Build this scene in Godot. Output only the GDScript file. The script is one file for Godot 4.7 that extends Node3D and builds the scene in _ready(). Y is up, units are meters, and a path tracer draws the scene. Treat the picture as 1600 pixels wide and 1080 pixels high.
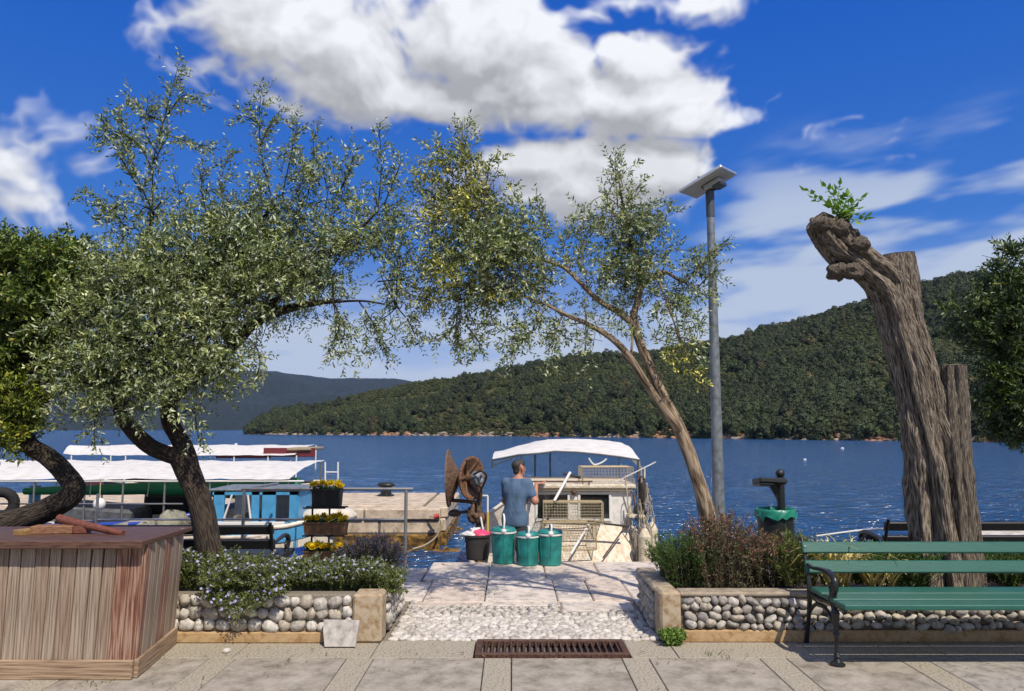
extends Node3D
# A quay with olive trees, moored boats and a wooded headland across the bay.
# The camera stands at x = 0, z = 0, 1.6 m above the paving, and looks along -z.

const WATER := -0.8

func _ready() -> void:
	# camera
	var cam := Camera3D.new()
	cam.name = "camera"
	cam.position = Vector3(0, 1.6, 0)
	cam.rotation_degrees.x = 6.23
	cam.fov = 48.455
	cam.near = 0.1
	cam.far = 30000.0
	add_child(cam)
	cam.make_current()
	# sky
	var env := Environment.new()
	env.background_mode = Environment.BG_SKY
	env.sky = Sky.new()
	env.sky.sky_material = cloudy_sky()
	env.background_energy_multiplier = 1.0
	env.tonemap_mode = Environment.TONE_MAPPER_LINEAR
	env.tonemap_exposure = 1.1
	env.sdfgi_enabled = true
	env.ssao_enabled = true
	env.ssil_enabled = true
	env.fog_enabled = true
	env.fog_density = 0.00005
	env.fog_light_color = Color(0.5, 0.68, 1.0)
	var we := WorldEnvironment.new()
	we.name = "world_environment"
	we.environment = env
	add_child(we)
	# sun: high, behind the camera and to its right; shadows fall away and to the left
	var sun := DirectionalLight3D.new()
	sun.name = "sun"
	sun.light_energy = 1.45
	sun.light_color = Color(1.0, 0.955, 0.89)
	sun.light_angular_distance = 0.55
	sun.shadow_enabled = true
	add_child(sun)
	var el := deg_to_rad(52.0)
	var az := deg_to_rad(28.0)
	sun.look_at_from_position(Vector3(sin(az) * cos(el), sin(el), cos(az) * cos(el)) * 50.0, Vector3.ZERO)

	rng.seed = 4711
	knot.seed = 3
	knot.frequency = 1.0
	knot.fractal_octaves = 3
	pictures()
	materials()
	# large structure
	build_sea()
	build_headland()
	build_far_mountain()
	build_paving()
	build_quay()
	build_pier()
	build_planters()
	# objects
	build_trees()
	build_counter()
	build_benches()
	build_lamp()
	build_bin()
	build_railing()
	build_flower_stand()
	build_fishing_boat()
	build_person()
	build_tubs()
	build_left_boats()
	build_right_boat()
	build_plants()
	build_small_things()

# ---------------------------------------------------------------- sky
var cloud_big := FastNoiseLite.new()
var cloud_fine := FastNoiseLite.new()
var cloud_streak := FastNoiseLite.new()
var cloud_puff := FastNoiseLite.new()
# bodies of cumulus: azimuth, elevation, half width, half height, in degrees
var cumulus := [
	[-18.423, 26.8, 7.208, 3.77], [-11.826, 25.464, 9.501, 3.954], [-4.004, 27.147, 8.42, 4.566], [0.996, 24.231, 9.374, 3.236], [7.909, 23.6, 9.674, 2.497], [-4.958, 23.288, 6.387, 2.173], [2.979, 23.251, 11.729, 1.918], [13.164, 22.172, 4.697, 1.461], [-8.891, 23.976, 10.58, 2.993], [9.902, 25.817, 3.635, 2.087], [7.972, 27.185, 1.475, 0.907],
	[4.905, 18.165, 7.763, 3.276], [10.232, 18.72, 4.523, 2.328], [1.479, 19.449, 3.69, 2.17], [6.34, 16.063, 9.115, 1.842] + [0.6],
	[8.025, 30.014, 4.447, 1.346] + [0.7], [14.331, 29.359, 4.022, 1.33] + [0.7],
	[-34.223, 16.591, 5.064, 3.629] + [0.45], [-35.072, 14.116, 6.255, 1.535] + [0.5], [27.332, 17.956, 5.45, 0.976] + [0.4], [26.661, 20.223, 4.751, 0.643] + [0.35],
	[-43.793, 19.015, 4.439, 2.302], [-50.746, 13.151, 4.58, 1.795], [49.533, 15.975, 5.069, 2.42], [57.634, 15.908, 3.777, 2.261],
]

func cloud_cover(az: float, el: float) -> float:
	var base := -1.0
	for b in cumulus:
		var da: float = (az - b[0]) / b[2]
		var de: float = (el - b[1]) / b[3]
		if de < 0.0: de *= 1.15
		var q := 1.0 - sqrt(da * da + de * de)
		if b.size() > 4: q = -1.0 + (q + 1.0) * lerpf(1.0, b[4], clampf(q + 0.6, 0.0, 1.0))
		base = maxf(base, q)
	# beyond the window of named clouds the same kind of cloud goes on
	if absf(az) > 48.0 or el > 34.0:
		var r := deg_to_rad(az)
		var e := deg_to_rad(el)
		var nn := cloud_big.get_noise_3d(cos(r) * cos(e) * 2.2, sin(e) * 3.0, sin(r) * cos(e) * 2.2)
		var fade := clampf(maxf((absf(az) - 48.0) / 10.0, (el - 34.0) / 6.0), 0.0, 1.0)
		base = maxf(base, lerpf(-1.0, nn * 2.2 - 0.25, fade))
	if base < -0.9:
		return -1.0
	var wx := cloud_fine.get_noise_2d(az * 0.55 + 500.0, el * 0.7) * 5.0
	var wy := cloud_fine.get_noise_2d(az * 0.55, el * 0.7 + 500.0) * 3.5
	var soft := cloud_fine.get_noise_2d((az + wx) * 0.75, (el + wy) * 1.0)
	var puff := 1.0 - absf(cloud_puff.get_noise_2d(az + wx * 0.5, (el + wy * 0.5) * 1.2)) * 2.2
	return base * 1.1 + soft * 0.8 + puff * 0.26 - 0.03

func sky_colour(az: float, el: float) -> Color:
	var e := maxf(el, 0.0)
	var h := pow(1.0 - minf(e / 34.0, 1.0), 1.7)
	var blue := Color(0.011, 0.098, 0.48).lerp(Color(0.1, 0.29, 0.68), h)
	blue = blue.lerp(Color(0.6, 0.66, 0.76), pow(1.0 - minf(e / 14.0, 1.0), 1.3) * 0.9)
	# thin layered cloud, thicker towards the horizon
	var east := smoothstep(9.0, 20.0, az) * (1.0 - smoothstep(70.0, 110.0, az))
	var low := clampf((lerpf(12.0, 22.0, east) - e) / lerpf(10.0, 14.0, east), 0.0, 1.0)
	var r := deg_to_rad(az)
	var tilt := e + sin(r - 0.4) * -4.0
	var st := cloud_streak.get_noise_3d(cos(r) * 5.0, tilt * 0.36, sin(r) * 5.0) + cloud_fine.get_noise_2d(az * 0.35 + 300.0, tilt * 2.6) * 0.42
	var veil := smoothstep(-0.3, 0.4, st + low * 0.85 - 0.24) * smoothstep(0.0, 0.5, low) * 0.85
	# a long wisp to the right
	blue = blue.lerp(Color(0.5, 0.57, 0.69), veil)
	var d := cloud_cover(az, el)
	if d > -0.12:
		var a := smoothstep(-0.14, 0.42, d)
		var up := cloud_cover(az + 0.8, el + 1.6)
		var up2 := cloud_cover(az + 1.0, el + 4.5)
		var lit := clampf(d - up, -0.35, 0.5)
		var shade := clampf(up2 + 0.15, 0.0, 0.9)
		var white := 0.69 + lit * 0.4 - shade * 0.17
		white = clampf(white, 0.34, 0.9)
		blue = blue.lerp(Color(white * 0.975, white * 0.99, white * 1.03), a * 0.97)
	return blue

func cloudy_sky() -> PanoramaSkyMaterial:
	cloud_big.seed = 12
	cloud_big.frequency = 1.0
	cloud_big.fractal_octaves = 3
	cloud_fine.seed = 5
	cloud_fine.frequency = 0.085
	cloud_fine.fractal_octaves = 5
	cloud_fine.fractal_gain = 0.52
	cloud_puff.seed = 8
	cloud_puff.frequency = 0.16
	cloud_puff.fractal_octaves = 4
	cloud_streak.seed = 77
	cloud_streak.frequency = 0.9
	cloud_streak.fractal_octaves = 4
	var big := Vector2i(4096, 2048)
	var small := Vector2i(768, 384)
	var im := Image.create(small.x, small.y, false, Image.FORMAT_RGBF)
	for y in small.y:
		var el := 90.0 - (y + 0.5) / small.y * 180.0
		if el < -1.0:
			im.fill_rect(Rect2i(0, y, small.x, small.y - y), Color(0.05, 0.1, 0.2))
			break
		for x in small.x:
			var az := (x + 0.5) / small.x * 360.0
			if az > 180.0: az -= 360.0
			im.set_pixel(x, y, sky_colour(az, el))
	im.resize(big.x, big.y, Image.INTERPOLATE_BILINEAR)
	# the same sky, drawn finer where clouds stand over the bay
	var y0 := int((90.0 - 37.0) / 180.0 * big.y)
	var y1 := int(90.5 / 180.0 * big.y)
	for y in range(y0, y1):
		var el := 90.0 - (y + 0.5) / big.y * 180.0
		for x in range(-480, 480):
			im.set_pixel(posmod(x, big.x), y, sky_colour((x + 0.5) / big.x * 360.0, el))
	var m := PanoramaSkyMaterial.new()
	m.panorama = ImageTexture.create_from_image(im)
	return m

# ---------------------------------------------------------------- mesh building
class MB:
	var v := PackedVector3Array()
	var n := PackedVector3Array()
	var t := PackedVector2Array()
	var c := PackedColorArray()
	var i := PackedInt32Array()
	var col := Color(1, 1, 1)
	var xf := Transform3D()

	func put(p: Vector3, nn: Vector3, uv: Vector2) -> void:
		v.append(xf * p)
		n.append((xf.basis * nn).normalized())
		t.append(uv)
		c.append(col)

	# corners run counter-clockwise as seen from outside
	func tri(a: Vector3, b: Vector3, d: Vector3) -> void:
		var nn := (b - a).cross(d - a).normalized()
		var k := v.size()
		put(a, nn, Vector2(a.x + a.z, a.y))
		put(b, nn, Vector2(b.x + b.z, b.y))
		put(d, nn, Vector2(d.x + d.z, d.y))
		i.append_array([k, k + 2, k + 1])

	func tri_out(a: Vector3, b: Vector3, d: Vector3, mid: Vector3) -> void:
		if (b - a).cross(d - a).dot((a + b + d) / 3.0 - mid) < 0.0:
			tri(a, d, b)
		else:
			tri(a, b, d)

	func quad_out(a: Vector3, b: Vector3, d: Vector3, e: Vector3, mid: Vector3) -> void:
		tri_out(a, b, d, mid)
		tri_out(a, d, e, mid)

	func quad(a: Vector3, b: Vector3, d: Vector3, e: Vector3) -> void:
		tri(a, b, d)
		tri(a, d, e)

	func box(at: Vector3, size: Vector3, turn := Basis(), bevel := 0.0) -> void:
		var h := size * 0.5
		var b := minf(bevel, minf(h.x, minf(h.y, h.z)) * 0.9)
		var q := []
		for s in 8:
			var sg := Vector3(1 if s & 1 else -1, 1 if s & 2 else -1, 1 if s & 4 else -1)
			var inner := sg * (h - Vector3(b, b, b))
			var three := []
			for a in 3:
				var p := inner
				p[a] = sg[a] * h[a]
				three.append(at + turn * p)
			q.append(three)
		for a in 3:
			var m1 := 1 << ((a + 1) % 3)
			var m2 := 1 << ((a + 2) % 3)
			for sd in 2:
				var o := sd << a
				quad_out(q[o][a], q[o | m1][a], q[o | m1 | m2][a], q[o | m2][a], at)
				if b > 0.0:
					for sd2 in 2:
						var a2 := (a + 1) % 3
						var a3 := (a + 2) % 3
						var o2 := o | (sd2 << a2)
						var o3 := o2 | (1 << a3)
						quad_out(q[o2][a], q[o2][a2], q[o3][a2], q[o3][a], at)
		if b > 0.0:
			for s in 8:
				tri_out(q[s][0], q[s][1], q[s][2], at)

	# rows of points; du x dv points outwards
	func grid(rows: Array, wrap := false, us := 1.0, vs := 1.0) -> void:
		var nr := rows.size()
		var nc: int = rows[0].size()
		var k := v.size()
		for j in nr:
			var r: PackedVector3Array = rows[j]
			var up: PackedVector3Array = rows[mini(j + 1, nr - 1)]
			var dn: PackedVector3Array = rows[maxi(j - 1, 0)]
			for q in nc:
				var a := q + 1
				var b := q - 1
				if wrap:
					if a >= nc: a = 1
					if b < 0: b = nc - 2
				else:
					a = mini(a, nc - 1)
					b = maxi(b, 0)
				var nn := (r[a] - r[b]).cross(up[q] - dn[q])
				if nn.length_squared() < 1e-14:
					nn = (up[q] - dn[q]) if j == nr - 1 or j == 0 else Vector3.UP
					if j == 0: nn = r[q] - up[(q + nc / 2) % nc] if false else dn[q] - up[q]
				put(r[q], nn.normalized(), Vector2(float(q) / (nc - 1) * us, float(j) / maxf(nr - 1, 1) * vs))
		for j in nr - 1:
			for q in nc - 1:
				var a := k + j * nc + q
				i.append_array([a, a + nc, a + 1, a + 1, a + nc, a + nc + 1])

	# a tube along points with a radius at each
	func tube(pts: Array, rad: Array, sides := 8, cap := true, gnarl: FastNoiseLite = null, amp := 0.0, squash := 1.0) -> void:
		var m := pts.size()
		var x := Vector3.ZERO
		var rows := []
		var long := 0.0
		var tl := Vector3.ZERO
		for j in m:
			var tg: Vector3 = (pts[mini(j + 1, m - 1)] - pts[maxi(j - 1, 0)]).normalized()
			if j == 0:
				var ref := Vector3.RIGHT if absf(tg.x) < 0.8 else Vector3.UP
				x = (ref - tg * ref.dot(tg)).normalized()
			else:
				x = (x - tg * x.dot(tg)).normalized()
				long += (pts[j] - pts[j - 1]).length()
			var y := tg.cross(x)
			var row := PackedVector3Array()
			for q in sides + 1:
				var an := TAU * (q % sides) / sides
				var rr: float = rad[j]
				if gnarl:
					rr *= 1.0 + amp * gnarl.get_noise_3d(cos(an) * 1.3, sin(an) * 1.3, long * 1.1 + pts[0].x * 7.0)
				row.append(pts[j] + (x * cos(an) + y * sin(an) * squash) * rr)
			rows.append(row)
			tl = tg
		grid(rows, true, 1.0, long)
		if cap:
			for e in [0, m - 1]:
				var r: PackedVector3Array = rows[e]
				var back: Vector3 = pts[e] - (pts[1] - pts[0]).normalized() * -1.0 if e == 0 else pts[e] - tl
				for q in sides:
					tri_out(pts[e], r[q], r[q + 1], back)

	func rod(a: Vector3, b: Vector3, r: float, sides := 6, r2 := -1.0) -> void:
		tube([a, b], [r, r2 if r2 >= 0.0 else r], sides)

	# profile: Vector2(radius, height) from bottom to top
	func lathe(profile: Array, sides := 16, at := Vector3.ZERO) -> void:
		var rows := []
		for p in profile:
			var row := PackedVector3Array()
			for q in sides + 1:
				var an := TAU * (q % sides) / sides
				row.append(at + Vector3(p.x * cos(an), p.y, -p.x * sin(an)))
			rows.append(row)
		# hard edges between the segments
		for j in rows.size() - 1:
			grid([rows[j], rows[j + 1]], true, TAU * profile[j].x, absf(profile[j + 1].y - profile[j].y))

	func ball(at: Vector3, r: Vector3, su := 10, sv := 7, gn: FastNoiseLite = null, amp := 0.0) -> void:
		var rows := []
		for j in sv + 1:
			var la := -PI / 2 + PI * j / sv
			var row := PackedVector3Array()
			for q in su + 1:
				var an := TAU * (q % su) / su
				var d := Vector3(cos(la) * cos(an), sin(la), -cos(la) * sin(an))
				var k := 1.0
				if gn: k += amp * gn.get_noise_3d(d.x * 1.5 + at.x * 9.0, d.y * 1.5 + at.y * 9.0, d.z * 1.5 + at.z * 9.0)
				row.append(at + d * r * k)
			rows.append(row)
		grid(rows, true)

	# a flat outline (x, y) drawn out along z by depth, centred
	func prism(poly: PackedVector2Array, depth: float) -> void:
		var idx := Geometry2D.triangulate_polygon(poly)
		var area := 0.0
		for q in poly.size():
			var p0 := poly[q]
			var p1 := poly[(q + 1) % poly.size()]
			area += p0.x * p1.y - p1.x * p0.y
		var h := depth * 0.5
		for q in range(0, idx.size(), 3):
			var a := poly[idx[q]]
			var b := poly[idx[q + 1]]
			var d := poly[idx[q + 2]]
			if (b - a).cross(d - a) < 0.0:
				var w := b
				b = d
				d = w
			tri(Vector3(a.x, a.y, h), Vector3(b.x, b.y, h), Vector3(d.x, d.y, h))
			tri(Vector3(a.x, a.y, -h), Vector3(d.x, d.y, -h), Vector3(b.x, b.y, -h))
		for q in poly.size():
			var a := poly[q]
			var b := poly[(q + 1) % poly.size()]
			if area < 0.0:
				var w := a
				a = b
				b = w
			quad(Vector3(a.x, a.y, h), Vector3(a.x, a.y, -h), Vector3(b.x, b.y, -h), Vector3(b.x, b.y, h))

	# a small leaf: four corners, slightly folded
	func leaf(at: Vector3, dir: Vector3, side: Vector3, long: float, wide: float, colour: Color, bend := 0.12) -> void:
		var up := dir.cross(side)
		var k := v.size()
		var mid := at + dir * long * 0.45
		var tip := at + dir * long - up * long * bend
		var l := mid + side * wide * 0.5 + up * wide * 0.18
		var r := mid - side * wide * 0.5 + up * wide * 0.18
		v.append(xf * at)
		v.append(xf * l)
		v.append(xf * tip)
		v.append(xf * r)
		var nn := xf.basis * -up
		n.append((nn * 1.0).normalized())
		n.append((nn + xf.basis * side * 0.35).normalized())
		n.append(nn)
		n.append((nn - xf.basis * side * 0.35).normalized())
		for q in 4:
			t.append(Vector2(0.5 * (q % 2), q * 0.3))
			c.append(colour)
		i.append_array([k, k + 2, k + 1, k, k + 3, k + 2])

	func mesh() -> ArrayMesh:
		var a := []
		a.resize(Mesh.ARRAY_MAX)
		a[Mesh.ARRAY_VERTEX] = v
		a[Mesh.ARRAY_NORMAL] = n
		a[Mesh.ARRAY_TEX_UV] = t
		a[Mesh.ARRAY_COLOR] = c
		a[Mesh.ARRAY_INDEX] = i
		var m := ArrayMesh.new()
		m.add_surface_from_arrays(Mesh.PRIMITIVE_TRIANGLES, a)
		return m


# ---------------------------------------------------------------- naming and placing
var taken := {}
var M := {}
var T := {}
var rng := RandomNumberGenerator.new()
var knot := FastNoiseLite.new()

func numbered(called: String) -> String:
	taken[called] = taken.get(called, 0) + 1
	return called if taken[called] == 1 else "%s_%03d" % [called, taken[called] - 1]

func thing(called: String, label: String, category: String, at := Vector3.ZERO, turn := 0.0, group := "", kind := "") -> Node3D:
	var o := Node3D.new()
	o.name = numbered(called)
	add_child(o)
	o.position = at
	o.rotation.y = turn
	tag(o, label, category, group, kind)
	return o

func tag(o: Node, label: String, category: String, group := "", kind := "") -> void:
	if label: o.set_meta("label", label)
	if category: o.set_meta("category", category)
	if group: o.set_meta("group", group)
	if kind: o.set_meta("kind", kind)

func part(parent: Node, called: String, shape, m: Material, at := Vector3.ZERO) -> MeshInstance3D:
	var o := MeshInstance3D.new()
	o.mesh = shape.mesh() if shape is MB else shape
	o.material_override = m
	o.position = at
	o.name = called if parent != self else numbered(called)
	parent.add_child(o, true)
	return o

func setting(called: String, shape, m: Material) -> MeshInstance3D:
	var o := part(self, called, shape, m)
	o.set_meta("kind", "structure")
	return o

func copy_of(o: Node3D, label: String, at: Vector3, turn := 0.0, group := "") -> Node3D:
	var d: Node3D = o.duplicate()
	d.name = numbered(String(o.name).rstrip("_0123456789"))
	add_child(d)
	d.position = at
	d.rotation.y = turn
	d.set_meta("label", label)
	if group: d.set_meta("group", group)
	return d

func rod_part(parent: Node, called: String, a: Vector3, b: Vector3, r: float, m: Material, sides := 6) -> MeshInstance3D:
	var g := MB.new()
	g.rod(a, b, r, sides)
	return part(parent, called, g, m)

func box_part(parent: Node, called: String, at: Vector3, size: Vector3, m: Material, bevel := 0.006, turn := Basis()) -> MeshInstance3D:
	var g := MB.new()
	g.box(Vector3.ZERO, size, turn, bevel)
	return part(parent, called, g, m, at)

# ---------------------------------------------------------------- materials
# colours here are linear, real-world base colours
func mat(called: String, colour: Color, rough := 0.8, more := {}) -> StandardMaterial3D:
	var m := StandardMaterial3D.new()
	m.resource_name = called
	m.albedo_color = colour.linear_to_srgb()
	m.roughness = rough
	m.metallic = more.get("metal", 0.0)
	if more.has("spec"): m.metallic_specular = more.spec
	if more.has("tex"):
		m.albedo_texture = T[more.tex]
	if more.has("bump"):
		m.heightmap_enabled = true
		m.heightmap_texture = T[more.bump]
		m.heightmap_scale = more.get("relief", 0.3)
	if more.has("tri"):
		m.uv1_triplanar = true
		m.uv1_world_triplanar = more.get("world", true)
		var s = more.tri
		m.uv1_scale = s if s is Vector3 else Vector3(s, s, s)
	elif more.has("uv"):
		m.uv1_scale = more.uv
	if more.has("back"):
		m.backlight_enabled = true
		m.backlight = more.back.linear_to_srgb()
	if more.get("tint", false): m.vertex_color_use_as_albedo = true
	m.cull_mode = BaseMaterial3D.CULL_DISABLED
	M[called] = m
	return m

# a seamless picture of noise, coloured by steps of [where, colour as a multiplier]
func noise_picture(called: String, steps: Array, seed_: int, freq: float, oct := 4, size := 512, kind := FastNoiseLite.TYPE_SIMPLEX_SMOOTH, fractal := FastNoiseLite.FRACTAL_FBM, fine := 0.0, gain := 0.5) -> void:
	var f := FastNoiseLite.new()
	f.seed = seed_
	f.noise_type = kind
	f.frequency = freq
	f.fractal_type = fractal
	f.fractal_octaves = oct
	f.fractal_gain = gain
	if kind == FastNoiseLite.TYPE_CELLULAR:
		f.cellular_return_type = FastNoiseLite.RETURN_DISTANCE
	var im: Image = f.get_seamless_image(size, size)
	im.convert(Image.FORMAT_L8)
	var src := im.get_data()
	var gr := Gradient.new()
	gr.offsets = PackedFloat32Array(steps.map(func(s): return s[0]))
	gr.colors = PackedColorArray(steps.map(func(s): return s[1]))
	var lut := PackedByteArray()
	for k in 256:
		var q := gr.sample(k / 255.0)
		lut.append(int(clampf(q.r, 0, 1) * 255))
		lut.append(int(clampf(q.g, 0, 1) * 255))
		lut.append(int(clampf(q.b, 0, 1) * 255))
	var out := PackedByteArray()
	out.resize(src.size() * 3)
	var r2 := RandomNumberGenerator.new()
	r2.seed = seed_ + 5
	var j := 0
	for k in src.size():
		var s := src[k]
		if fine > 0.0: s = clampi(s + int((r2.randf() - 0.5) * fine * 255.0), 0, 255)
		s *= 3
		out[j] = lut[s]
		out[j + 1] = lut[s + 1]
		out[j + 2] = lut[s + 2]
		j += 3
	T[called] = ImageTexture.create_from_image(Image.create_from_data(size, size, false, Image.FORMAT_RGB8, out))

func g(x: float) -> Color:
	return Color(x, x, x)

# a smooth curve through points (Catmull-Rom); each point is [Vector3, radius]
func smooth(knots: Array, per := 6) -> Array:
	var pts := []
	var rad := []
	var m := knots.size()
	for k in m - 1:
		var p0: Vector3 = knots[maxi(k - 1, 0)][0]
		var p1: Vector3 = knots[k][0]
		var p2: Vector3 = knots[k + 1][0]
		var p3: Vector3 = knots[mini(k + 2, m - 1)][0]
		for s in per:
			var u := float(s) / per
			pts.append(p1.cubic_interpolate(p2, p0, p3, u))
			rad.append(lerpf(knots[k][1], knots[k + 1][1], u))
	pts.append(knots[m - 1][0])
	rad.append(knots[m - 1][1])
	return [pts, rad]

func any_dir(r: RandomNumberGenerator) -> Vector3:
	var z := r.randf_range(-1, 1)
	var a := r.randf() * TAU
	var s := sqrt(1 - z * z)
	return Vector3(s * cos(a), z, s * sin(a))

# ---------------------------------------------------------------- pictures and materials
func pictures() -> void:
	noise_picture("mottle", [[0.0, g(0.55)], [0.45, g(0.82)], [1.0, g(1.0)]], 1, 0.012, 5, 512, FastNoiseLite.TYPE_SIMPLEX_SMOOTH, FastNoiseLite.FRACTAL_FBM, 0.1)
	noise_picture("speckle", [[0.0, g(0.5)], [0.35, g(0.8)], [0.6, g(0.9)], [1.0, g(1.0)]], 2, 0.09, 3, 512, FastNoiseLite.TYPE_SIMPLEX, FastNoiseLite.FRACTAL_FBM, 0.3)
	noise_picture("concrete", [[0.0, Color(0.6, 0.57, 0.52)], [0.35, Color(0.8, 0.78, 0.74)], [0.6, Color(0.9, 0.88, 0.85)], [1.0, Color(1, 0.99, 0.96)]], 3, 0.006, 7, 1024, FastNoiseLite.TYPE_SIMPLEX_SMOOTH, FastNoiseLite.FRACTAL_FBM, 0.2, 0.72)
	noise_picture("lichen", [[0.0, Color(0.62, 0.61, 0.6)], [0.35, Color(0.82, 0.81, 0.79)], [0.55, Color(0.94, 0.92, 0.89)], [1.0, Color(1, 0.99, 0.97)]], 8, 0.006, 7, 1024, FastNoiseLite.TYPE_SIMPLEX_SMOOTH, FastNoiseLite.FRACTAL_FBM, 0.2, 0.72)
	noise_picture("aggregate", [[0.0, Color(1, 0.98, 0.93)], [0.3, Color(0.93, 0.91, 0.86)], [0.6, Color(0.8, 0.77, 0.71)], [1.0, Color(0.66, 0.63, 0.58)]], 4, 0.055, 2, 512, FastNoiseLite.TYPE_CELLULAR, FastNoiseLite.FRACTAL_FBM, 0.22)
	noise_picture("wood", [[0.0, Color(0.52, 0.47, 0.43)], [0.3, Color(0.74, 0.69, 0.64)], [0.55, Color(0.86, 0.82, 0.78)], [1.0, Color(1, 0.98, 0.96)]], 6, 0.02, 5, 512, FastNoiseLite.TYPE_SIMPLEX_SMOOTH, FastNoiseLite.FRACTAL_FBM, 0.06)
	noise_picture("wood_stain", [[0.0, Color(0.5, 0.33, 0.27)], [0.4, Color(0.68, 0.52, 0.45)], [0.65, Color(0.88, 0.8, 0.75)], [1.0, Color(1, 0.97, 0.95)]], 16, 0.014, 5, 512, FastNoiseLite.TYPE_SIMPLEX_SMOOTH, FastNoiseLite.FRACTAL_FBM, 0.06)
	noise_picture("bark", [[0.0, Color(0.22, 0.19, 0.17)], [0.3, Color(0.5, 0.45, 0.41)], [0.6, Color(0.8, 0.76, 0.7)], [1.0, Color(1, 0.98, 0.95)]], 7, 0.02, 5, 512, FastNoiseLite.TYPE_SIMPLEX_SMOOTH, FastNoiseLite.FRACTAL_RIDGED, 0.05)
	noise_picture("bark_patch", [[0.0, Color(0.4, 0.34, 0.3)], [0.42, Color(0.72, 0.66, 0.58)], [0.6, Color(0.95, 0.9, 0.82)], [1.0, Color(1, 0.98, 0.94)]], 17, 0.016, 5, 512, FastNoiseLite.TYPE_SIMPLEX_SMOOTH, FastNoiseLite.FRACTAL_FBM, 0.1)
	noise_picture("rust", [[0.0, Color(0.45, 0.3, 0.22)], [0.4, Color(0.75, 0.58, 0.46)], [0.6, Color(0.88, 0.8, 0.72)], [1.0, Color(1, 0.95, 0.9)]], 9, 0.02, 5, 512, FastNoiseLite.TYPE_SIMPLEX_SMOOTH, FastNoiseLite.FRACTAL_FBM, 0.15)
	noise_picture("grime", [[0.0, Color(0.66, 0.55, 0.42)], [0.35, Color(0.85, 0.79, 0.7)], [0.6, Color(0.95, 0.93, 0.89)], [1.0, Color(1, 1, 1)]], 10, 0.009, 6, 512, FastNoiseLite.TYPE_SIMPLEX_SMOOTH, FastNoiseLite.FRACTAL_FBM, 0.12, 0.68)
	noise_picture("algae", [[0.0, Color(0.24, 0.2, 0.08)], [0.45, Color(0.52, 0.43, 0.2)], [0.7, Color(0.85, 0.72, 0.45)], [1.0, Color(1, 0.92, 0.75)]], 11, 0.018, 5, 512, FastNoiseLite.TYPE_SIMPLEX_SMOOTH, FastNoiseLite.FRACTAL_FBM, 0.12)
	noise_picture("ripple", [[0.0, g(0.0)], [1.0, g(1.0)]], 12, 0.016, 6, 1024)
	noise_picture("scrub", [[0.0, Color(0.3, 0.34, 0.2)], [0.45, Color(0.6, 0.64, 0.4)], [0.7, Color(0.85, 0.82, 0.6)], [1.0, Color(1, 0.95, 0.8)]], 13, 0.02, 6, 512, FastNoiseLite.TYPE_SIMPLEX_SMOOTH, FastNoiseLite.FRACTAL_FBM, 0.2)
	noise_picture("weave", [[0.0, g(0.87)], [0.5, g(0.96)], [1.0, g(1.0)]], 14, 0.01, 4, 512, FastNoiseLite.TYPE_SIMPLEX_SMOOTH, FastNoiseLite.FRACTAL_FBM, 0.06)

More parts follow.
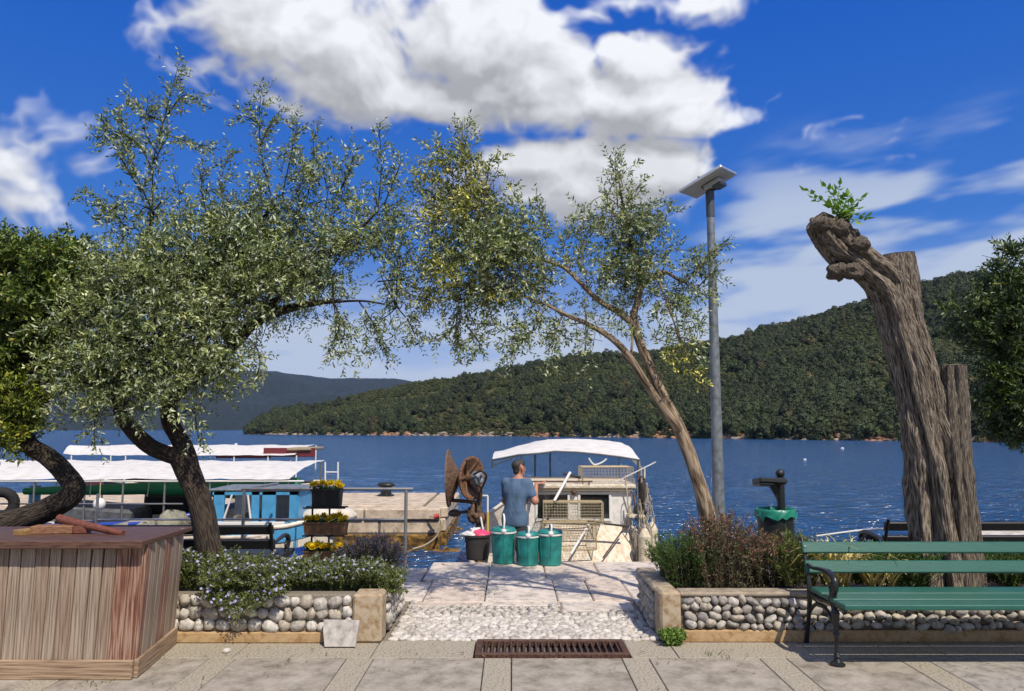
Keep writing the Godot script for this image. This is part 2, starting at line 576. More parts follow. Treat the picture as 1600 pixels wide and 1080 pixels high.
func materials() -> void:
	mat("plaza_slab", Color(0.42, 0.395, 0.355), 0.9, {"tex": "concrete", "tri": 0.55, "bump": "speckle", "relief": 0.25})
	mat("plaza_slab_grey", Color(0.39, 0.375, 0.35), 0.9, {"tex": "lichen", "tri": 1.1, "bump": "speckle", "relief": 0.25})
	mat("aggregate", Color(0.44, 0.42, 0.375), 0.92, {"tex": "aggregate", "tri": 2.2, "bump": "aggregate", "relief": -0.4})
	mat("joint", Color(0.07, 0.062, 0.05), 0.95, {"tex": "speckle", "tri": 2.0})
	mat("limestone", Color(0.69, 0.635, 0.58), 0.75, {"tex": "lichen", "tri": 0.7, "bump": "mottle", "relief": 0.5})
	mat("limestone_warm", Color(0.66, 0.58, 0.51), 0.75, {"tex": "lichen", "tri": 0.9, "bump": "speckle", "relief": 0.3})
	mat("mortar", Color(0.3, 0.26, 0.2), 0.95, {"tex": "speckle", "tri": 1.6, "bump": "speckle", "relief": 0.5})
	mat("dark_mortar", Color(0.2, 0.175, 0.14), 0.95, {"tex": "speckle", "tri": 1.6, "bump": "speckle", "relief": 0.5})
	mat("ochre_concrete", Color(0.46, 0.33, 0.19), 0.92, {"tex": "grime", "tri": 1.7, "bump": "speckle", "relief": 0.3})
	mat("post_concrete", Color(0.46, 0.39, 0.295), 0.92, {"tex": "grime", "tri": 2.1, "bump": "speckle", "relief": 0.3})
	mat("coping", Color(0.43, 0.38, 0.31), 0.92, {"tex": "concrete", "tri": 1.3, "bump": "speckle", "relief": 0.3})
	var stone_tones := [Color(0.62, 0.58, 0.51), Color(0.52, 0.48, 0.41), Color(0.44, 0.4, 0.35), Color(0.67, 0.63, 0.57), Color(0.36, 0.34, 0.31), Color(0.56, 0.5, 0.4)]
	for k in 6:
		mat("pebble_%d" % k, stone_tones[k], 0.7, {"tex": "mottle", "tri": 4.0, "bump": "mottle", "relief": 0.15})
	mat("cobble_a", Color(0.78, 0.74, 0.67), 0.72, {"tex": "mottle", "tri": 3.0, "bump": "mottle", "relief": 0.2})
	mat("cobble_b", Color(0.7, 0.65, 0.58), 0.72, {"tex": "mottle", "tri": 3.4, "bump": "mottle", "relief": 0.2})
	mat("cobble_c", Color(0.58, 0.54, 0.48), 0.72, {"tex": "mottle", "tri": 3.8, "bump": "mottle", "relief": 0.2})
	mat("soil", Color(0.08, 0.055, 0.035), 0.95, {"tex": "speckle", "tri": 2.0, "bump": "mottle", "relief": 2.0})
	mat("pier_stone", Color(0.7, 0.6, 0.48), 0.85, {"tex": "concrete", "tri": 0.4, "bump": "speckle", "relief": 0.6})
	mat("pier_tide", Color(0.42, 0.34, 0.21), 0.8, {"tex": "algae", "tri": 0.5, "bump": "mottle", "relief": 1.0})
	mat("sea", Color(0.006, 0.066, 0.19), 0.13, {"spec": 0.5, "bump": "ripple", "relief": 32.0, "tri": Vector3(0.07, 0.07, 0.15)})
	mat("land", Color(0.13, 0.12, 0.06), 0.95, {"tex": "scrub", "tri": 0.03})
	mat("far_land", Color(0.022, 0.036, 0.026), 0.95, {"tex": "scrub", "tri": 0.006})
	mat("shore_rock", Color(0.46, 0.4, 0.33), 0.9, {"tint": true, "tex": "mottle", "tri": 0.3, "bump": "mottle", "relief": 8.0})
	mat("wood_leaf", Color(1, 1, 1), 0.75, {"tint": true, "back": Color(0.05, 0.07, 0.02)})
	mat("leaf", Color(1, 1, 1), 0.58, {"tint": true, "back": Color(0.3, 0.34, 0.14)})
	mat("leaf_gloss", Color(1, 1, 1), 0.42, {"tint": true, "back": Color(0.12, 0.17, 0.04)})
	mat("petal", Color(1, 1, 1), 0.6, {"tint": true, "back": Color(0.2, 0.2, 0.2)})
	mat("bark_dark", Color(0.085, 0.07, 0.055), 0.92, {"tex": "bark", "uv": Vector3(2.0, 0.6, 1), "bump": "bark", "relief": 2.2})
	mat("bark_light", Color(0.34, 0.295, 0.24), 0.9, {"tex": "bark_patch", "uv": Vector3(1.0, 0.55, 1), "bump": "bark_patch", "relief": 1.2})
	mat("bark_stump", Color(0.41, 0.38, 0.335), 0.92, {"tex": "bark", "uv": Vector3(7.0, 0.5, 1), "bump": "bark", "relief": 3.0})
	mat("cut_wood", Color(0.3, 0.25, 0.19), 0.9, {"tex": "wood", "tri": 5.0, "bump": "wood", "relief": 0.6})
	mat("twig", Color(0.12, 0.1, 0.07), 0.9)
	mat("plank_grey", Color(0.44, 0.385, 0.325), 0.85, {"tex": "wood", "tri": Vector3(8, 0.22, 8), "bump": "wood", "relief": 0.35})
	mat("plank_brown", Color(0.38, 0.31, 0.25), 0.85, {"tex": "wood", "tri": Vector3(8, 0.25, 8), "bump": "wood", "relief": 0.35})
	mat("plank_red", Color(0.42, 0.33, 0.27), 0.82, {"tex": "wood_stain", "tri": Vector3(6, 0.35, 6), "bump": "wood", "relief": 0.35})
	mat("plank_base", Color(0.45, 0.35, 0.25), 0.85, {"tex": "wood", "tri": Vector3(0.25, 7, 0.25), "bump": "wood", "relief": 0.35})
	mat("counter_top", Color(0.15, 0.085, 0.062), 0.5, {"tex": "wood", "tri": Vector3(0.7, 6, 6), "bump": "wood", "relief": 0.2})
	mat("red_wood", Color(0.24, 0.09, 0.065), 0.55, {"tex": "wood", "tri": Vector3(2, 6, 6)})
	mat("raw_wood", Color(0.34, 0.19, 0.11), 0.7, {"tex": "wood", "tri": Vector3(1.5, 8, 8)})
	mat("ochre_wood", Color(0.42, 0.28, 0.11), 0.7, {"tex": "wood", "tri": Vector3(1.5, 8, 8)})
	mat("bench_green", Color(0.02, 0.115, 0.085), 0.38, {"tex": "weave", "tri": Vector3(0.9, 9, 9), "bump": "wood", "relief": 0.08})
	mat("bench_black", Color(0.014, 0.016, 0.018), 0.45, {"tex": "weave", "tri": Vector3(0.9, 9, 9)})
	mat("cast_iron", Color(0.012, 0.014, 0.014), 0.35, {"bump": "speckle", "relief": 0.05, "tri": 4.0})
	mat("bolt_steel", Color(0.3, 0.3, 0.3), 0.4, {"metal": 0.9})
	mat("galvanised", Color(0.3, 0.34, 0.37), 0.5, {"metal": 0.35, "tex": "mottle", "tri": 1.5})
	mat("galvanised_dark", Color(0.07, 0.085, 0.1), 0.5, {"metal": 0.2})
	mat("lamp_panel", Color(0.42, 0.42, 0.4), 0.6)
	mat("aluminium", Color(0.75, 0.75, 0.74), 0.35, {"metal": 0.8})
	mat("solar_cell", Color(0.01, 0.015, 0.045), 0.15)
	mat("stainless", Color(0.42, 0.41, 0.39), 0.35, {"metal": 0.85})
	mat("drain_iron", Color(0.11, 0.07, 0.055), 0.75, {"tex": "rust", "tri": 3.0})
	mat("bin_black", Color(0.012, 0.016, 0.016), 0.45)
	mat("bin_bag", Color(0.015, 0.21, 0.14), 0.35, {"back": Color(0.02, 0.2, 0.13)})
	mat("white_hull", Color(0.74, 0.73, 0.69), 0.4, {"tex": "grime", "tri": 0.9})
	mat("cabin_white", Color(0.78, 0.77, 0.74), 0.4, {"tex": "weave", "tri": 1.6})
	mat("dirty_white", Color(0.72, 0.69, 0.62), 0.55, {"tex": "grime", "tri": 2.2})
	mat("canvas_white", Color(0.8, 0.78, 0.74), 0.85, {"tex": "weave", "tri": 0.8, "back": Color(0.3, 0.29, 0.27)})
	mat("hull_blue", Color(0.08, 0.34, 0.62), 0.35, {"tex": "weave", "tri": 1.3})
	mat("deep_blue", Color(0.02, 0.06, 0.33), 0.35)
	mat("hull_red", Color(0.16, 0.025, 0.03), 0.45, {"tex": "weave", "tri": 1.3})
	mat("bright_red", Color(0.5, 0.035, 0.06), 0.5, {"tex": "weave", "tri": 1.3})
	mat("tarp_green", Color(0.012, 0.22, 0.085), 0.55, {"tex": "weave", "tri": 1.0})
	mat("tarp_beige", Color(0.36, 0.35, 0.26), 0.9, {"tex": "mottle", "tri": 1.6, "bump": "mottle", "relief": 3.0})
	mat("grey_panel", Color(0.13, 0.14, 0.16), 0.6, {"tex": "mottle", "tri": 1.0})
	mat("rubber", Color(0.018, 0.018, 0.018), 0.8, {"tex": "mottle", "tri": 2.0})
	mat("hose", Color(0.012, 0.012, 0.012), 0.4)
	mat("rusty_iron", Color(0.2, 0.165, 0.14), 0.8, {"tex": "rust", "tri": 1.8, "bump": "rust", "relief": 0.4})
	mat("worn_bronze", Color(0.36, 0.26, 0.18), 0.55, {"metal": 0.3, "tex": "rust", "tri": 2.6, "bump": "rust", "relief": 0.3})
	mat("trap_wire", Color(0.3, 0.24, 0.14), 0.7)
	mat("trap_net", Color(0.52, 0.44, 0.28), 0.85)
	mat("white_pole", Color(0.72, 0.71, 0.67), 0.4)
	mat("fender", Color(0.72, 0.69, 0.6), 0.6, {"tex": "grime", "tri": 3.0})
	mat("yellow_pipe", Color(0.6, 0.42, 0.08), 0.5)
	mat("tub_teal", Color(0.022, 0.29, 0.265), 0.45, {"tex": "mottle", "tri": 1.2})
	mat("tub_white", Color(0.72, 0.72, 0.7), 0.45)
	mat("bucket_black", Color(0.035, 0.035, 0.037), 0.7, {"tex": "grime", "tri": 5.0})
	mat("pink_bag", Color(0.68, 0.07, 0.17), 0.4, {"back": Color(0.2, 0.02, 0.05)})
	mat("white_bag", Color(0.7, 0.7, 0.69), 0.4, {"back": Color(0.2, 0.2, 0.2)})
	mat("skin", Color(0.42, 0.2, 0.13), 0.55)
	mat("shirt", Color(0.085, 0.155, 0.26), 0.85, {"tex": "weave", "tri": Vector3(1.6, 0.6, 1.6), "world": false, "bump": "mottle", "relief": 2.5})
	mat("trousers", Color(0.035, 0.04, 0.045), 0.9, {"tex": "weave", "tri": 3.0})
	mat("hair", Color(0.05, 0.045, 0.04), 0.7, {"tex": "speckle", "tri": 9.0})
	mat("box_black", Color(0.014, 0.014, 0.014), 0.5)
	mat("wicker", Color(0.26, 0.16, 0.09), 0.8, {"tex": "wood", "tri": Vector3(3, 14, 3), "bump": "wood", "relief": 0.5})
	mat("stone_slab", Color(0.6, 0.56, 0.51), 0.8, {"tex": "mottle", "tri": 2.0})
	mat("red_pipe", Color(0.45, 0.06, 0.04), 0.5)
	mat("rope", Color(0.4, 0.34, 0.24), 0.9)
	var pane := mat("pane", Color(0.03, 0.04, 0.045), 0.05)
	pane.transparency = BaseMaterial3D.TRANSPARENCY_ALPHA
	pane.albedo_color.a = 0.35
	mat("black_gear", Color(0.03, 0.028, 0.025), 0.8)

# ---------------------------------------------------------------- sea
func build_sea() -> void:
	var b := MB.new()
	var wn := FastNoiseLite.new()
	wn.seed = 31
	wn.frequency = 1.0
	wn.fractal_octaves = 3
	var rows := []
	var d := 5.0
	while d < 9000.0:
		var cell := (2.3 * d + 30.0) / 260.0
		var row := PackedVector3Array()
		for q in 261:
			var x := (q / 260.0 - 0.5) * (2.3 * d + 30.0)
			var h := 0.0
			if cell < 1.2:
				var k := clampf(1.0 - cell / 0.6, 0.0, 1.0)
				h = 0.05 * wn.get_noise_2d(x * 0.22, d * 0.42) * clampf(1.4 - cell, 0.0, 1.0) + 0.055 * k * wn.get_noise_2d(x * 0.8 + 50.0, d * 1.7)
			row.append(Vector3(x, WATER + h, -d))
		rows.append(row)
		d += clampf(cell * 0.8, 0.09, 600.0)
	b.grid(rows)
	setting("sea", b, M.sea)

# ---------------------------------------------------------------- headland across the bay
# along the shore: shore point, ridge point (both from the surveyed outline), metres
var shore_line := [Vector3(-124.6, 0.0, -365.0), Vector3(-107.9, 0.0, -352.0), Vector3(-90.1, 0.0, -340.0), Vector3(-64.0, 0.0, -322.0), Vector3(-40.0, 0.0, -302.0), Vector3(-9.1, 0.0, -276.0), Vector3(16.6, 0.0, -250.0), Vector3(37.1, 0.0, -224.0), Vector3(53.6, 0.0, -196.0), Vector3(66.4, 0.0, -178.0), Vector3(74.7, 0.0, -167.0), Vector3(81.2, 0.0, -158.0), Vector3(87.1, 0.0, -146.0), Vector3(93.7, 0.0, -138.0), Vector3(106.0, 0.0, -128.0), Vector3(122.2, 0.0, -118.0), Vector3(145.8, 0.0, -110.0)]
var ridge_line := [Vector3(-134.9, 0.5, -395.0), Vector3(-125.1, 8.0, -407.0), Vector3(-110.4, 11.3, -415.0), Vector3(-84.3, 18.2, -422.0), Vector3(-56.3, 23.8, -422.0), Vector3(-13.9, 30.8, -416.0), Vector3(27.1, 35.7, -405.0), Vector3(65.2, 38.8, -389.0), Vector3(102.8, 43.1, -371.0), Vector3(135.5, 47.9, -358.0), Vector3(160.2, 54.5, -352.0), Vector3(182.3, 61.6, -348.0), Vector3(207.8, 65.6, -341.0), Vector3(234.7, 66.7, -338.0), Vector3(282.7, 73.8, -333.0), Vector3(348.5, 75.5, -328.0), Vector3(433.9, 65.3, -320.0)]
var land_noise := FastNoiseLite.new()

func along(line: Array, u: float) -> Vector3:
	var q := clampf(u, 0.0, 1.0) * (line.size() - 1)
	var k := mini(int(q), line.size() - 2)
	var p0: Vector3 = line[maxi(k - 1, 0)]
	var p3: Vector3 = line[mini(k + 2, line.size() - 1)]
	return line[k].cubic_interpolate(line[k + 1], p0, p3, q - k)

func headland_point(u: float, w: float) -> Vector3:
	var s := along(shore_line, u)
	var r := along(ridge_line, u)
	var p := s.lerp(r, w)
	var k := w if w <= 1.0 else 1.0
	var h := r.y * pow(maxf(k, 0.0), 0.92)
	if w > 1.0: h = r.y * (1.0 - (w - 1.0) * 0.9)
	var near := clampf(w * 12.0, 0.0, 1.0)
	h += land_noise.get_noise_2d(p.x * 0.012, p.z * 0.012) * r.y * 0.12 * clampf(w * 3.0, 0, 1) * clampf((1.15 - w) * 4.0, 0.15, 1)
	h += (2.2 + 1.2 * land_noise.get_noise_2d(p.x * 0.1, p.z * 0.1)) * near * minf(1.0, r.y / 6.0)
	var jag := land_noise.get_noise_2d(p.x * 0.05 + 40.0, p.z * 0.05) * 5.0 * (1.0 - clampf(w * 5.0, 0, 1))
	return Vector3(p.x, WATER - 0.6 + h, p.z + jag)

func build_headland() -> void:
	land_noise.seed = 9
	land_noise.frequency = 1.0
	land_noise.fractal_octaves = 4
	var b := MB.new()
	var rows := []
	for j in 41:
		var w := -0.02 + pow(j / 40.0, 1.5) * 1.6
		var row := PackedVector3Array()
		for q in 261:
			row.append(headland_point(q / 260.0, w))
		rows.append(row)
	b.grid(rows)
	setting("headland_hill", b, M.land)
	# a crown for the wood: leaf-sized faces round an uneven crown
	var r := RandomNumberGenerator.new()
	r.seed = 21
	var crowns := []
	for kind in 3:
		var c := MB.new()
		for lobe in 5 + kind:
			var la := TAU * lobe / (5 + kind) + r.randf()
			var lc := Vector3(cos(la) * 0.27, 0.34 + r.randf() * 0.34, sin(la) * 0.27) if lobe > 0 else Vector3(0, 0.72 + 0.06 * kind, 0)
			var lr := r.randf_range(0.2, 0.3)
			for q in 150:
				var dv := any_dir(r)
				if dv.y < -0.5: dv.y *= -1.0
				var p := lc + dv * lr * r.randf_range(0.75, 1.08)
				var sd := dv.cross(any_dir(r)).normalized()
				var dr := sd.cross(dv).normalized()
				dr = (dr + dv * r.randf_range(-0.5, 0.6)).normalized()
				var tone := r.randf_range(0.72, 1.15)
				c.leaf(p - dr * 0.03, dr, sd, r.randf_range(0.06, 0.115), r.randf_range(0.05, 0.09), Color(tone, tone, tone * 0.9))
		for q in 6:
			c.col = Color(0.9, 0.7, 0.6)
		c.tube([Vector3(0, -0.1, 0), Vector3(0.02, 0.5, 0.01)], [0.03, 0.015], 4, false)
		crowns.append(c.mesh())
	var places := [[], [], []]
	var tints := [[], [], []]
	var tries := 0
	while tries < 52000:
		tries += 1
		var u := r.randf()
		var w := r.randf() * 1.22
		if w < 0.022 and r.randf() < 0.6: continue
		var p := headland_point(u, w)
		var far := Vector2(p.x, p.z).length()
		# fewer tries are kept where the strips of ground are narrow
		var area := (along(ridge_line, u) - along(shore_line, u)).length() / 230.0
		if r.randf() > area * 1.05: continue
		var bare := land_noise.get_noise_2d(p.x * 0.022 + 7.0, p.z * 0.022)
		if u < 0.33 and w < 0.75 and bare > 0.02 and r.randf() < 0.75: continue
		var k := 0
		var pine := land_noise.get_noise_2d(p.x * 0.01 - 30.0, p.z * 0.01) + r.randf_range(-0.25, 0.25)
		var s := r.randf_range(1.5, 3.5)
		var tone := r.randf_range(0.6, 1.45)
		var tint := Color(0.068, 0.088, 0.027)
		if pine > 0.12:
			k = 2
			s *= 1.35
			tint = Color(0.045, 0.064, 0.024)
		elif pine > -0.08:
			k = 1
			tint = Color(0.066, 0.078, 0.026)
		if r.randf() < 0.03: tint = Color(0.12, 0.11, 0.045)
		if u < 0.4: s *= 0.9
		tint *= tone
		var bs := Basis(Vector3.UP, r.randf() * TAU).scaled(Vector3(s * 1.15, s * r.randf_range(0.85, 1.15) * (1.25 if k == 2 else 1.0), s * 1.15))
		places[k].append(Transform3D(bs, p + Vector3(0, -0.25 * s, 0)))
		tints[k].append(tint)
	var wood := Node3D.new()
	wood.name = "hillside_wood"
	add_child(wood)
	tag(wood, "dense dark green wood covering the headland across the bay", "wood", "", "stuff")
	for k in 3:
		var mm := MultiMesh.new()
		mm.transform_format = MultiMesh.TRANSFORM_3D
		mm.use_colors = true
		mm.mesh = crowns[k]
		mm.instance_count = places[k].size()
		for q in places[k].size():
			mm.set_instance_transform(q, places[k][q])
			mm.set_instance_color(q, tints[k][q])
		var o := MultiMeshInstance3D.new()
		o.name = "crowns"
		o.multimesh = mm
		o.material_override = M.wood_leaf
		o.set_meta("kind", "stuff")
		wood.add_child(o, true)
	# rocks along the waterline
	var rock := MB.new()
	var gn := FastNoiseLite.new()
	gn.seed = 2
	gn.frequency = 0.9
	rock.ball(Vector3.ZERO, Vector3(1, 0.62, 1), 9, 6, gn, 0.6)
	var rm := MultiMesh.new()
	rm.transform_format = MultiMesh.TRANSFORM_3D
	rm.use_colors = true
	rm.mesh = rock.mesh()
	var rp := []
	var rc := []
	for q in 2200:
		var u := r.randf()
		var w := r.randf() * 0.018 * (1.0 + r.randf())
		var p := headland_point(u, w)
		var s := r.randf_range(0.25, 0.95)
		rp.append(Transform3D(Basis(any_dir(r), r.randf() * 0.5) * Basis(Vector3.UP, r.randf() * TAU).scaled(Vector3(s * 1.5, s, s)), p + Vector3(0, 0.1, 0)))
		var redness := land_noise.get_noise_2d(p.x * 0.03 + 11.0, p.z * 0.03) + r.randf_range(-0.2, 0.2)
		var t := r.randf_range(0.6, 1.2)
		rc.append((Color(1.05, 0.66, 0.46) if redness > 0.05 else Color(1.0, 0.95, 0.86)) * t)
	rm.instance_count = rp.size()
	for q in rp.size():
		rm.set_instance_transform(q, rp[q])
		rm.set_instance_color(q, rc[q])
	var ro := MultiMeshInstance3D.new()
	ro.name = "shore_rocks"
	ro.multimesh = rm
	ro.material_override = M.shore_rock
	add_child(ro)
	tag(ro, "ochre and grey rocks along the waterline of the headland", "rocks", "", "stuff")

func build_far_mountain() -> void:
	var line := [Vector3(-3251.6, 178.1, -3000.0), Vector3(-2629.1, 208.2, -3000.0), Vector3(-2004.6, 228.3, -3000.0), Vector3(-1629.9, 248.4, -3000.0), Vector3(-1304.3, 255.9, -3000.0), Vector3(-1052.8, 238.3, -3000.0), Vector3(-902.1, 228.3, -3000.0), Vector3(-701.2, 210.7, -3000.0), Vector3(-500.6, 198.2, -3000.0), Vector3(-200.1, 175.6, -3000.0), Vector3(249.6, 123.2, -3000.0), Vector3(747.0, 53.6, -3000.0)]
	var b := MB.new()
	var rows := []
	for j in 26:
		var w := j / 25.0 * 1.4
		var row := PackedVector3Array()
		for q in 181:
			var p := along(line, q / 180.0)
			var dir := Vector3(p.x, 0, p.z).normalized()
			var foot := Vector3(p.x, 0, p.z) - dir * 950.0
			var at := foot + dir * 950.0 * w
			var k := minf(w, 1.0)
			var h := p.y * (pow(k, 0.8) if w <= 1.0 else 1.0 - (w - 1.0))
			var rough := land_noise.get_noise_2d(at.x * 0.0022, at.z * 0.0022) * 0.25 + land_noise.get_noise_2d(at.x * 0.02, at.z * 0.02) * 0.035
			h += rough * p.y * clampf(k * 3.0, 0, 1) * clampf((1.2 - k) * 1.6, 0.25, 1.0)
			row.append(Vector3(at.x, WATER - 2.0 + h, at.z))
		rows.append(row)
	b.grid(rows)
	setting("far_mountain", b, M.far_land)

# ---------------------------------------------------------------- paving
func build_paving() -> void:
	# the bed under the paving shows as dark joints and reaches behind the camera
	var bed := MB.new()
	bed.box(Vector3(0, -0.53, 1.0), Vector3(30, 1.0, 14.2))
	var ground := setting("plaza_ground", bed, M.joint)
	var r := RandomNumberGenerator.new()
	r.seed = 3
	var gap := 0.007
	# a band of washed aggregate in front of the planters, broken by the drain
	var cuts := [-6.0, -4.1, -2.95, -1.98, -1.0, -0.275, 0.845, 1.18, 2.16, 3.1, 4.1, 6.0]
	for k in cuts.size() - 1:
		var x0: float = cuts[k]
		var x1: float = cuts[k + 1]
		if x0 == -0.275: continue
		box_part(ground, "band_slab", Vector3((x0 + x1) / 2, -0.022, -5.835), Vector3(x1 - x0 - gap, 0.044 + r.randf_range(-0.002, 0.002), 0.43), M.aggregate, 0.004)
	box_part(ground, "band_slab", Vector3(0.285, -0.022, -6.035), Vector3(1.11, 0.042, 0.03), M.aggregate, 0.004)
	# rows of wide slabs with narrow aggregate strips between them
	var z := -5.614
	for row in 9:
		var deep := 0.985
		var left := -5.03
		for q in 11:
			var sw := 0.19
			box_part(ground, "strip_slab", Vector3(left + sw / 2, -0.022, z + deep / 2), Vector3(sw - gap, 0.044, deep - gap), M.aggregate, 0.004)
			var w := 0.777
			var m: StandardMaterial3D = M.plaza_slab_grey if (q == 8 and row < 2) or r.randf() < 0.15 else M.plaza_slab
			box_part(ground, "paving_slab", Vector3(left + sw + w / 2, -0.022, z + deep / 2), Vector3(w - gap, 0.044 + r.randf_range(-0.003, 0.002), deep - gap), m, 0.004)
			left += 0.967
		z += deep

	# drain grate
	var dr := thing("drain_grate", "rusty brown iron drain grate set in the paving before the cobbles", "grate", Vector3(0.285, 0, -5.82))
	var w2 := 1.1
	var d2 := 0.385
	for s in [-1, 1]:
		box_part(dr, "frame_bar", Vector3(0, 0.0, s * (d2 / 2 - 0.022)), Vector3(w2, 0.05, 0.044), M.drain_iron, 0.006)
		box_part(dr, "frame_bar", Vector3(s * (w2 / 2 - 0.022), 0.0, 0), Vector3(0.044, 0.049, d2 - 0.088), M.drain_iron, 0.006)
	for k in 22:
		var x := -w2 / 2 + 0.044 + (k + 0.7) * (w2 - 0.088) / 22.0
		box_part(dr, "grate_bar", Vector3(x, -0.005, 0), Vector3(0.014, 0.046, d2 - 0.086), M.drain_iron, 0.003, Basis(Vector3.FORWARD, -0.12))
	box_part(dr, "channel", Vector3(0, -0.03, 0), Vector3(w2 - 0.05, 0.006, d2 - 0.05), M.dark_mortar, 0.0)

# ---------------------------------------------------------------- quay: cobbles and stone slabs
func pebble_meshes(count: int, seed_: int, amp := 0.35) -> Array:
	var out := []
	for k in count:
		var gn := FastNoiseLite.new()
		gn.seed = seed_ + k
		gn.frequency = 0.55
		var b := MB.new()
		b.ball(Vector3.ZERO, Vector3(0.5, 0.5, 0.5), 10, 7, gn, amp)
		out.append(b.mesh())
	return out

func build_quay() -> void:
	var r := RandomNumberGenerator.new()
	r.seed = 8
	var core := MB.new()
	# body of the quay, down into the water
	core.box(Vector3(0.0, -1.55, -7.58), Vector3(30, 2.99, 2.98))
	core.box(Vector3(5.55, -1.6, -9.15), Vector3(12.9, 2.98, 0.2))
	core.box(Vector3(0.72, -1.6, -9.23), Vector3(3.26, 2.97, 0.5))
	var quay := setting("quay_ground", core, M.dark_mortar)
	# pale slabs: x0, x1, z0, z1
	var slabs := [
		[-1.24, -0.98, -9.07, -8.3], [-0.95, -0.27, -9.5, -8.42], [-0.25, 0.36, -9.5, -8.5], [0.38, 0.96, -9.5, -8.42], [0.98, 2.36, -9.5, -8.6],
		[-1.24, -0.85, -8.28, -7.42], [-0.83, -0.27, -8.4, -7.36], [-0.25, 0.42, -8.48, -7.4], [0.44, 0.76, -8.4, -7.42], [0.78, 1.14, -8.58, -7.42],
		[1.16, 2.36, -8.58, -7.06], [0.46, 1.1, -7.4, -7.02], [-0.9, -0.3, -7.34, -7.2], [-0.28, 0.44, -7.38, -7.22],
	]
	for k in slabs.size():
		var s = slabs[k]
		box_part(quay, "stone_slab", Vector3((s[0] + s[1]) / 2, -0.03, (s[2] + s[3]) / 2), Vector3(s[1] - s[0] + 0.01, 0.075 + r.randf_range(-0.008, 0.01), s[3] - s[2] + 0.01), M.limestone if k % 3 else M.limestone_warm, 0.012, Basis(Vector3.RIGHT, r.randf_range(-0.006, 0.006)))
	# plainer paving on the quay to both sides
	for side in [-1, 1]:
		for k in 9:
			for j in 2:
				var x := (1.24 if side < 0 else 2.4) + 0.6 + k * 1.21
				box_part(quay, "stone_slab", Vector3(side * x, -0.035, -7.52 - j * 1.03), Vector3(1.19, 0.06 + r.randf_range(0, 0.01), 1.01), M.limestone_warm if (k + j) % 2 else M.plaza_slab, 0.01)
	# cobbled strip between the planters
	var shapes := pebble_meshes(6, 40, 0.3)
	var mats := [M.cobble_a, M.cobble_a, M.cobble_b, M.cobble_b, M.cobble_c]
	var cob := setting("cobbled_path", null, M.mortar)
	var cb := MB.new()
	cb.box(Vector3(0.07, -0.05, -6.72), Vector3(2.14, 0.09, 1.33), Basis(), 0.01)
	cob.mesh = cb.mesh()
	var spots := []
	var z := -6.1
	var rowk := 0
	while z > -7.34:
		var x := -0.95 + (rowk % 2) * 0.04
		while x < 1.08:
			var w := r.randf_range(0.062, 0.098)
			var p := Vector3(x + w / 2, 0.0, z + r.randf_range(-0.012, 0.012))
			x += w * 0.98
			if p.x > 0.42 and p.z < -6.98: continue
			if p.z < -7.18 and p.x > -0.9: continue
			spots.append([p, w])
		z -= 0.068
		rowk += 1
	var rest := MB.new()
	for k in spots.size():
		var p: Vector3 = spots[k][0]
		var w: float = spots[k][1]
		var bs := Basis.from_euler(Vector3(r.randf_range(-0.3, 0.3), r.randf() * TAU, r.randf_range(-0.3, 0.3))).scaled(Vector3(w * 1.12, w * 0.62, w * r.randf_range(0.8, 1.0)))
		var y := -0.002 + r.randf_range(-0.007, 0.008)
		if k < 298:
			var o := part(cob, "cobble", shapes[r.randi() % 6], mats[r.randi() % 5], p + Vector3(0, y, 0))
			o.basis = bs
		else:
			rest.xf = Transform3D(bs, p + Vector3(0, y, 0))
			rest.ball(Vector3.ZERO, Vector3(0.5, 0.5, 0.5), 9, 6, knot, 0.16)
	var ro := part(cob, "cobbles_beyond", rest, M.cobble_b)
	ro.set_meta("kind", "stuff")

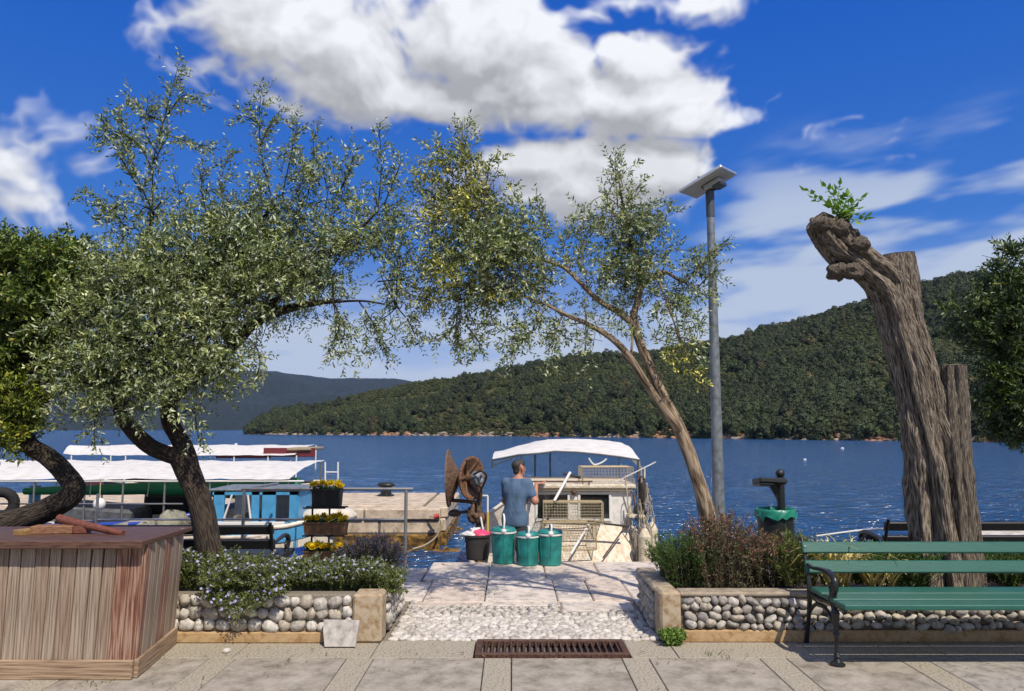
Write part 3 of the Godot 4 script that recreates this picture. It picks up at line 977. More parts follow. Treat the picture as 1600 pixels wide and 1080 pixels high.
# ---------------------------------------------------------------- stone pier on the left
func build_pier() -> void:
	var core := MB.new()
	core.box(Vector3(-13.0, -1.4, -17.82), Vector3(22.9, 2.74, 3.9))
	var pier := setting("pier", core, M.dark_mortar)
	var r := RandomNumberGenerator.new()
	r.seed = 15
	# courses of blocks on the near face and the end
	var levels := [[0.0, -0.22, M.pier_stone, 0.06], [-0.23, -0.5, M.pier_stone, 0.0], [-0.51, -1.2, M.pier_tide, 0.03]]
	for lv in levels:
		var x := -1.45
		var k := 0
		while x > -24.0:
			var w: float = [1.55, 2.1, 1.8, 2.4][k % 4] * (1.0 if lv[3] == 0.06 else 0.8)
			box_part(pier, "stone_block", Vector3(x - w / 2, (lv[0] + lv[1]) / 2, -15.93 + lv[3] - 0.18), Vector3(w - 0.018, lv[0] - lv[1], 0.5), lv[2], 0.025, Basis(Vector3.UP, r.randf_range(-0.004, 0.004)))
			x -= w
			k += 1
		var z := -16.14
		for q in 3:
			box_part(pier, "stone_block", Vector3(-1.62 + lv[3] * 0.6, (lv[0] + lv[1]) / 2, z - 0.63 - q * 1.22), Vector3(0.5, lv[0] - lv[1], 1.2), lv[2], 0.025)
	# top slabs
	var x2 := -1.88
	while x2 > -24.0:
		for j in 2:
			box_part(pier, "top_slab", Vector3(x2 - 1.1, -0.04, -17.12 - j * 1.62), Vector3(2.18, 0.12 + r.randf_range(-0.01, 0.01), 1.6), M.pier_stone, 0.015)
		x2 -= 2.2
	# a skirt of weed-covered footing at the waterline
	var foot := MB.new()
	var gn := FastNoiseLite.new()
	gn.seed = 4
	gn.frequency = 0.8
	for k in 14:
		foot.ball(Vector3(-1.5 - k * 0.75 + r.randf_range(-0.2, 0.2), -0.87, -15.72), Vector3(0.6, 0.09, 0.16), 10, 6, gn, 0.5)
	for k in 5:
		foot.ball(Vector3(-1.32, -0.87, -15.9 - k * 0.8), Vector3(0.16, 0.09, 0.55), 10, 6, gn, 0.5)
	part(pier, "footing", foot, M.pier_tide)
	# mooring bollard on the pier
	var bo := thing("mooring_bollard", "black iron mooring bollard standing on the stone pier", "bollard", Vector3(-3.009, 0.112, -18.6) * Vector3(1, 0, 1) + Vector3(0, 0.02, 0))
	var b := MB.new()
	b.lathe([Vector2(0.2, 0.0), Vector2(0.2, 0.03), Vector2(0.13, 0.06), Vector2(0.12, 0.17), Vector2(0.15, 0.2)], 16)
	part(bo, "stem", b, M.cast_iron)
	b = MB.new()
	b.ball(Vector3(0, 0.26, 0), Vector3(0.22, 0.075, 0.16), 14, 8)
	part(bo, "head", b, M.cast_iron)
	# fat hose with a red end down the end of the pier
	var ho := thing("water_pipe", "thin pipe with a red end running down the pier into the water", "pipe")
	var sm := smooth([[Vector3(-1.65, -0.13, -15.75), 0.018], [Vector3(-1.403, -0.226, -15.6), 0.02], [Vector3(-1.502, -0.514, -15.6), 0.02], [Vector3(-1.729, -0.688, -15.6), 0.02], [Vector3(-1.97, -0.763, -15.6), 0.02]], 5)
	b = MB.new()
	b.tube(sm[0], sm[1], 6)
	part(ho, "hose", b, M.rope)
	b = MB.new()
	b.rod(Vector3(-1.456, -0.114, -15.6), Vector3(-1.557, -0.139, -15.6), 0.05, 8)
	part(ho, "red_cap", b, M.red_pipe)

# ---------------------------------------------------------------- planters faced with pebbles
func pebble_wall(parent: Node3D, from: Vector3, to: Vector3, low: float, high: float, out: Vector3, shapes: Array, seed_: int, limit := 400, pale := false) -> void:
	var r := RandomNumberGenerator.new()
	r.seed = seed_
	var long := (to - from).length()
	var dir := (to - from) / long
	var rows := 3 if pale else 4
	var hh := (high - low) / rows
	var count := 0
	for row in rows:
		var s := r.randf_range(0.0, 0.05)
		while s < long - 0.03:
			var w := r.randf_range(0.046, 0.115) * (1.22 if pale else 1.0)
			var tall := hh * r.randf_range(0.8, 1.3)
			if s + w > long: w = long - s
			if w < 0.04: break
			var p := from + dir * (s + w / 2) + Vector3.UP * (low + (row + 0.5) * hh + r.randf_range(-0.014, 0.014) + sin(s * 5.0 + seed_) * 0.012)
			s += w * 0.97
			count += 1
			if count > limit: return
			var o := part(parent, "pebble", shapes[r.randi() % shapes.size()], (M.cobble_a if r.randf() < 0.4 else M["pebble_%d" % [0, 3, 1, 5][r.randi() % 4]]) if pale else M["pebble_%d" % (r.randi() % 6)], p + out * r.randf_range(-0.012, 0.006))
			var turn := Basis(out, r.randf_range(-0.6, 0.6))
			var face := Basis(dir, Vector3.UP, dir.cross(Vector3.UP))
			o.basis = turn * face * Basis.from_scale(Vector3(w * 1.04, tall * 1.02, 0.075))

func build_planters() -> void:
	var shapes := pebble_meshes(8, 60, 0.34)
	# left planter, partly behind the wooden counter
	var a := thing("stone_planter", "left planter faced with white pebbles, full of small blue flowers", "planter", Vector3.ZERO, 0.0, "pebble planters")
	box_part(a, "base_course", Vector3(-3.11, 0.04, -6.04), Vector3(3.8, 0.08, 0.12), M.ochre_concrete, 0.008)
	box_part(a, "mortar_wall", Vector3(-3.11, 0.2, -6.085), Vector3(3.8, 0.3, 0.13), M.mortar, 0.01)
	box_part(a, "corner_post", Vector3(-1.095, 0.18, -6.09), Vector3(0.225, 0.36, 0.22), M.post_concrete, 0.018)
	box_part(a, "side_wall", Vector3(-1.06, 0.16, -6.64), Vector3(0.12, 0.32, 0.88), M.mortar, 0.01)
	box_part(a, "back_wall", Vector3(-3.0, 0.15, -7.02), Vector3(3.78, 0.3, 0.1), M.mortar, 0.01)
	box_part(a, "soil", Vector3(-3.06, 0.13, -6.56), Vector3(3.86, 0.26, 0.8), M.soil, 0.01)
	pebble_wall(a, Vector3(-4.0, 0, -6.005), Vector3(-1.21, 0, -6.005), 0.085, 0.345, Vector3.BACK, shapes, 5, 180, true)
	pebble_wall(a, Vector3(-0.985, 0, -6.22), Vector3(-0.985, 0, -7.05), 0.02, 0.32, Vector3.RIGHT, shapes, 6, 60)
	# right planter behind the green bench
	var b := thing("stone_planter", "right planter faced with grey pebbles, behind the green bench", "planter", Vector3.ZERO, 0.0, "pebble planters")
	box_part(b, "base_course", Vector3(3.33, 0.045, -6.06), Vector3(4.1, 0.09, 0.12), M.ochre_concrete, 0.008)
	box_part(b, "mortar_wall", Vector3(3.33, 0.2, -6.105), Vector3(4.1, 0.26, 0.13), M.dark_mortar, 0.01)
	box_part(b, "coping", Vector3(3.33, 0.347, -6.11), Vector3(4.1, 0.035, 0.17), M.coping, 0.012)
	box_part(b, "corner_post", Vector3(1.205, 0.185, -6.13), Vector3(0.16, 0.37, 0.24), M.post_concrete, 0.018)
	box_part(b, "side_wall", Vector3(1.21, 0.16, -6.66), Vector3(0.12, 0.32, 0.8), M.mortar, 0.01)
	box_part(b, "coping", Vector3(1.195, 0.345, -6.66), Vector3(0.17, 0.05, 0.82), M.coping, 0.015)
	box_part(b, "back_wall", Vector3(3.3, 0.15, -7.1), Vector3(4.3, 0.3, 0.1), M.mortar, 0.01)
	box_part(b, "soil", Vector3(3.32, 0.13, -6.62), Vector3(4.1, 0.26, 0.85), M.soil, 0.01)
	pebble_wall(b, Vector3(1.29, 0, -6.02), Vector3(5.2, 0, -6.02), 0.092, 0.33, Vector3.BACK, shapes, 7, 230)
	pebble_wall(b, Vector3(1.135, 0, -7.05), Vector3(1.135, 0, -6.26), 0.02, 0.32, Vector3.LEFT, shapes, 8, 60)

# ---------------------------------------------------------------- trees
# leaves in pairs along a short twig
func shoot(b: MB, at: Vector3, dir: Vector3, long: float, pairs: int, st: Dictionary, r: RandomNumberGenerator, tone: Color) -> void:
	var ax := dir
	var p := at
	var step := long / pairs
	var side := ax.cross(any_dir(r)).normalized()
	var droop: float = st.get("droop", 0.12)
	for k in pairs:
		ax = (ax + Vector3.DOWN * droop * 0.3 + any_dir(r) * 0.1).normalized()
		p += ax * step
		side = (side - ax * side.dot(ax)).normalized()
		if k % 2: side = ax.cross(side)
		var taper := 1.0 if k < pairs - 2 else 0.75
		for s in [-1.0, 1.0]:
			if r.randf() < 0.06: continue
			var ld: Vector3 = (ax * st.lean + side * s + any_dir(r) * 0.35).normalized()
			var ls := ld.cross(any_dir(r)).normalized()
			var q := r.randf()
			var c: Color = st.dark.lerp(st.mid, r.randf())
			if q < st.pale_share: c = st.pale
			c = c * tone * r.randf_range(0.75, 1.25)
			b.leaf(p, ld, ls, st.long * taper * r.randf_range(0.7, 1.2), st.wide * r.randf_range(0.8, 1.2), c)

func crown_clump(b: MB, tw: MB, c: Array, root: Vector3, st: Dictionary, r: RandomNumberGenerator) -> void:
	var at: Vector3 = c[0]
	var rad: Vector3 = c[1]
	var dens: float = c[2]
	var tone: Color = c[3] if c.size() > 3 else Color(1, 1, 1)
	var vol := rad.x * rad.y * rad.z
	var m := int(st.density * dens * pow(vol, 0.72) * 9.0)
	for k in m / 6:
		# a spray: one fine twig with leafy side shoots
		var o := any_dir(r) * pow(r.randf(), 0.42)
		var p := at + o * rad * 0.9
		if knot.get_noise_3d(p.x * 2.3, p.y * 2.3, p.z * 2.3) < -0.12 - 0.12 * dens: continue
		var ax: Vector3 = (o * 0.9 + Vector3.UP * st.lift + any_dir(r) * 0.55).normalized()
		var long: float = r.randf_range(0.2, 0.42) * st.get("reach", 1.0)
		p -= ax * long * 0.5
		var sd := ax.cross(any_dir(r)).normalized()
		var shade: Color = tone * Color(0.88, 0.93, 1.08).lerp(Color(1.14, 1.12, 0.8), r.randf()) * r.randf_range(0.8, 1.2)
		var tp := [p]
		var tr := [0.0032]
		for q in 6:
			ax = (ax + Vector3.DOWN * st.get("droop", 0.1) * 0.5 + any_dir(r) * 0.12).normalized()
			p += ax * long / 6.0
			tp.append(p)
			tr.append(0.003 - 0.0003 * q)
			sd = (sd - ax * sd.dot(ax)).normalized().rotated(ax, 2.2)
			var dir := (ax * 0.8 + sd * (0.75 if q < 5 else 0.05) + any_dir(r) * 0.2).normalized()
			shoot(b, p, dir, r.randf_range(0.08, 0.17) * st.get("reach", 1.0), st.pairs - 2, st, r, shade)
		tw.tube(tp, tr, 3, false)
	for k in maxi(2, int(m * 0.018)):
		var o2 := any_dir(r) * 0.85
		var e := at + o2 * rad
		var mid := root.lerp(e, 0.5) + any_dir(r) * 0.12 + Vector3(0, 0.06, 0)
		var sm := smooth([[root, 0.006], [mid, 0.004], [e, 0.002]], 4)
		tw.tube(sm[0], sm[1], 4, false)

# an upright or hanging whip with leafy side shoots
func whip(b: MB, tw: MB, knots: Array, st: Dictionary, r: RandomNumberGenerator, from := 0.15, every := 0.02, spread := 0.75) -> void:
	var kn := []
	for k in knots.size():
		kn.append([knots[k], lerpf(0.0075, 0.0025, float(k) / (knots.size() - 1))])
	var sm := smooth(kn, 8)
	tw.tube(sm[0], sm[1], 5, false)
	var pts: Array = sm[0]
	var total := 0.0
	for k in pts.size() - 1: total += (pts[k + 1] - pts[k]).length()
	var s := 0.0
	var due := from * total
	for k in pts.size() - 1:
		var sg: Vector3 = pts[k + 1] - pts[k]
		while due <= s + sg.length():
			var p: Vector3 = pts[k] + sg.normalized() * (due - s)
			var dir := (sg.normalized() * 0.9 + any_dir(r) * spread).normalized()
			shoot(b, p, dir, r.randf_range(0.08, 0.2), 5, st, r, g(r.randf_range(0.9, 1.15)))
			due += every
		s += sg.length()

func nearest_on(limbs: Array, p: Vector3) -> Vector3:
	var best := Vector3.ZERO
	var bd := 1e9
	for l in limbs:
		for k in range(1, l.size()):
			var d: float = (l[k][0] - p).length()
			if d < bd:
				bd = d
				best = l[k][0]
	return best

func tree(called: String, label: String, limbs: Array, bark: Material, clumps: Array, whips: Array, st: Dictionary, seed_: int, leaf_mat: Material, gnarl := 0.22) -> Node3D:
	var r := RandomNumberGenerator.new()
	r.seed = seed_
	var base: Vector3 = limbs[0][0][0]
	var o := thing(called, label, "tree", base)
	var tr := MB.new()
	tr.xf = Transform3D(Basis(), -base)
	for k in limbs.size():
		var sm := smooth(limbs[k], 7)
		tr.tube(sm[0], sm[1], 14 if k < 2 else 9, true, knot, gnarl)
		if k == 0:
			part(o, "trunk", tr, bark)
			tr = MB.new()
			tr.xf = Transform3D(Basis(), -base)
	var b := MB.new()
	b.xf = tr.xf
	for c in clumps:
		crown_clump(b, tr, c, nearest_on(limbs, c[0]), st, r)
	for w in whips:
		whip(b, tr, w, st, r)
	part(o, "limbs", tr, bark)
	part(o, "crown", b, leaf_mat)
	return o

func build_trees() -> void:
	var olive := {"dark": Color(0.075, 0.11, 0.03), "mid": Color(0.25, 0.3, 0.11), "pale": Color(0.44, 0.48, 0.32), "pale_share": 0.34, "long": 0.054, "wide": 0.016, "lean": 0.9, "lift": 0.35, "pairs": 7, "density": 340.0, "droop": 0.15}
	var yel := Color(1.35, 1.15, 0.6)
	# left olive, growing out of the flower bed
	var limbs := [
		[[Vector3(-2.45, 0.235, -6.55), 0.124], [Vector3(-2.505, 0.545, -6.55), 0.102], [Vector3(-2.62, 0.965, -6.55), 0.092], [Vector3(-2.753, 1.283, -6.55), 0.096], [Vector3(-2.858, 1.444, -6.55), 0.080]],
		[[Vector3(-2.725, 1.257, -6.55), 0.080], [Vector3(-2.81, 1.47, -6.6), 0.078], [Vector3(-2.933, 1.687, -6.62), 0.074], [Vector3(-2.933, 1.881, -6.65), 0.068], [Vector3(-2.769, 2.078, -6.7), 0.060], [Vector3(-2.47, 2.303, -6.7), 0.052], [Vector3(-2.21, 2.551, -6.65), 0.044], [Vector3(-1.836, 2.668, -6.6), 0.032], [Vector3(-1.535, 2.696, -6.5), 0.018]],
		[[Vector3(-2.81, 1.364, -6.55), 0.080], [Vector3(-3.018, 1.445, -6.5), 0.068], [Vector3(-3.18, 1.605, -6.45), 0.060], [Vector3(-3.261, 1.79, -6.4), 0.054], [Vector3(-3.288, 2.084, -6.4), 0.048], [Vector3(-3.18, 2.57, -6.4), 0.036], [Vector3(-3.122, 3.075, -6.45), 0.024], [Vector3(-3.098, 3.469, -6.45), 0.013]],
		[[Vector3(-2.47, 2.303, -6.7), 0.040], [Vector3(-2.582, 2.746, -6.8), 0.036], [Vector3(-2.483, 3.155, -6.8), 0.026], [Vector3(-2.192, 3.555, -6.75), 0.014]],
		[[Vector3(-2.21, 2.551, -6.65), 0.032], [Vector3(-1.872, 2.959, -6.7), 0.024], [Vector3(-1.482, 3.249, -6.7), 0.016], [Vector3(-1.202, 3.541, -6.7), 0.010]],
		[[Vector3(-3.271, 1.977, -6.4), 0.036], [Vector3(-3.372, 2.172, -6.2), 0.026], [Vector3(-3.484, 2.369, -6.1), 0.016]],
		[[Vector3(-1.836, 2.668, -6.6), 0.016], [Vector3(-1.316, 2.696, -6.5), 0.010], [Vector3(-0.986, 2.64, -6.5), 0.005]],
	]
	var clumps := [
		[Vector3(-2.923, 2.662, -6.3), Vector3(0.62, 0.55, 0.6), 1.15], [Vector3(-3.286, 2.487, -6.2), Vector3(0.42, 0.45, 0.45), 1.0], [Vector3(-2.666, 2.959, -6.7), Vector3(0.6, 0.5, 0.6), 1.3],
		[Vector3(-2.162, 3.133, -6.7), Vector3(0.5, 0.45, 0.5), 1.3], [Vector3(-1.696, 3.179, -6.65), Vector3(0.4, 0.42, 0.45), 1.1], [Vector3(-3.178, 3.036, -6.4), Vector3(0.4, 0.36, 0.4), 0.8],
		[Vector3(-2.197, 2.779, -6.5), Vector3(0.5, 0.24, 0.4), 1.3], [Vector3(-2.849, 2.094, -6.2), Vector3(0.55, 0.3, 0.45), 1.25], [Vector3(-3.232, 2.01, -6.1), Vector3(0.38, 0.26, 0.35), 1.0],
		[Vector3(-2.524, 2.353, -6.4), Vector3(0.4, 0.3, 0.4), 1.1], [Vector3(-3.533, 2.251, -6.2), Vector3(0.28, 0.35, 0.35), 0.8], [Vector3(-2.063, 3.6, -6.7), Vector3(0.32, 0.32, 0.32), 0.75],
		[Vector3(-1.608, 3.718, -6.7), Vector3(0.28, 0.28, 0.3), 0.7], [Vector3(-2.544, 3.453, -6.7), Vector3(0.32, 0.3, 0.35), 0.75], [Vector3(-1.368, 3.249, -6.7), Vector3(0.3, 0.3, 0.32), 0.75],
		[Vector3(-1.143, 3.424, -6.7), Vector3(0.26, 0.36, 0.3), 0.65], [Vector3(-1.043, 3.006, -6.65), Vector3(0.28, 0.32, 0.3), 0.6], [Vector3(-1.149, 2.585, -6.5), Vector3(0.25, 0.22, 0.25), 0.4],
		[Vector3(-0.877, 2.696, -6.5), Vector3(0.2, 0.22, 0.25), 0.35], [Vector3(-1.534, 2.64, -6.5), Vector3(0.22, 0.2, 0.22), 0.5], [Vector3(-1.515, 2.331, -6.45), Vector3(0.1, 0.16, 0.12), 0.45],
		[Vector3(-1.093, 2.359, -6.45), Vector3(0.14, 0.14, 0.14), 0.45], [Vector3(-2.833, 3.483, -6.5), Vector3(0.35, 0.22, 0.3), 0.6], [Vector3(-2.944, 1.857, -6.1), Vector3(0.32, 0.16, 0.28), 0.7],
		[Vector3(-2.17, 2.218, -6.4), Vector3(0.07, 0.2, 0.1), 0.4], [Vector3(-3.266, 1.778, -6), Vector3(0.15, 0.14, 0.15), 0.45], [Vector3(-3.385, 3.342, -6.4), Vector3(0.2, 0.2, 0.2), 0.4],
	]
	var whips := [
		[Vector3(-3.111, 3.075, -6.45), Vector3(-3.101, 3.525, -6.45), Vector3(-3.11, 3.924, -6.45), Vector3(-3.03, 4.328, -6.45), Vector3(-2.934, 4.797, -6.45)], [Vector3(-3.098, 3.469, -6.45), Vector3(-3.215, 3.736, -6.4), Vector3(-3.34, 4.02, -6.4), Vector3(-3.398, 4.365, -6.4)],
		[Vector3(-3.104, 3.81, -6.45), Vector3(-3.231, 4.049, -6.4), Vector3(-3.459, 4.163, -6.4), Vector3(-3.592, 4.077, -6.4)], [Vector3(-3.107, 3.867, -6.45), Vector3(-2.998, 4.126, -6.45), Vector3(-2.783, 4.068, -6.45), Vector3(-2.615, 4.051, -6.45)],
		[Vector3(-3.206, 3.639, -6.45), Vector3(-3.392, 3.963, -6.4), Vector3(-3.548, 4.279, -6.4)], [Vector3(-3.044, 4.27, -6.45), Vector3(-2.887, 4.503, -6.45), Vector3(-2.746, 4.474, -6.45)], [Vector3(-3.044, 4.27, -6.45), Vector3(-3.216, 4.358, -6.45), Vector3(-3.335, 4.503, -6.45)],
		[Vector3(-3.085, 3.982, -6.45), Vector3(-3.208, 4.212, -6.45), Vector3(-3.181, 4.445, -6.45)], [Vector3(-3.273, 3.286, -6.4), Vector3(-3.476, 3.51, -6.4), Vector3(-3.647, 3.623, -6.4)], [Vector3(-3.197, 3.398, -6.4), Vector3(-3.339, 3.51, -6.4), Vector3(-3.47, 3.398, -6.4)],
		[Vector3(-2.134, 3.555, -6.75), Vector3(-2.253, 3.972, -6.75), Vector3(-2.306, 4.334, -6.75), Vector3(-2.302, 4.712, -6.75)], [Vector3(-2.289, 4.334, -6.75), Vector3(-2.397, 4.425, -6.75), Vector3(-2.504, 4.455, -6.75)], [Vector3(-2.3, 4.153, -6.75), Vector3(-2.192, 4.395, -6.75), Vector3(-2.108, 4.516, -6.75)],
		[Vector3(-2.515, 3.424, -6.7), Vector3(-2.615, 3.777, -6.7), Vector3(-2.552, 4.074, -6.7)], [Vector3(-2.684, 3.365, -6.7), Vector3(-2.785, 3.718, -6.7), Vector3(-2.777, 3.943, -6.7)], [Vector3(-2.065, 3.659, -6.7), Vector3(-1.992, 4.074, -6.7), Vector3(-1.943, 4.374, -6.7)],
		[Vector3(-1.836, 3.659, -6.7), Vector3(-1.788, 4.014, -6.7), Vector3(-1.806, 4.242, -6.7)], [Vector3(-1.55, 3.718, -6.7), Vector3(-1.452, 3.943, -6.7), Vector3(-1.433, 4.104, -6.7)], [Vector3(-1.202, 3.541, -6.7), Vector3(-1.176, 3.955, -6.7), Vector3(-1.205, 4.302, -6.7)], [Vector3(-1.146, 3.6, -6.7), Vector3(-1.036, 3.895, -6.7), Vector3(-0.992, 4.014, -6.7)],
		[Vector3(-1.724, 3.777, -6.7), Vector3(-1.904, 4.014, -6.7), Vector3(-2.079, 4.074, -6.7)], [Vector3(-0.986, 2.64, -6.5), Vector3(-0.875, 2.502, -6.5), Vector3(-0.818, 2.364, -6.5)], [Vector3(-1.316, 2.696, -6.5), Vector3(-1.175, 2.474, -6.5), Vector3(-1.088, 2.211, -6.5)],
		[Vector3(-1.535, 2.696, -6.5), Vector3(-1.465, 2.495, -6.45), Vector3(-1.54, 2.25, -6.45)], [Vector3(-2.236, 2.364, -6.5), Vector3(-2.116, 2.218, -6.4), Vector3(-2.134, 1.977, -6.4)], [Vector3(-1.173, 2.882, -6.6), Vector3(-0.893, 2.882, -6.6), Vector3(-0.735, 2.713, -6.6)],
		[Vector3(-2.813, 1.658, -6.4), Vector3(-2.617, 1.761, -6.3), Vector3(-2.553, 1.502, -6.3)], [Vector3(-3.153, 1.959, -6.1), Vector3(-3.237, 1.704, -6), Vector3(-3.235, 1.506, -6)], [Vector3(-3.306, 1.959, -6.1), Vector3(-3.477, 1.953, -6), Vector3(-3.564, 1.754, -6)],
	]
	tree("olive_tree", "large silvery olive tree with a dark forked trunk in the flower bed", limbs, M.bark_dark, clumps, whips, olive, 101, M.leaf, 0.3)
	# middle olive with the pale leaning trunk
	limbs = [
		[[Vector3(1.716, 0.272, -6.62), 0.094], [Vector3(1.667, 0.798, -6.62), 0.069], [Vector3(1.579, 1.172, -6.62), 0.060], [Vector3(1.437, 1.595, -6.62), 0.056], [Vector3(1.279, 1.923, -6.62), 0.051], [Vector3(1.163, 2.211, -6.62), 0.039], [Vector3(1.079, 2.463, -6.62), 0.034], [Vector3(1.06, 2.631, -6.62), 0.033]],
		[[Vector3(1.432, 1.595, -6.6), 0.039], [Vector3(1.2, 1.904, -6.55), 0.033], [Vector3(1.006, 2.2, -6.5), 0.031], [Vector3(0.845, 2.375, -6.5), 0.027], [Vector3(0.624, 2.495, -6.45), 0.022], [Vector3(0.431, 2.57, -6.4), 0.017], [Vector3(0.243, 2.668, -6.4), 0.011], [Vector3(-0.054, 2.761, -6.4), 0.006]],
		[[Vector3(1.079, 2.463, -6.62), 0.031], [Vector3(0.956, 2.589, -6.6), 0.027], [Vector3(0.746, 2.704, -6.55), 0.022], [Vector3(0.577, 2.863, -6.5), 0.019], [Vector3(0.441, 2.986, -6.5), 0.016], [Vector3(0.166, 3.087, -6.5), 0.012], [Vector3(-0.166, 3.2, -6.5), 0.009], [Vector3(-0.444, 3.426, -6.5), 0.005]],
		[[Vector3(1.059, 2.603, -6.62), 0.031], [Vector3(1.125, 2.863, -6.65), 0.027], [Vector3(1.074, 3.179, -6.65), 0.020], [Vector3(0.995, 3.527, -6.65), 0.012], [Vector3(0.943, 3.878, -6.65), 0.005]],
		[[Vector3(1.124, 2.835, -6.65), 0.020], [Vector3(1.324, 2.978, -6.65), 0.016], [Vector3(1.508, 2.882, -6.6), 0.011], [Vector3(1.652, 3.053, -6.6), 0.005]],
		[[Vector3(1.006, 2.2, -6.5), 0.012], [Vector3(1.033, 2.37, -6.55), 0.011], [Vector3(1.021, 2.516, -6.6), 0.016]],
		[[Vector3(1.294, 2.892, -6.65), 0.011], [Vector3(1.342, 2.64, -6.5), 0.008], [Vector3(1.444, 2.31, -6.5), 0.004]],
	]
	clumps = [
		[Vector3(-0.401, 3.712, -6.5), Vector3(0.36, 0.3, 0.36), 1.05, yel], [Vector3(-0.304, 3.228, -6.5), Vector3(0.46, 0.36, 0.45), 1.2], [Vector3(-0.583, 3.483, -6.5), Vector3(0.26, 0.32, 0.3), 0.8, yel],
		[Vector3(-0.109, 2.908, -6.45), Vector3(0.42, 0.3, 0.4), 1.1], [Vector3(-0.467, 2.807, -6.5), Vector3(0.32, 0.26, 0.32), 0.9, yel], [Vector3(0, 3.313, -6.5), Vector3(0.28, 0.3, 0.32), 0.9],
		[Vector3(0.193, 2.975, -6.5), Vector3(0.2, 0.32, 0.25), 0.6], [Vector3(-0.421, 4.07, -6.5), Vector3(0.12, 0.18, 0.14), 0.6], [Vector3(-0.498, 2.331, -6.45), Vector3(0.16, 0.12, 0.14), 0.5],
		[Vector3(0, 2.44, -6.45), Vector3(0.18, 0.22, 0.2), 0.6], [Vector3(0.324, 2.624, -6.4), Vector3(0.22, 0.26, 0.25), 0.5], [Vector3(-0.719, 3.2, -6.5), Vector3(0.18, 0.22, 0.2), 0.5, yel],
		[Vector3(0.923, 3.702, -6.65), Vector3(0.17, 0.24, 0.2), 0.95], [Vector3(0.934, 3.294, -6.65), Vector3(0.3, 0.3, 0.3), 1.0], [Vector3(1.186, 3.15, -6.65), Vector3(0.3, 0.3, 0.3), 0.95], [Vector3(0.839, 2.967, -6.6), Vector3(0.26, 0.24, 0.26), 0.8],
		[Vector3(1.395, 2.826, -6.6), Vector3(0.28, 0.26, 0.28), 0.6], [Vector3(1.515, 2.509, -6.55), Vector3(0.2, 0.26, 0.22), 0.55], [Vector3(1.248, 3.41, -6.65), Vector3(0.2, 0.18, 0.2), 0.8], [Vector3(0.677, 2.44, -6.45), Vector3(0.26, 0.24, 0.26), 0.6],
		[Vector3(0.619, 3.397, -6.6), Vector3(0.14, 0.06, 0.12), 0.6, yel], [Vector3(1.582, 2.985, -6.55), Vector3(0.14, 0.22, 0.18), 0.45], [Vector3(1.441, 2.173, -6.5), Vector3(0.18, 0.1, 0.16), 0.6, yel], [Vector3(0.536, 2.272, -6.4), Vector3(0.16, 0.1, 0.15), 0.35],
		[Vector3(1.304, 2.902, -6.7), Vector3(0.22, 0.22, 0.22), 0.6], [Vector3(1.049, 2.902, -6.7), Vector3(0.2, 0.24, 0.22), 0.8], [Vector3(1.293, 2.426, -6.55), Vector3(0.2, 0.16, 0.2), 0.4],
	]
	whips = [
		[Vector3(-0.391, 3.769, -6.5), Vector3(-0.437, 4.029, -6.5), Vector3(-0.433, 4.291, -6.5)], [Vector3(-0.531, 3.827, -6.5), Vector3(-0.616, 4, -6.5), Vector3(-0.634, 4.087, -6.5)], [Vector3(-0.223, 3.712, -6.5), Vector3(-0.196, 3.913, -6.5), Vector3(-0.157, 3.942, -6.5)],
		[Vector3(0.939, 3.585, -6.65), Vector3(0.925, 3.819, -6.65), Vector3(0.928, 4.026, -6.65)], [Vector3(0.995, 3.527, -6.65), Vector3(1.083, 3.702, -6.65), Vector3(1.159, 3.79, -6.65)], [Vector3(1.245, 3.236, -6.65), Vector3(1.363, 3.468, -6.65), Vector3(1.393, 3.573, -6.65)],
		[Vector3(1.581, 2.929, -6.55), Vector3(1.696, 3.07, -6.55), Vector3(1.793, 3.183, -6.55)], [Vector3(1.605, 2.816, -6.55), Vector3(1.719, 2.929, -6.55), Vector3(1.762, 2.872, -6.55)], [Vector3(0.243, 2.668, -6.4), Vector3(0.161, 2.407, -6.4), Vector3(-0.054, 2.191, -6.4)],
		[Vector3(0.431, 2.57, -6.4), Vector3(0.349, 2.353, -6.4), Vector3(0.332, 2.11, -6.4)], [Vector3(-0.439, 2.751, -6.5), Vector3(-0.477, 2.468, -6.45), Vector3(-0.459, 2.239, -6.45)], [Vector3(-0.437, 2.53, -6.5), Vector3(-0.622, 2.359, -6.45), Vector3(-0.757, 2.331, -6.45)], [Vector3(-0.382, 2.474, -6.5), Vector3(-0.27, 2.304, -6.45), Vector3(-0.351, 2.223, -6.45)],
		[Vector3(0.577, 2.863, -6.5), Vector3(0.442, 3.087, -6.5), Vector3(0.516, 3.398, -6.5)], [Vector3(0.659, 2.751, -6.5), Vector3(0.608, 3.143, -6.5), Vector3(0.693, 3.369, -6.5)], [Vector3(-0.611, 3.483, -6.5), Vector3(-0.808, 3.654, -6.5), Vector3(-0.838, 3.827, -6.5)], [Vector3(0.221, 3.087, -6.5), Vector3(0.305, 3.313, -6.5), Vector3(0.222, 3.54, -6.5)],
	]
	tree("olive_tree", "slender olive tree with a pale leaning trunk beside the street lamp", limbs, M.bark_light, clumps, whips, olive, 102, M.leaf, 0.25)
	# dense evergreen at the left edge
	var pit := {"dark": Color(0.045, 0.08, 0.018), "mid": Color(0.16, 0.22, 0.045), "pale": Color(0.26, 0.27, 0.05), "pale_share": 0.1, "long": 0.062, "wide": 0.021, "lean": 0.8, "lift": 0.3, "pairs": 6, "density": 520.0, "droop": 0.05, "reach": 0.6}
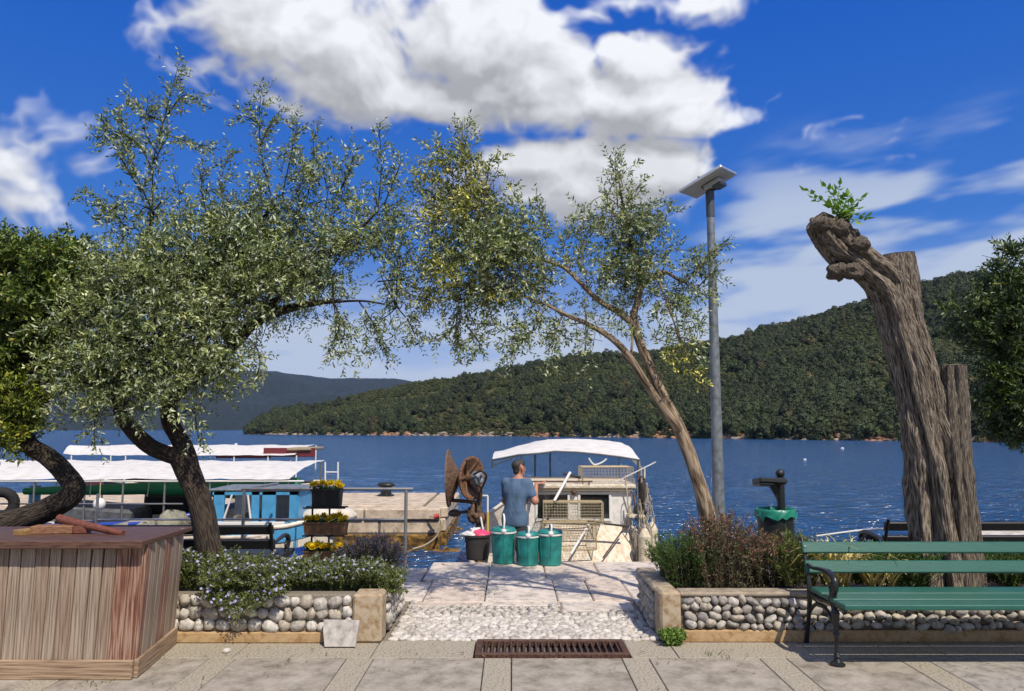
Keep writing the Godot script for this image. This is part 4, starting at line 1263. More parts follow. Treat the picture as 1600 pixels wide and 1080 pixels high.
	limbs = [
		[[Vector3(-5.377, -0.176, -6.75), 0.170], [Vector3(-5.055, 0.335, -6.7), 0.136], [Vector3(-4.579, 0.706, -6.6), 0.111], [Vector3(-4.146, 0.834, -6.5), 0.100], [Vector3(-3.831, 0.949, -6.45), 0.092], [Vector3(-3.623, 1.089, -6.45), 0.085], [Vector3(-3.757, 1.244, -6.5), 0.075], [Vector3(-3.906, 1.381, -6.5), 0.073], [Vector3(-4.057, 1.477, -6.5), 0.073], [Vector3(-4.136, 1.616, -6.55), 0.072], [Vector3(-4.014, 1.741, -6.55), 0.068], [Vector3(-3.992, 1.904, -6.55), 0.056], [Vector3(-3.91, 2.068, -6.55), 0.047], [Vector3(-3.847, 2.194, -6.55), 0.038], [Vector3(-3.802, 2.537, -6.55), 0.025]],
		[[Vector3(-4.048, 1.686, -6.55), 0.060], [Vector3(-4.284, 1.878, -6.6), 0.051], [Vector3(-4.584, 2.209, -6.6), 0.043], [Vector3(-4.784, 2.656, -6.6), 0.030]],
		[[Vector3(-3.99, 1.876, -6.55), 0.043], [Vector3(-4.076, 2.146, -6.5), 0.034], [Vector3(-4.179, 2.522, -6.45), 0.025], [Vector3(-4.256, 2.853, -6.45), 0.017]],
	]
	var warm := Color(1.5, 1.3, 0.9)
	clumps = [
		[Vector3(-4.359, 2.939, -6.6), Vector3(0.62, 0.3, 0.6), 1.5], [Vector3(-4.835, 2.6, -6.6), Vector3(0.6, 0.5, 0.6), 1.4], [Vector3(-4.117, 2.656, -6.6), Vector3(0.45, 0.32, 0.5), 1.4], [Vector3(-4.303, 2.282, -6.5), Vector3(0.4, 0.36, 0.5), 1.5],
		[Vector3(-4.661, 1.982, -6.5), Vector3(0.45, 0.4, 0.5), 1.4, warm], [Vector3(-4.177, 1.817, -6.4), Vector3(0.26, 0.26, 0.3), 1.4, warm], [Vector3(-4.146, 1.553, -6.3), Vector3(0.2, 0.16, 0.25), 1.4, warm], [Vector3(-3.856, 2.939, -6.6), Vector3(0.26, 0.24, 0.35), 1.3],
		[Vector3(-3.755, 2.656, -6.6), Vector3(0.22, 0.24, 0.35), 1.2], [Vector3(-4.152, 2.275, -6.7), Vector3(0.22, 0.2, 0.3), 1.2], [Vector3(-5.258, 2.996, -6.6), Vector3(0.5, 0.4, 0.5), 1.2], [Vector3(-4.371, 3.11, -6.6), Vector3(0.5, 0.16, 0.5), 1.3], [Vector3(-3.979, 3.11, -6.6), Vector3(0.3, 0.12, 0.4), 1.2],
	]
	tree("evergreen_tree", "dense glossy evergreen with a black twisting trunk behind the wooden counter", limbs, M.bark_dark, clumps, [], pit, 103, M.leaf_gloss, 0.28)
	# evergreen at the right edge
	limbs = [
		[[Vector3(5.865, -0.459, -7.6), 0.2], [Vector3(5.855, 0.497, -7.6), 0.15], [Vector3(5.746, 1.419, -7.6), 0.12], [Vector3(5.639, 2.047, -7.6), 0.09], [Vector3(5.489, 2.558, -7.6), 0.06], [Vector3(5.267, 3.011, -7.6), 0.03]],
		[[Vector3(5.746, 1.419, -7.6), 0.07], [Vector3(5.296, 1.792, -7.5), 0.05], [Vector3(4.944, 2.104, -7.5), 0.03], [Vector3(4.607, 2.19, -7.4), 0.015]],
		[[Vector3(5.533, 2.302, -7.6), 0.05], [Vector3(5.111, 2.622, -7.6), 0.03], [Vector3(4.612, 2.816, -7.6), 0.015]],
	]
	clumps = [
		[Vector3(5.194, 2.881, -7.6), Vector3(0.55, 0.4, 0.5), 1.3], [Vector3(4.851, 2.558, -7.6), Vector3(0.42, 0.36, 0.45), 1.2], [Vector3(5.469, 2.302, -7.6), Vector3(0.75, 0.7, 0.7), 1.5], [Vector3(4.931, 1.916, -7.5), Vector3(0.4, 0.42, 0.45), 1.3],
		[Vector3(4.596, 2.035, -7.4), Vector3(0.24, 0.12, 0.2), 1.0, Color(1.5, 1.45, 0.7)], [Vector3(4.9, 3.273, -7.6), Vector3(0.2, 0.18, 0.2), 0.7], [Vector3(5.1, 3.371, -7.6), Vector3(0.12, 0.16, 0.15), 0.6], [Vector3(5.845, 3.011, -7.6), Vector3(0.6, 0.55, 0.6), 1.2], [Vector3(4.544, 2.752, -7.6), Vector3(0.2, 0.16, 0.25), 0.8],
		[Vector3(4.975, 1.668, -7.5), Vector3(0.35, 0.2, 0.3), 1.2], [Vector3(4.548, 1.792, -7.5), Vector3(0.12, 0.14, 0.14), 0.6],
	]
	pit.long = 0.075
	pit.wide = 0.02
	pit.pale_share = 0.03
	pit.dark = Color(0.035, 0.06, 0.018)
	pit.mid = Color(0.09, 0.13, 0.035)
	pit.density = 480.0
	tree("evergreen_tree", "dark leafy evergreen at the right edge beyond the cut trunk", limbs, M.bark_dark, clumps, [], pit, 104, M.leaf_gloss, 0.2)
	build_cut_trunk()

# one limb of the cut tree: deep flutes run along it
func fluted(b: MB, knots: Array, flutes: float, amp: float, twist: float, seed_: int, lumps: float, sides := 40) -> Array:
	var sm := smooth(knots, 14)
	var pts: Array = sm[0]
	var rad: Array = sm[1]
	var gn := FastNoiseLite.new()
	gn.seed = seed_
	gn.frequency = 1.0
	gn.fractal_octaves = 4
	var x := Vector3.ZERO
	var rows := []
	var long := 0.0
	var m := pts.size()
	for j in m:
		var tg: Vector3 = (pts[mini(j + 1, m - 1)] - pts[maxi(j - 1, 0)]).normalized()
		if j == 0:
			x = (Vector3.RIGHT - tg * tg.x).normalized()
		else:
			x = (x - tg * x.dot(tg)).normalized()
			long += (pts[j] - pts[j - 1]).length()
		var y := tg.cross(x)
		var row := PackedVector3Array()
		for q in sides + 1:
			var an := TAU * (q % sides) / sides
			var c := cos(an)
			var s := sin(an)
			var warp := gn.get_noise_3d(c * 1.2, s * 1.2, long * 0.7) * 1.6
			var rib := pow(1.0 - absf(sin((an + twist * long) * flutes * 0.5 + warp)), 1.5)
			var crack := pow(1.0 - absf(gn.get_noise_3d(c * 6.5 + 40.0, s * 6.5, long * 1.3)), 6.0)
			var fine := 1.0 - absf(gn.get_noise_3d(c * 4.6 + 20.0, s * 4.6, long * 0.9)) * 2.0
			var k := 1.0 - amp * rib + 0.05 * fine - 0.07 * crack + lumps * gn.get_noise_3d(c * 1.4, s * 1.4, long * 3.2 + 8.0)
			row.append(pts[j] + (x * c + y * s) * rad[j] * k)
		rows.append(row)
	b.grid(rows, true, 1.0, long)
	return [rows[m - 1], pts[m - 1], (pts[m - 1] - pts[m - 2]).normalized()]

func cut_face(parent: Node3D, ring: Array, called := "cut_face") -> void:
	var b := MB.new()
	b.xf = Transform3D(Basis(), -parent.position)
	var r: PackedVector3Array = ring[0]
	var c: Vector3 = ring[1]
	var t: Vector3 = ring[2]
	var rows := []
	for k in 5:
		var row := PackedVector3Array()
		for p in r:
			row.append((c + t * 0.006).lerp(p + t * 0.004, 1.0 - k / 4.0) + t * (0.006 * sin(k * 2.0)))
		rows.append(row)
	b.grid(rows, true)
	part(parent, called, b, M.cut_wood)

func build_cut_trunk() -> void:
	var base: Vector3 = Vector3(3.636, -0.124, -6.55)
	base.y = 0.2
	var o := thing("cut_tree", "thick pollarded tree trunk with sawn stubs and a few fresh green shoots", "tree trunk", base)
	var b := MB.new()
	b.xf = Transform3D(Basis(), -base)
	var top := fluted(b, [[Vector3(3.602, 0.004, -6.55), 0.270], [Vector3(3.594, 0.39, -6.55), 0.244], [Vector3(3.562, 0.912, -6.55), 0.228], [Vector3(3.545, 1.444, -6.55), 0.218], [Vector3(3.47, 1.931, -6.55), 0.196], [Vector3(3.366, 2.426, -6.55), 0.189], [Vector3(3.265, 2.788, -6.55), 0.189], [Vector3(3.052, 3.007, -6.52), 0.151], [Vector3(2.851, 3.154, -6.5), 0.155], [Vector3(2.717, 3.296, -6.48), 0.144], [Vector3(2.613, 3.387, -6.46), 0.098]], 6.0, 0.42, 0.16, 4, 0.14, 110)
	part(o, "trunk", b, M.bark_stump)
	cut_face(o, top)
	b = MB.new()
	b.xf = Transform3D(Basis(), -base)
	top = fluted(b, [[Vector3(3.391, 2.29, -6.57), 0.1], [Vector3(3.367, 2.65, -6.56), 0.155], [Vector3(3.344, 2.929, -6.55), 0.165], [Vector3(3.331, 3.098, -6.55), 0.16]], 5.0, 0.16, 0.3, 6, 0.12, 60)
	part(o, "upper_stub", b, M.bark_stump)
	cut_face(o, top)
	b = MB.new()
	b.xf = Transform3D(Basis(), -base)
	top = fluted(b, [[Vector3(3.721, -0.022, -6.45), 0.17], [Vector3(3.714, 0.616, -6.43), 0.13], [Vector3(3.7, 1.237, -6.42), 0.115], [Vector3(3.701, 1.764, -6.42), 0.105], [Vector3(3.708, 2.128, -6.42), 0.1]], 5.0, 0.36, 0.3, 7, 0.12, 60)
	part(o, "side_stub", b, M.bark_stump)
	cut_face(o, top)
	# knots and burrs round the pollard head
	var gn := FastNoiseLite.new()
	gn.seed = 12
	gn.frequency = 0.9
	b = MB.new()
	b.xf = Transform3D(Basis(), -base)
	for kn in [[Vector3(2.615, 3.331, -6.36), 0.1], [Vector3(2.785, 3.303, -6.38), 0.11], [Vector3(2.937, 3.154, -6.36), 0.1], [Vector3(2.791, 2.944, -6.46), 0.12], [Vector3(2.895, 2.931, -6.4), 0.11], [Vector3(2.912, 3.266, -6.45), 0.08], [Vector3(2.886, 3.438, -6.5), 0.07]]:
		b.ball(kn[0], Vector3(kn[1], kn[1] * 0.8, kn[1] * 0.9) * 0.82, 16, 12, gn, 0.55)
	part(o, "burrs", b, M.bark_stump)
	# fresh shoots with leaflets in pairs
	var r := RandomNumberGenerator.new()
	r.seed = 33
	var tips := [Vector3(2.534, 3.634, -6.4), Vector3(2.603, 3.566, -6.4), Vector3(2.711, 3.684, -6.45), Vector3(2.833, 3.696, -6.45), Vector3(2.877, 3.578, -6.4), Vector3(2.986, 3.566, -6.4), Vector3(2.993, 3.395, -6.35), Vector3(2.899, 3.356, -6.35), Vector3(2.715, 3.484, -6.35), Vector3(2.811, 3.44, -6.35), Vector3(3.001, 3.512, -6.5), Vector3(2.813, 3.654, -6.5)]
	for k in tips.size():
		var s := MB.new()
		s.xf = Transform3D(Basis(), -base)
		var root: Vector3 = Vector3(2.803, 3.336, -6.42) + Vector3(r.randf_range(-0.08, 0.08), 0, r.randf_range(-0.05, 0.05))
		var mid: Vector3 = root.lerp(tips[k], 0.5) + Vector3(0, 0.05, 0)
		var sm := smooth([[root, 0.006], [mid, 0.004], [tips[k], 0.002]], 5)
		s.col = Color(0.12, 0.2, 0.03)
		s.tube(sm[0], sm[1], 4, false)
		var pts: Array = sm[0]
		for q in range(4, pts.size(), 2):
			var ax: Vector3 = (pts[q] - pts[q - 1]).normalized()
			var sd := ax.cross(Vector3.UP + any_dir(r) * 0.5).normalized()
			for sg in [-1.0, 1.0]:
				var ld: Vector3 = (ax * 0.5 + sd * sg + any_dir(r) * 0.25).normalized()
				s.leaf(pts[q], ld, ld.cross(Vector3.UP + any_dir(r) * 0.4).normalized(), r.randf_range(0.06, 0.09), r.randf_range(0.034, 0.048), Color(0.15, 0.29, 0.035) * r.randf_range(0.7, 1.3))
		var e: Vector3 = (pts[-1] - pts[-2]).normalized()
		s.leaf(pts[-1], e, e.cross(Vector3.UP + any_dir(r) * 0.4).normalized(), 0.09, 0.045, Color(0.16, 0.3, 0.04))
		part(o, "green_shoot", s, M.leaf)

# ---------------------------------------------------------------- wooden counter on the left
func build_counter() -> void:
	var r := RandomNumberGenerator.new()
	r.seed = 70
	var o := thing("wooden_counter", "weathered plank counter with a dark top at the left edge", "counter", Vector3(-3.35, 0, -5.6))
	var left := -1.0
	var x := 0.895
	var k := 0
	var tones := [M.plank_red, M.plank_red, M.plank_brown, M.plank_grey, M.plank_grey, M.plank_brown, M.plank_grey, M.plank_brown, M.plank_grey]
	while x > left:
		var w := r.randf_range(0.072, 0.098)
		var lean := -0.05 * clampf((x + 0.2) / 1.1, 0.0, 1.0)
		var gap := 0.004 if k != 3 else 0.013
		box_part(o, "plank", Vector3(x - w / 2 - lean * -0.42 * -1.0, 0.48, 0.43 + r.randf_range(-0.003, 0.003)), Vector3(w - gap, 0.74, 0.022), tones[k] if k < 9 else tones[3 + (k * 5) % 6], 0.003, Basis(Vector3.BACK, lean))
		x -= w
		k += 1
	# right side, running back
	for j in 9:
		var w := 0.088
		var z := 0.375 - j * 0.09
		var sx := 0.9 - (0.43 - z) * 0.125
		box_part(o, "plank", Vector3(sx + 0.019, 0.48, z), Vector3(0.022, 0.74, w - 0.003), [M.plank_red, M.plank_grey, M.plank_brown, M.plank_grey, M.plank_red][j % 5], 0.003, Basis(Vector3.UP, 0.12) * Basis(Vector3.BACK, -0.05))
	var inner := MB.new()
	inner.box(Vector3(-0.12, 0.4, 0.0), Vector3(1.76, 0.8, 0.8))
	inner.box(Vector3(0.8, 0.4, 0.2), Vector3(0.1, 0.79, 0.38))
	part(o, "carcass", inner, M.plank_brown)
	box_part(o, "plinth_board", Vector3(-0.06, 0.06, 0.455), Vector3(1.93, 0.118, 0.03), M.plank_base, 0.004)
	box_part(o, "plinth_board", Vector3(0.865, 0.06, 0.022), Vector3(0.03, 0.116, 0.83), M.plank_base, 0.004, Basis(Vector3.UP, 0.12))
	# top of long boards
	for j in 5:
		var z := 0.41 - j * 0.206
		var rightmost := 0.965 - (0.5 - z) * 0.12
		box_part(o, "top_board", Vector3((rightmost - 1.0) / 2, 0.864 - j * 0.009 + r.randf_range(-0.002, 0.002), z), Vector3(rightmost + 1.0, 0.034, 0.204), M.counter_top, 0.005)
	box_part(o, "front_lip", Vector3(-0.02, 0.858, 0.523), Vector3(1.96, 0.052, 0.022), M.counter_top, 0.006)
	# loose things on the top
	var lum := thing("wood_offcut", "flat piece of reddish raw timber lying on the wooden counter", "timber", Vector3(-3.24, 0.875, -5.55) * Vector3(1, 0, 1) + Vector3(0, 0.897, 0), 0.12)
	box_part(lum, "board", Vector3(0, 0, 0), Vector3(0.28, 0.055, 0.12), M.raw_wood, 0.005)
	box_part(lum, "end_piece", Vector3(0.19, -0.002, 0.01), Vector3(0.09, 0.05, 0.1), M.red_wood, 0.005)
	var och := part(self, "wood_block", BoxMesh.new(), M.ochre_wood)
	var b := MB.new()
	b.box(Vector3.ZERO, Vector3(0.1, 0.035, 0.12), Basis(Vector3.UP, -0.2), 0.004)
	och.mesh = b.mesh()
	och.position = Vector3(-3.412, 0.855, -5.5) * Vector3(1, 0, 1) + Vector3(0, 0.886, 0)
	tag(och, "small ochre wooden block lying beside the raw timber on the counter", "timber")
	b = MB.new()
	var sm := smooth([[Vector3(-3.256, 0.965, -5.62), 0.03], [Vector3(-3.04, 0.928, -5.55), 0.029], [Vector3(-2.705, 0.879, -5.45), 0.022]], 5)
	b.tube(sm[0], sm[1], 10)
	var pole := part(self, "red_pole", b, M.red_wood)
	tag(pole, "round reddish wooden pole lying across the back of the counter", "pole")

# ---------------------------------------------------------------- benches
func iron_end() -> MB:
	var b := MB.new()
	# back upright and rear leg
	var sm := smooth([[Vector3(0, 0.0, -0.3), 0.02], [Vector3(0, 0.1, -0.265), 0.016], [Vector3(0, 0.26, -0.215), 0.017], [Vector3(0, 0.4, -0.19), 0.021], [Vector3(0, 0.52, -0.215), 0.018], [Vector3(0, 0.66, -0.262), 0.017], [Vector3(0, 0.775, -0.312), 0.017]], 6)
	b.tube(sm[0], sm[1], 8, true, null, 0.0, 0.75)
	# front leg: a turned baluster on a round foot
	b.lathe([Vector2(0.0, 0.0), Vector2(0.05, 0.0), Vector2(0.052, 0.012), Vector2(0.03, 0.025), Vector2(0.02, 0.045), Vector2(0.026, 0.06), Vector2(0.014, 0.085), Vector2(0.013, 0.19), Vector2(0.024, 0.21), Vector2(0.016, 0.23), Vector2(0.02, 0.3), Vector2(0.03, 0.345), Vector2(0.022, 0.37)], 12, Vector3(0, 0, 0.26))
	# armrest sweeping forward and curling down to the seat rail
	sm = smooth([[Vector3(0, 0.6, -0.24), 0.015], [Vector3(0, 0.585, -0.12), 0.017], [Vector3(0, 0.6, 0.04), 0.02], [Vector3(0, 0.605, 0.17), 0.024], [Vector3(0, 0.57, 0.27), 0.025], [Vector3(0, 0.5, 0.275), 0.021], [Vector3(0, 0.46, 0.22), 0.023], [Vector3(0, 0.4, 0.235), 0.024], [Vector3(0, 0.35, 0.262), 0.02]], 6)
	b.tube(sm[0], sm[1], 8, true, null, 0.0, 0.8)
	# scroll and leaf under the arm
	sm = smooth([[Vector3(0, 0.5, 0.27), 0.018], [Vector3(0, 0.535, 0.225), 0.017], [Vector3(0, 0.505, 0.19), 0.013], [Vector3(0, 0.485, 0.22), 0.01]], 5)
	b.tube(sm[0], sm[1], 7)
	b.ball(Vector3(0, 0.47, 0.235), Vector3(0.026, 0.045, 0.034), 8, 6)
	b.ball(Vector3(0, 0.415, 0.2), Vector3(0.024, 0.04, 0.036), 8, 6)
	# seat rail and brace
	sm = smooth([[Vector3(0, 0.4, -0.19), 0.02], [Vector3(0, 0.385, -0.05), 0.017], [Vector3(0, 0.395, 0.12), 0.017], [Vector3(0, 0.405, 0.3), 0.018], [Vector3(0, 0.4, 0.43), 0.014]], 5)
	b.tube(sm[0], sm[1], 7)
	sm = smooth([[Vector3(0, 0.24, -0.22), 0.014], [Vector3(0, 0.33, -0.08), 0.013], [Vector3(0, 0.34, 0.1), 0.013], [Vector3(0, 0.26, 0.25), 0.014]], 5)
	b.tube(sm[0], sm[1], 7)
	return b

func bench(label: String, at: Vector3, turn: float, slat: Material, group := "") -> Node3D:
	var o := thing("park_bench", label, "bench", at, turn, group)
	var half := 0.93
	var iron := iron_end().mesh()
	for s in [-1.0, 1.0]:
		part(o, "iron_end", iron, M.cast_iron, Vector3(s * half, 0, 0))
	var slats := [[Vector3(0, 0.708, -0.262), Vector3(1.9, 0.085, 0.032), -0.36], [Vector3(0, 0.575, -0.208), Vector3(1.9, 0.092, 0.032), -0.36], [Vector3(0, 0.428, -0.02), Vector3(1.9, 0.034, 0.19), 0.03], [Vector3(0, 0.428, 0.19), Vector3(1.9, 0.034, 0.19), 0.0], [Vector3(0, 0.424, 0.385), Vector3(1.9, 0.036, 0.16), -0.03]]
	for s in slats:
		var p := box_part(o, "slat", s[0], s[1], slat, 0.007, Basis(Vector3.RIGHT, s[2]))
		if s[0].y > 0.5:
			for e in [-1.0, 1.0]:
				var b := MB.new()
				b.ball(Vector3.ZERO, Vector3(0.011, 0.011, 0.006), 8, 5)
				part(p, "bolt", b, M.bolt_steel, Basis(Vector3.RIGHT, s[2]) * Vector3(e * half, 0, 0.017))
	return o

func build_benches() -> void:
	bench("green slatted bench with black cast iron ends before the right planter", Vector3(3.15, 0.0, -5.7), 0.0, M.bench_green)
	bench("black bench seen from behind between the left planter and the moored boats", Vector3(-3.08, 0.0, -7.26), PI, M.bench_black, "black benches facing the sea")
	bench("black bench seen from behind, beyond the pollarded trunk on the right", Vector3(4.4, 0.0, -7.52), PI, M.bench_black, "black benches facing the sea")

# ---------------------------------------------------------------- street lamp
func build_lamp() -> void:
	var o := thing("street_lamp", "tall grey solar street lamp behind the right planter", "street lamp", Vector3(1.86, 0.0, -7.02))
	var top: float = 3.837
	var b := MB.new()
	b.lathe([Vector2(0.055, 0.0), Vector2(0.052, 1.2), Vector2(0.035, top - 0.25)], 20)
	part(o, "pole", b, M.galvanised)
	b = MB.new()
	b.lathe([Vector2(0.0, top - 0.26), Vector2(0.039, top - 0.26), Vector2(0.041, top - 0.02), Vector2(0.03, top), Vector2(0.0, top)], 20)
	part(o, "collar", b, M.galvanised_dark)
	b = MB.new()
	var sm := smooth([[Vector3(-0.1, top + 0.13, 0.0), 0.012], [Vector3(-0.095, top + 0.06, 0), 0.013], [Vector3(-0.04, top + 0.01, 0), 0.014], [Vector3(0.03, top + 0.005, 0), 0.014], [Vector3(0.1, top + 0.03, 0), 0.013], [Vector3(0.125, top + 0.1, 0), 0.012]], 6)
	b.tube(sm[0], sm[1], 8)
	part(o, "yoke", b, M.galvanised_dark)
	var a := Vector3(0.26, 0.125, 0.2)
	var c := Vector3(0.24, 0.05, -0.3)
	var up := c.cross(a).normalized()
	if up.y < 0: up = -up
	var fr := Basis(a.normalized(), up, a.normalized().cross(up).normalized())
	var mid: Vector3 = Vector3(1.844, 3.912, -7.02) - o.position
	var p := box_part(o, "solar_panel", mid, Vector3(0.45, 0.028, 0.43), M.aluminium, 0.006, fr)
	box_part(p, "cells", up * 0.0155, Vector3(0.42, 0.004, 0.4), M.solar_cell, 0.0, fr)
	box_part(p, "back_sheet", -up * 0.016, Vector3(0.41, 0.006, 0.39), M.lamp_panel, 0.0, fr)
	box_part(o, "lamp_head", mid - up * 0.05 + a * 0.12, Vector3(0.17, 0.05, 0.14), M.lamp_panel, 0.01, fr)
	box_part(o, "lamp_lens", mid - up * 0.075 + a * 0.22 + c * 0.05, Vector3(0.09, 0.04, 0.17), M.galvanised_dark, 0.008, fr)

# ---------------------------------------------------------------- litter bin
func build_bin() -> void:
	var at: Vector3 = Vector3(2.553, 0.233, -7.4)
	at.y = 0.0
	var o := thing("litter_bin", "black litter bin with a green bag on a ball-topped post", "bin", at)
	var top: float = 1.212
	var b := MB.new()
	b.lathe([Vector2(0.06, 0.0), Vector2(0.055, 0.05), Vector2(0.036, 0.07), Vector2(0.036, top - 0.1), Vector2(0.044, top - 0.095), Vector2(0.044, top - 0.07), Vector2(0.024, top - 0.06)], 16)
	part(o, "post", b, M.bin_black)
	b = MB.new()
	b.ball(Vector3(0, top - 0.03, 0), Vector3(0.042, 0.042, 0.042), 16, 10)
	part(o, "ball_top", b, M.bin_black)
	b = MB.new()
	var c := Vector3(-0.1, 0, 0.12)
	b.lathe([Vector2(0.0, 0.36), Vector2(0.125, 0.36), Vector2(0.16, 0.4), Vector2(0.165, 0.82), Vector2(0.172, 0.83), Vector2(0.172, 0.85), Vector2(0.155, 0.85), Vector2(0.15, 0.5)], 20, c)
	part(o, "bucket", b, M.bin_black)
	# bag folded over the rim
	b = MB.new()
	var rows := []
	for j in 6:
		var row := PackedVector3Array()
		for q in 33:
			var an := TAU * (q % 32) / 32.0
			var w := knot.get_noise_2d(cos(an) * 2.0 + j * 0.3, sin(an) * 2.0)
			var rad: float = [0.15, 0.168, 0.18, 0.186, 0.19, 0.19][j] + w * 0.02
			var y: float = [0.84, 0.87, 0.865, 0.845, 0.82, 0.795 + w * 0.08][j]
			row.append(c + Vector3(rad * cos(an), y, -rad * sin(an)))
		rows.append(row)
	b.grid(rows, true)
	part(o, "bag", b, M.bin_bag)
	b = MB.new()
	var tilt := Basis(Vector3.BACK, -0.06) * Basis(Vector3.RIGHT, -0.12)
	b.box(Vector3(-0.13, 1.115, 0.08), Vector3(0.26, 0.05, 0.24), tilt, 0.012)
	b.box(Vector3(-0.19, 1.085, 0.08), Vector3(0.14, 0.03, 0.22), tilt, 0.01)
	part(o, "lid", b, M.bin_black)
	b = MB.new()
	b.prism(PackedVector2Array([Vector2(0.0, 1.1), Vector2(-0.13, 1.09), Vector2(-0.06, 0.98), Vector2(-0.02, 0.86), Vector2(0.0, 0.86)]), 0.02)
	part(o, "bracket", b, M.bin_black)

# ---------------------------------------------------------------- railing and flower stand
func build_railing() -> void:
	var o := thing("steel_railing", "stainless steel railing with two rails along the quay edge", "railing", Vector3(-1.24, 0, -9.12))
	var l: float = -3.135 + 1.24
	for x in [0.0, l]:
		var b := MB.new()
		b.lathe([Vector2(0.045, -0.03), Vector2(0.045, 0.012), Vector2(0.02, 0.014), Vector2(0.02, 0.9)], 12, Vector3(x, 0, 0))
		part(o, "post", b, M.stainless)
	rod_part(o, "top_rail", Vector3(0.08, 0.905, 0), Vector3(l - 0.03, 0.905, 0), 0.018, M.stainless, 10)
	rod_part(o, "lower_rail", Vector3(0, 0.555, 0), Vector3(l, 0.555, 0), 0.014, M.stainless, 8)
	rod_part(o, "top_rail", Vector3(l, 0.905, 0), Vector3(l + 0.12, 0.905, -0.9), 0.018, M.stainless, 10)
	rod_part(o, "lower_rail", Vector3(l, 0.555, 0), Vector3(l - 1.7, 0.555, 0.02), 0.012, M.stainless, 8)
	rod_part(o, "post", Vector3(l - 1.7, -0.02, 0.02), Vector3(l - 1.7, 0.85, 0.02), 0.018, M.stainless, 8)

func bloom_mesh(seed_: int) -> ArrayMesh:
	var r := RandomNumberGenerator.new()
	r.seed = seed_
	var b := MB.new()
	for ring in 3:
		for k in 9 - ring * 2:
			var an := TAU * k / (9 - ring * 2) + r.randf() * 0.4
			var d := Vector3(cos(an), 0.25 + ring * 0.55, sin(an)).normalized()
			var c := Color(0.88, 0.68, 0.015) if ring else Color(0.85, 0.58, 0.01)
			b.leaf(Vector3(0, 0.004 * ring, 0), d, d.cross(Vector3.UP).normalized(), 0.032 - ring * 0.005, 0.022, c * r.randf_range(0.85, 1.15), 0.3)
	return b.mesh()

func build_flower_stand() -> void:
	var r := RandomNumberGenerator.new()
	r.seed = 90
	var at: Vector3 = Vector3(-2.052, 0.011, -8.6)
	at.y = -0.005
	var o := thing("plant_stand", "thin dark metal stand carrying three tiers of yellow flowers", "plant stand", at)
	var y1: float = 0.766
	var y2: float = 0.469
	var y3: float = 0.188
	for x in [-0.16, 0.03]:
		rod_part(o, "upright", Vector3(x, 0, -0.06), Vector3(x, y1 + 0.02, -0.06), 0.011, M.cast_iron)
	for y in [y1, y2, y3]:
		rod_part(o, "shelf_bar", Vector3(-0.22, y - 0.012, -0.03), Vector3(0.24, y - 0.012, -0.03), 0.009, M.cast_iron)
		rod_part(o, "shelf_bar", Vector3(-0.22, y - 0.012, 0.11), Vector3(0.24, y - 0.012, 0.11), 0.009, M.cast_iron)
		for x in [-0.16, 0.03]:
			rod_part(o, "bracket", Vector3(x, y - 0.012, -0.06), Vector3(x, y - 0.012, 0.12), 0.008, M.cast_iron)
	rod_part(o, "foot_bar", Vector3(-0.16, 0.012, -0.25), Vector3(-0.16, 0.012, 0.2), 0.011, M.cast_iron)
	rod_part(o, "foot_bar", Vector3(0.03, 0.012, -0.25), Vector3(0.03, 0.012, 0.2), 0.011, M.cast_iron)
	var blooms := [bloom_mesh(1), bloom_mesh(2), bloom_mesh(3)]
	var tiers := [[y1, 0.31, 0.19, M.box_black, "black flower box of yellow blooms on the top tier of the stand", 0.025, 9], [y2, 0.46, 0.135, M.wicker, "brown wicker flower box of yellow blooms on the middle tier", 0.02, 11], [y3, 0.46, 0.11, M.wicker, "brown flower box of dense yellow blooms on the lowest tier", 0.03, 17]]
	for k in 3:
		var t = tiers[k]
		var f := thing("flower_box", t[4], "flower box", at + Vector3(t[5], t[0], 0.04), 0.0, "flower boxes on the stand")
		var w: float = t[1]
		var h: float = t[2]
		var b := MB.new()
		# tapered trough
		var mid := Vector3(0, h / 2, 0)
		var q := []
		for s in [[0.94, 0.075, 0.0], [1.0, 0.09, h]]:
			q.append([Vector3(-w / 2 * s[0], s[2], s[1]), Vector3(w / 2 * s[0], s[2], s[1]), Vector3(w / 2 * s[0], s[2], -s[1]), Vector3(-w / 2 * s[0], s[2], -s[1])])
		for e in 4:
			b.quad_out(q[0][e], q[0][(e + 1) % 4], q[1][(e + 1) % 4], q[1][e], mid)
		b.quad_out(q[0][0], q[0][1], q[0][2], q[0][3], mid)
		part(f, "trough", b, t[3])
		box_part(f, "rim", Vector3(0, h - 0.008, 0.091), Vector3(w + 0.014, 0.018, 0.012), t[3], 0.003)
		box_part(f, "earth", Vector3(0, h - 0.02, 0), Vector3(w * 0.97, 0.01, 0.16), M.soil, 0.0)
		var lv := MB.new()
		for n in int(w * 420):
			var p := Vector3(r.randf_range(-0.5, 0.5) * w, h - 0.02, r.randf_range(-0.09, 0.1))
			var d := (Vector3.UP * 0.9 + any_dir(r) * 0.9).normalized()
			lv.leaf(p + d * r.randf_range(0, 0.04), d, d.cross(any_dir(r)).normalized(), r.randf_range(0.03, 0.06), 0.018, Color(0.05, 0.11, 0.02) * r.randf_range(0.6, 1.4))
		part(f, "foliage", lv, M.leaf)
		for n in t[6]:
			var p := Vector3((n + r.randf_range(0.1, 0.9)) / t[6] * w - w / 2, h + r.randf_range(0.015, 0.065), r.randf_range(-0.04, 0.1))
			var fl := part(f, "bloom", blooms[n % 3], M.petal, p)
			fl.basis = Basis(Vector3.RIGHT, r.randf_range(0.2, 1.1)) * Basis(Vector3.UP, r.randf() * TAU) * Basis.from_scale(Vector3.ONE * r.randf_range(1.4, 1.9))

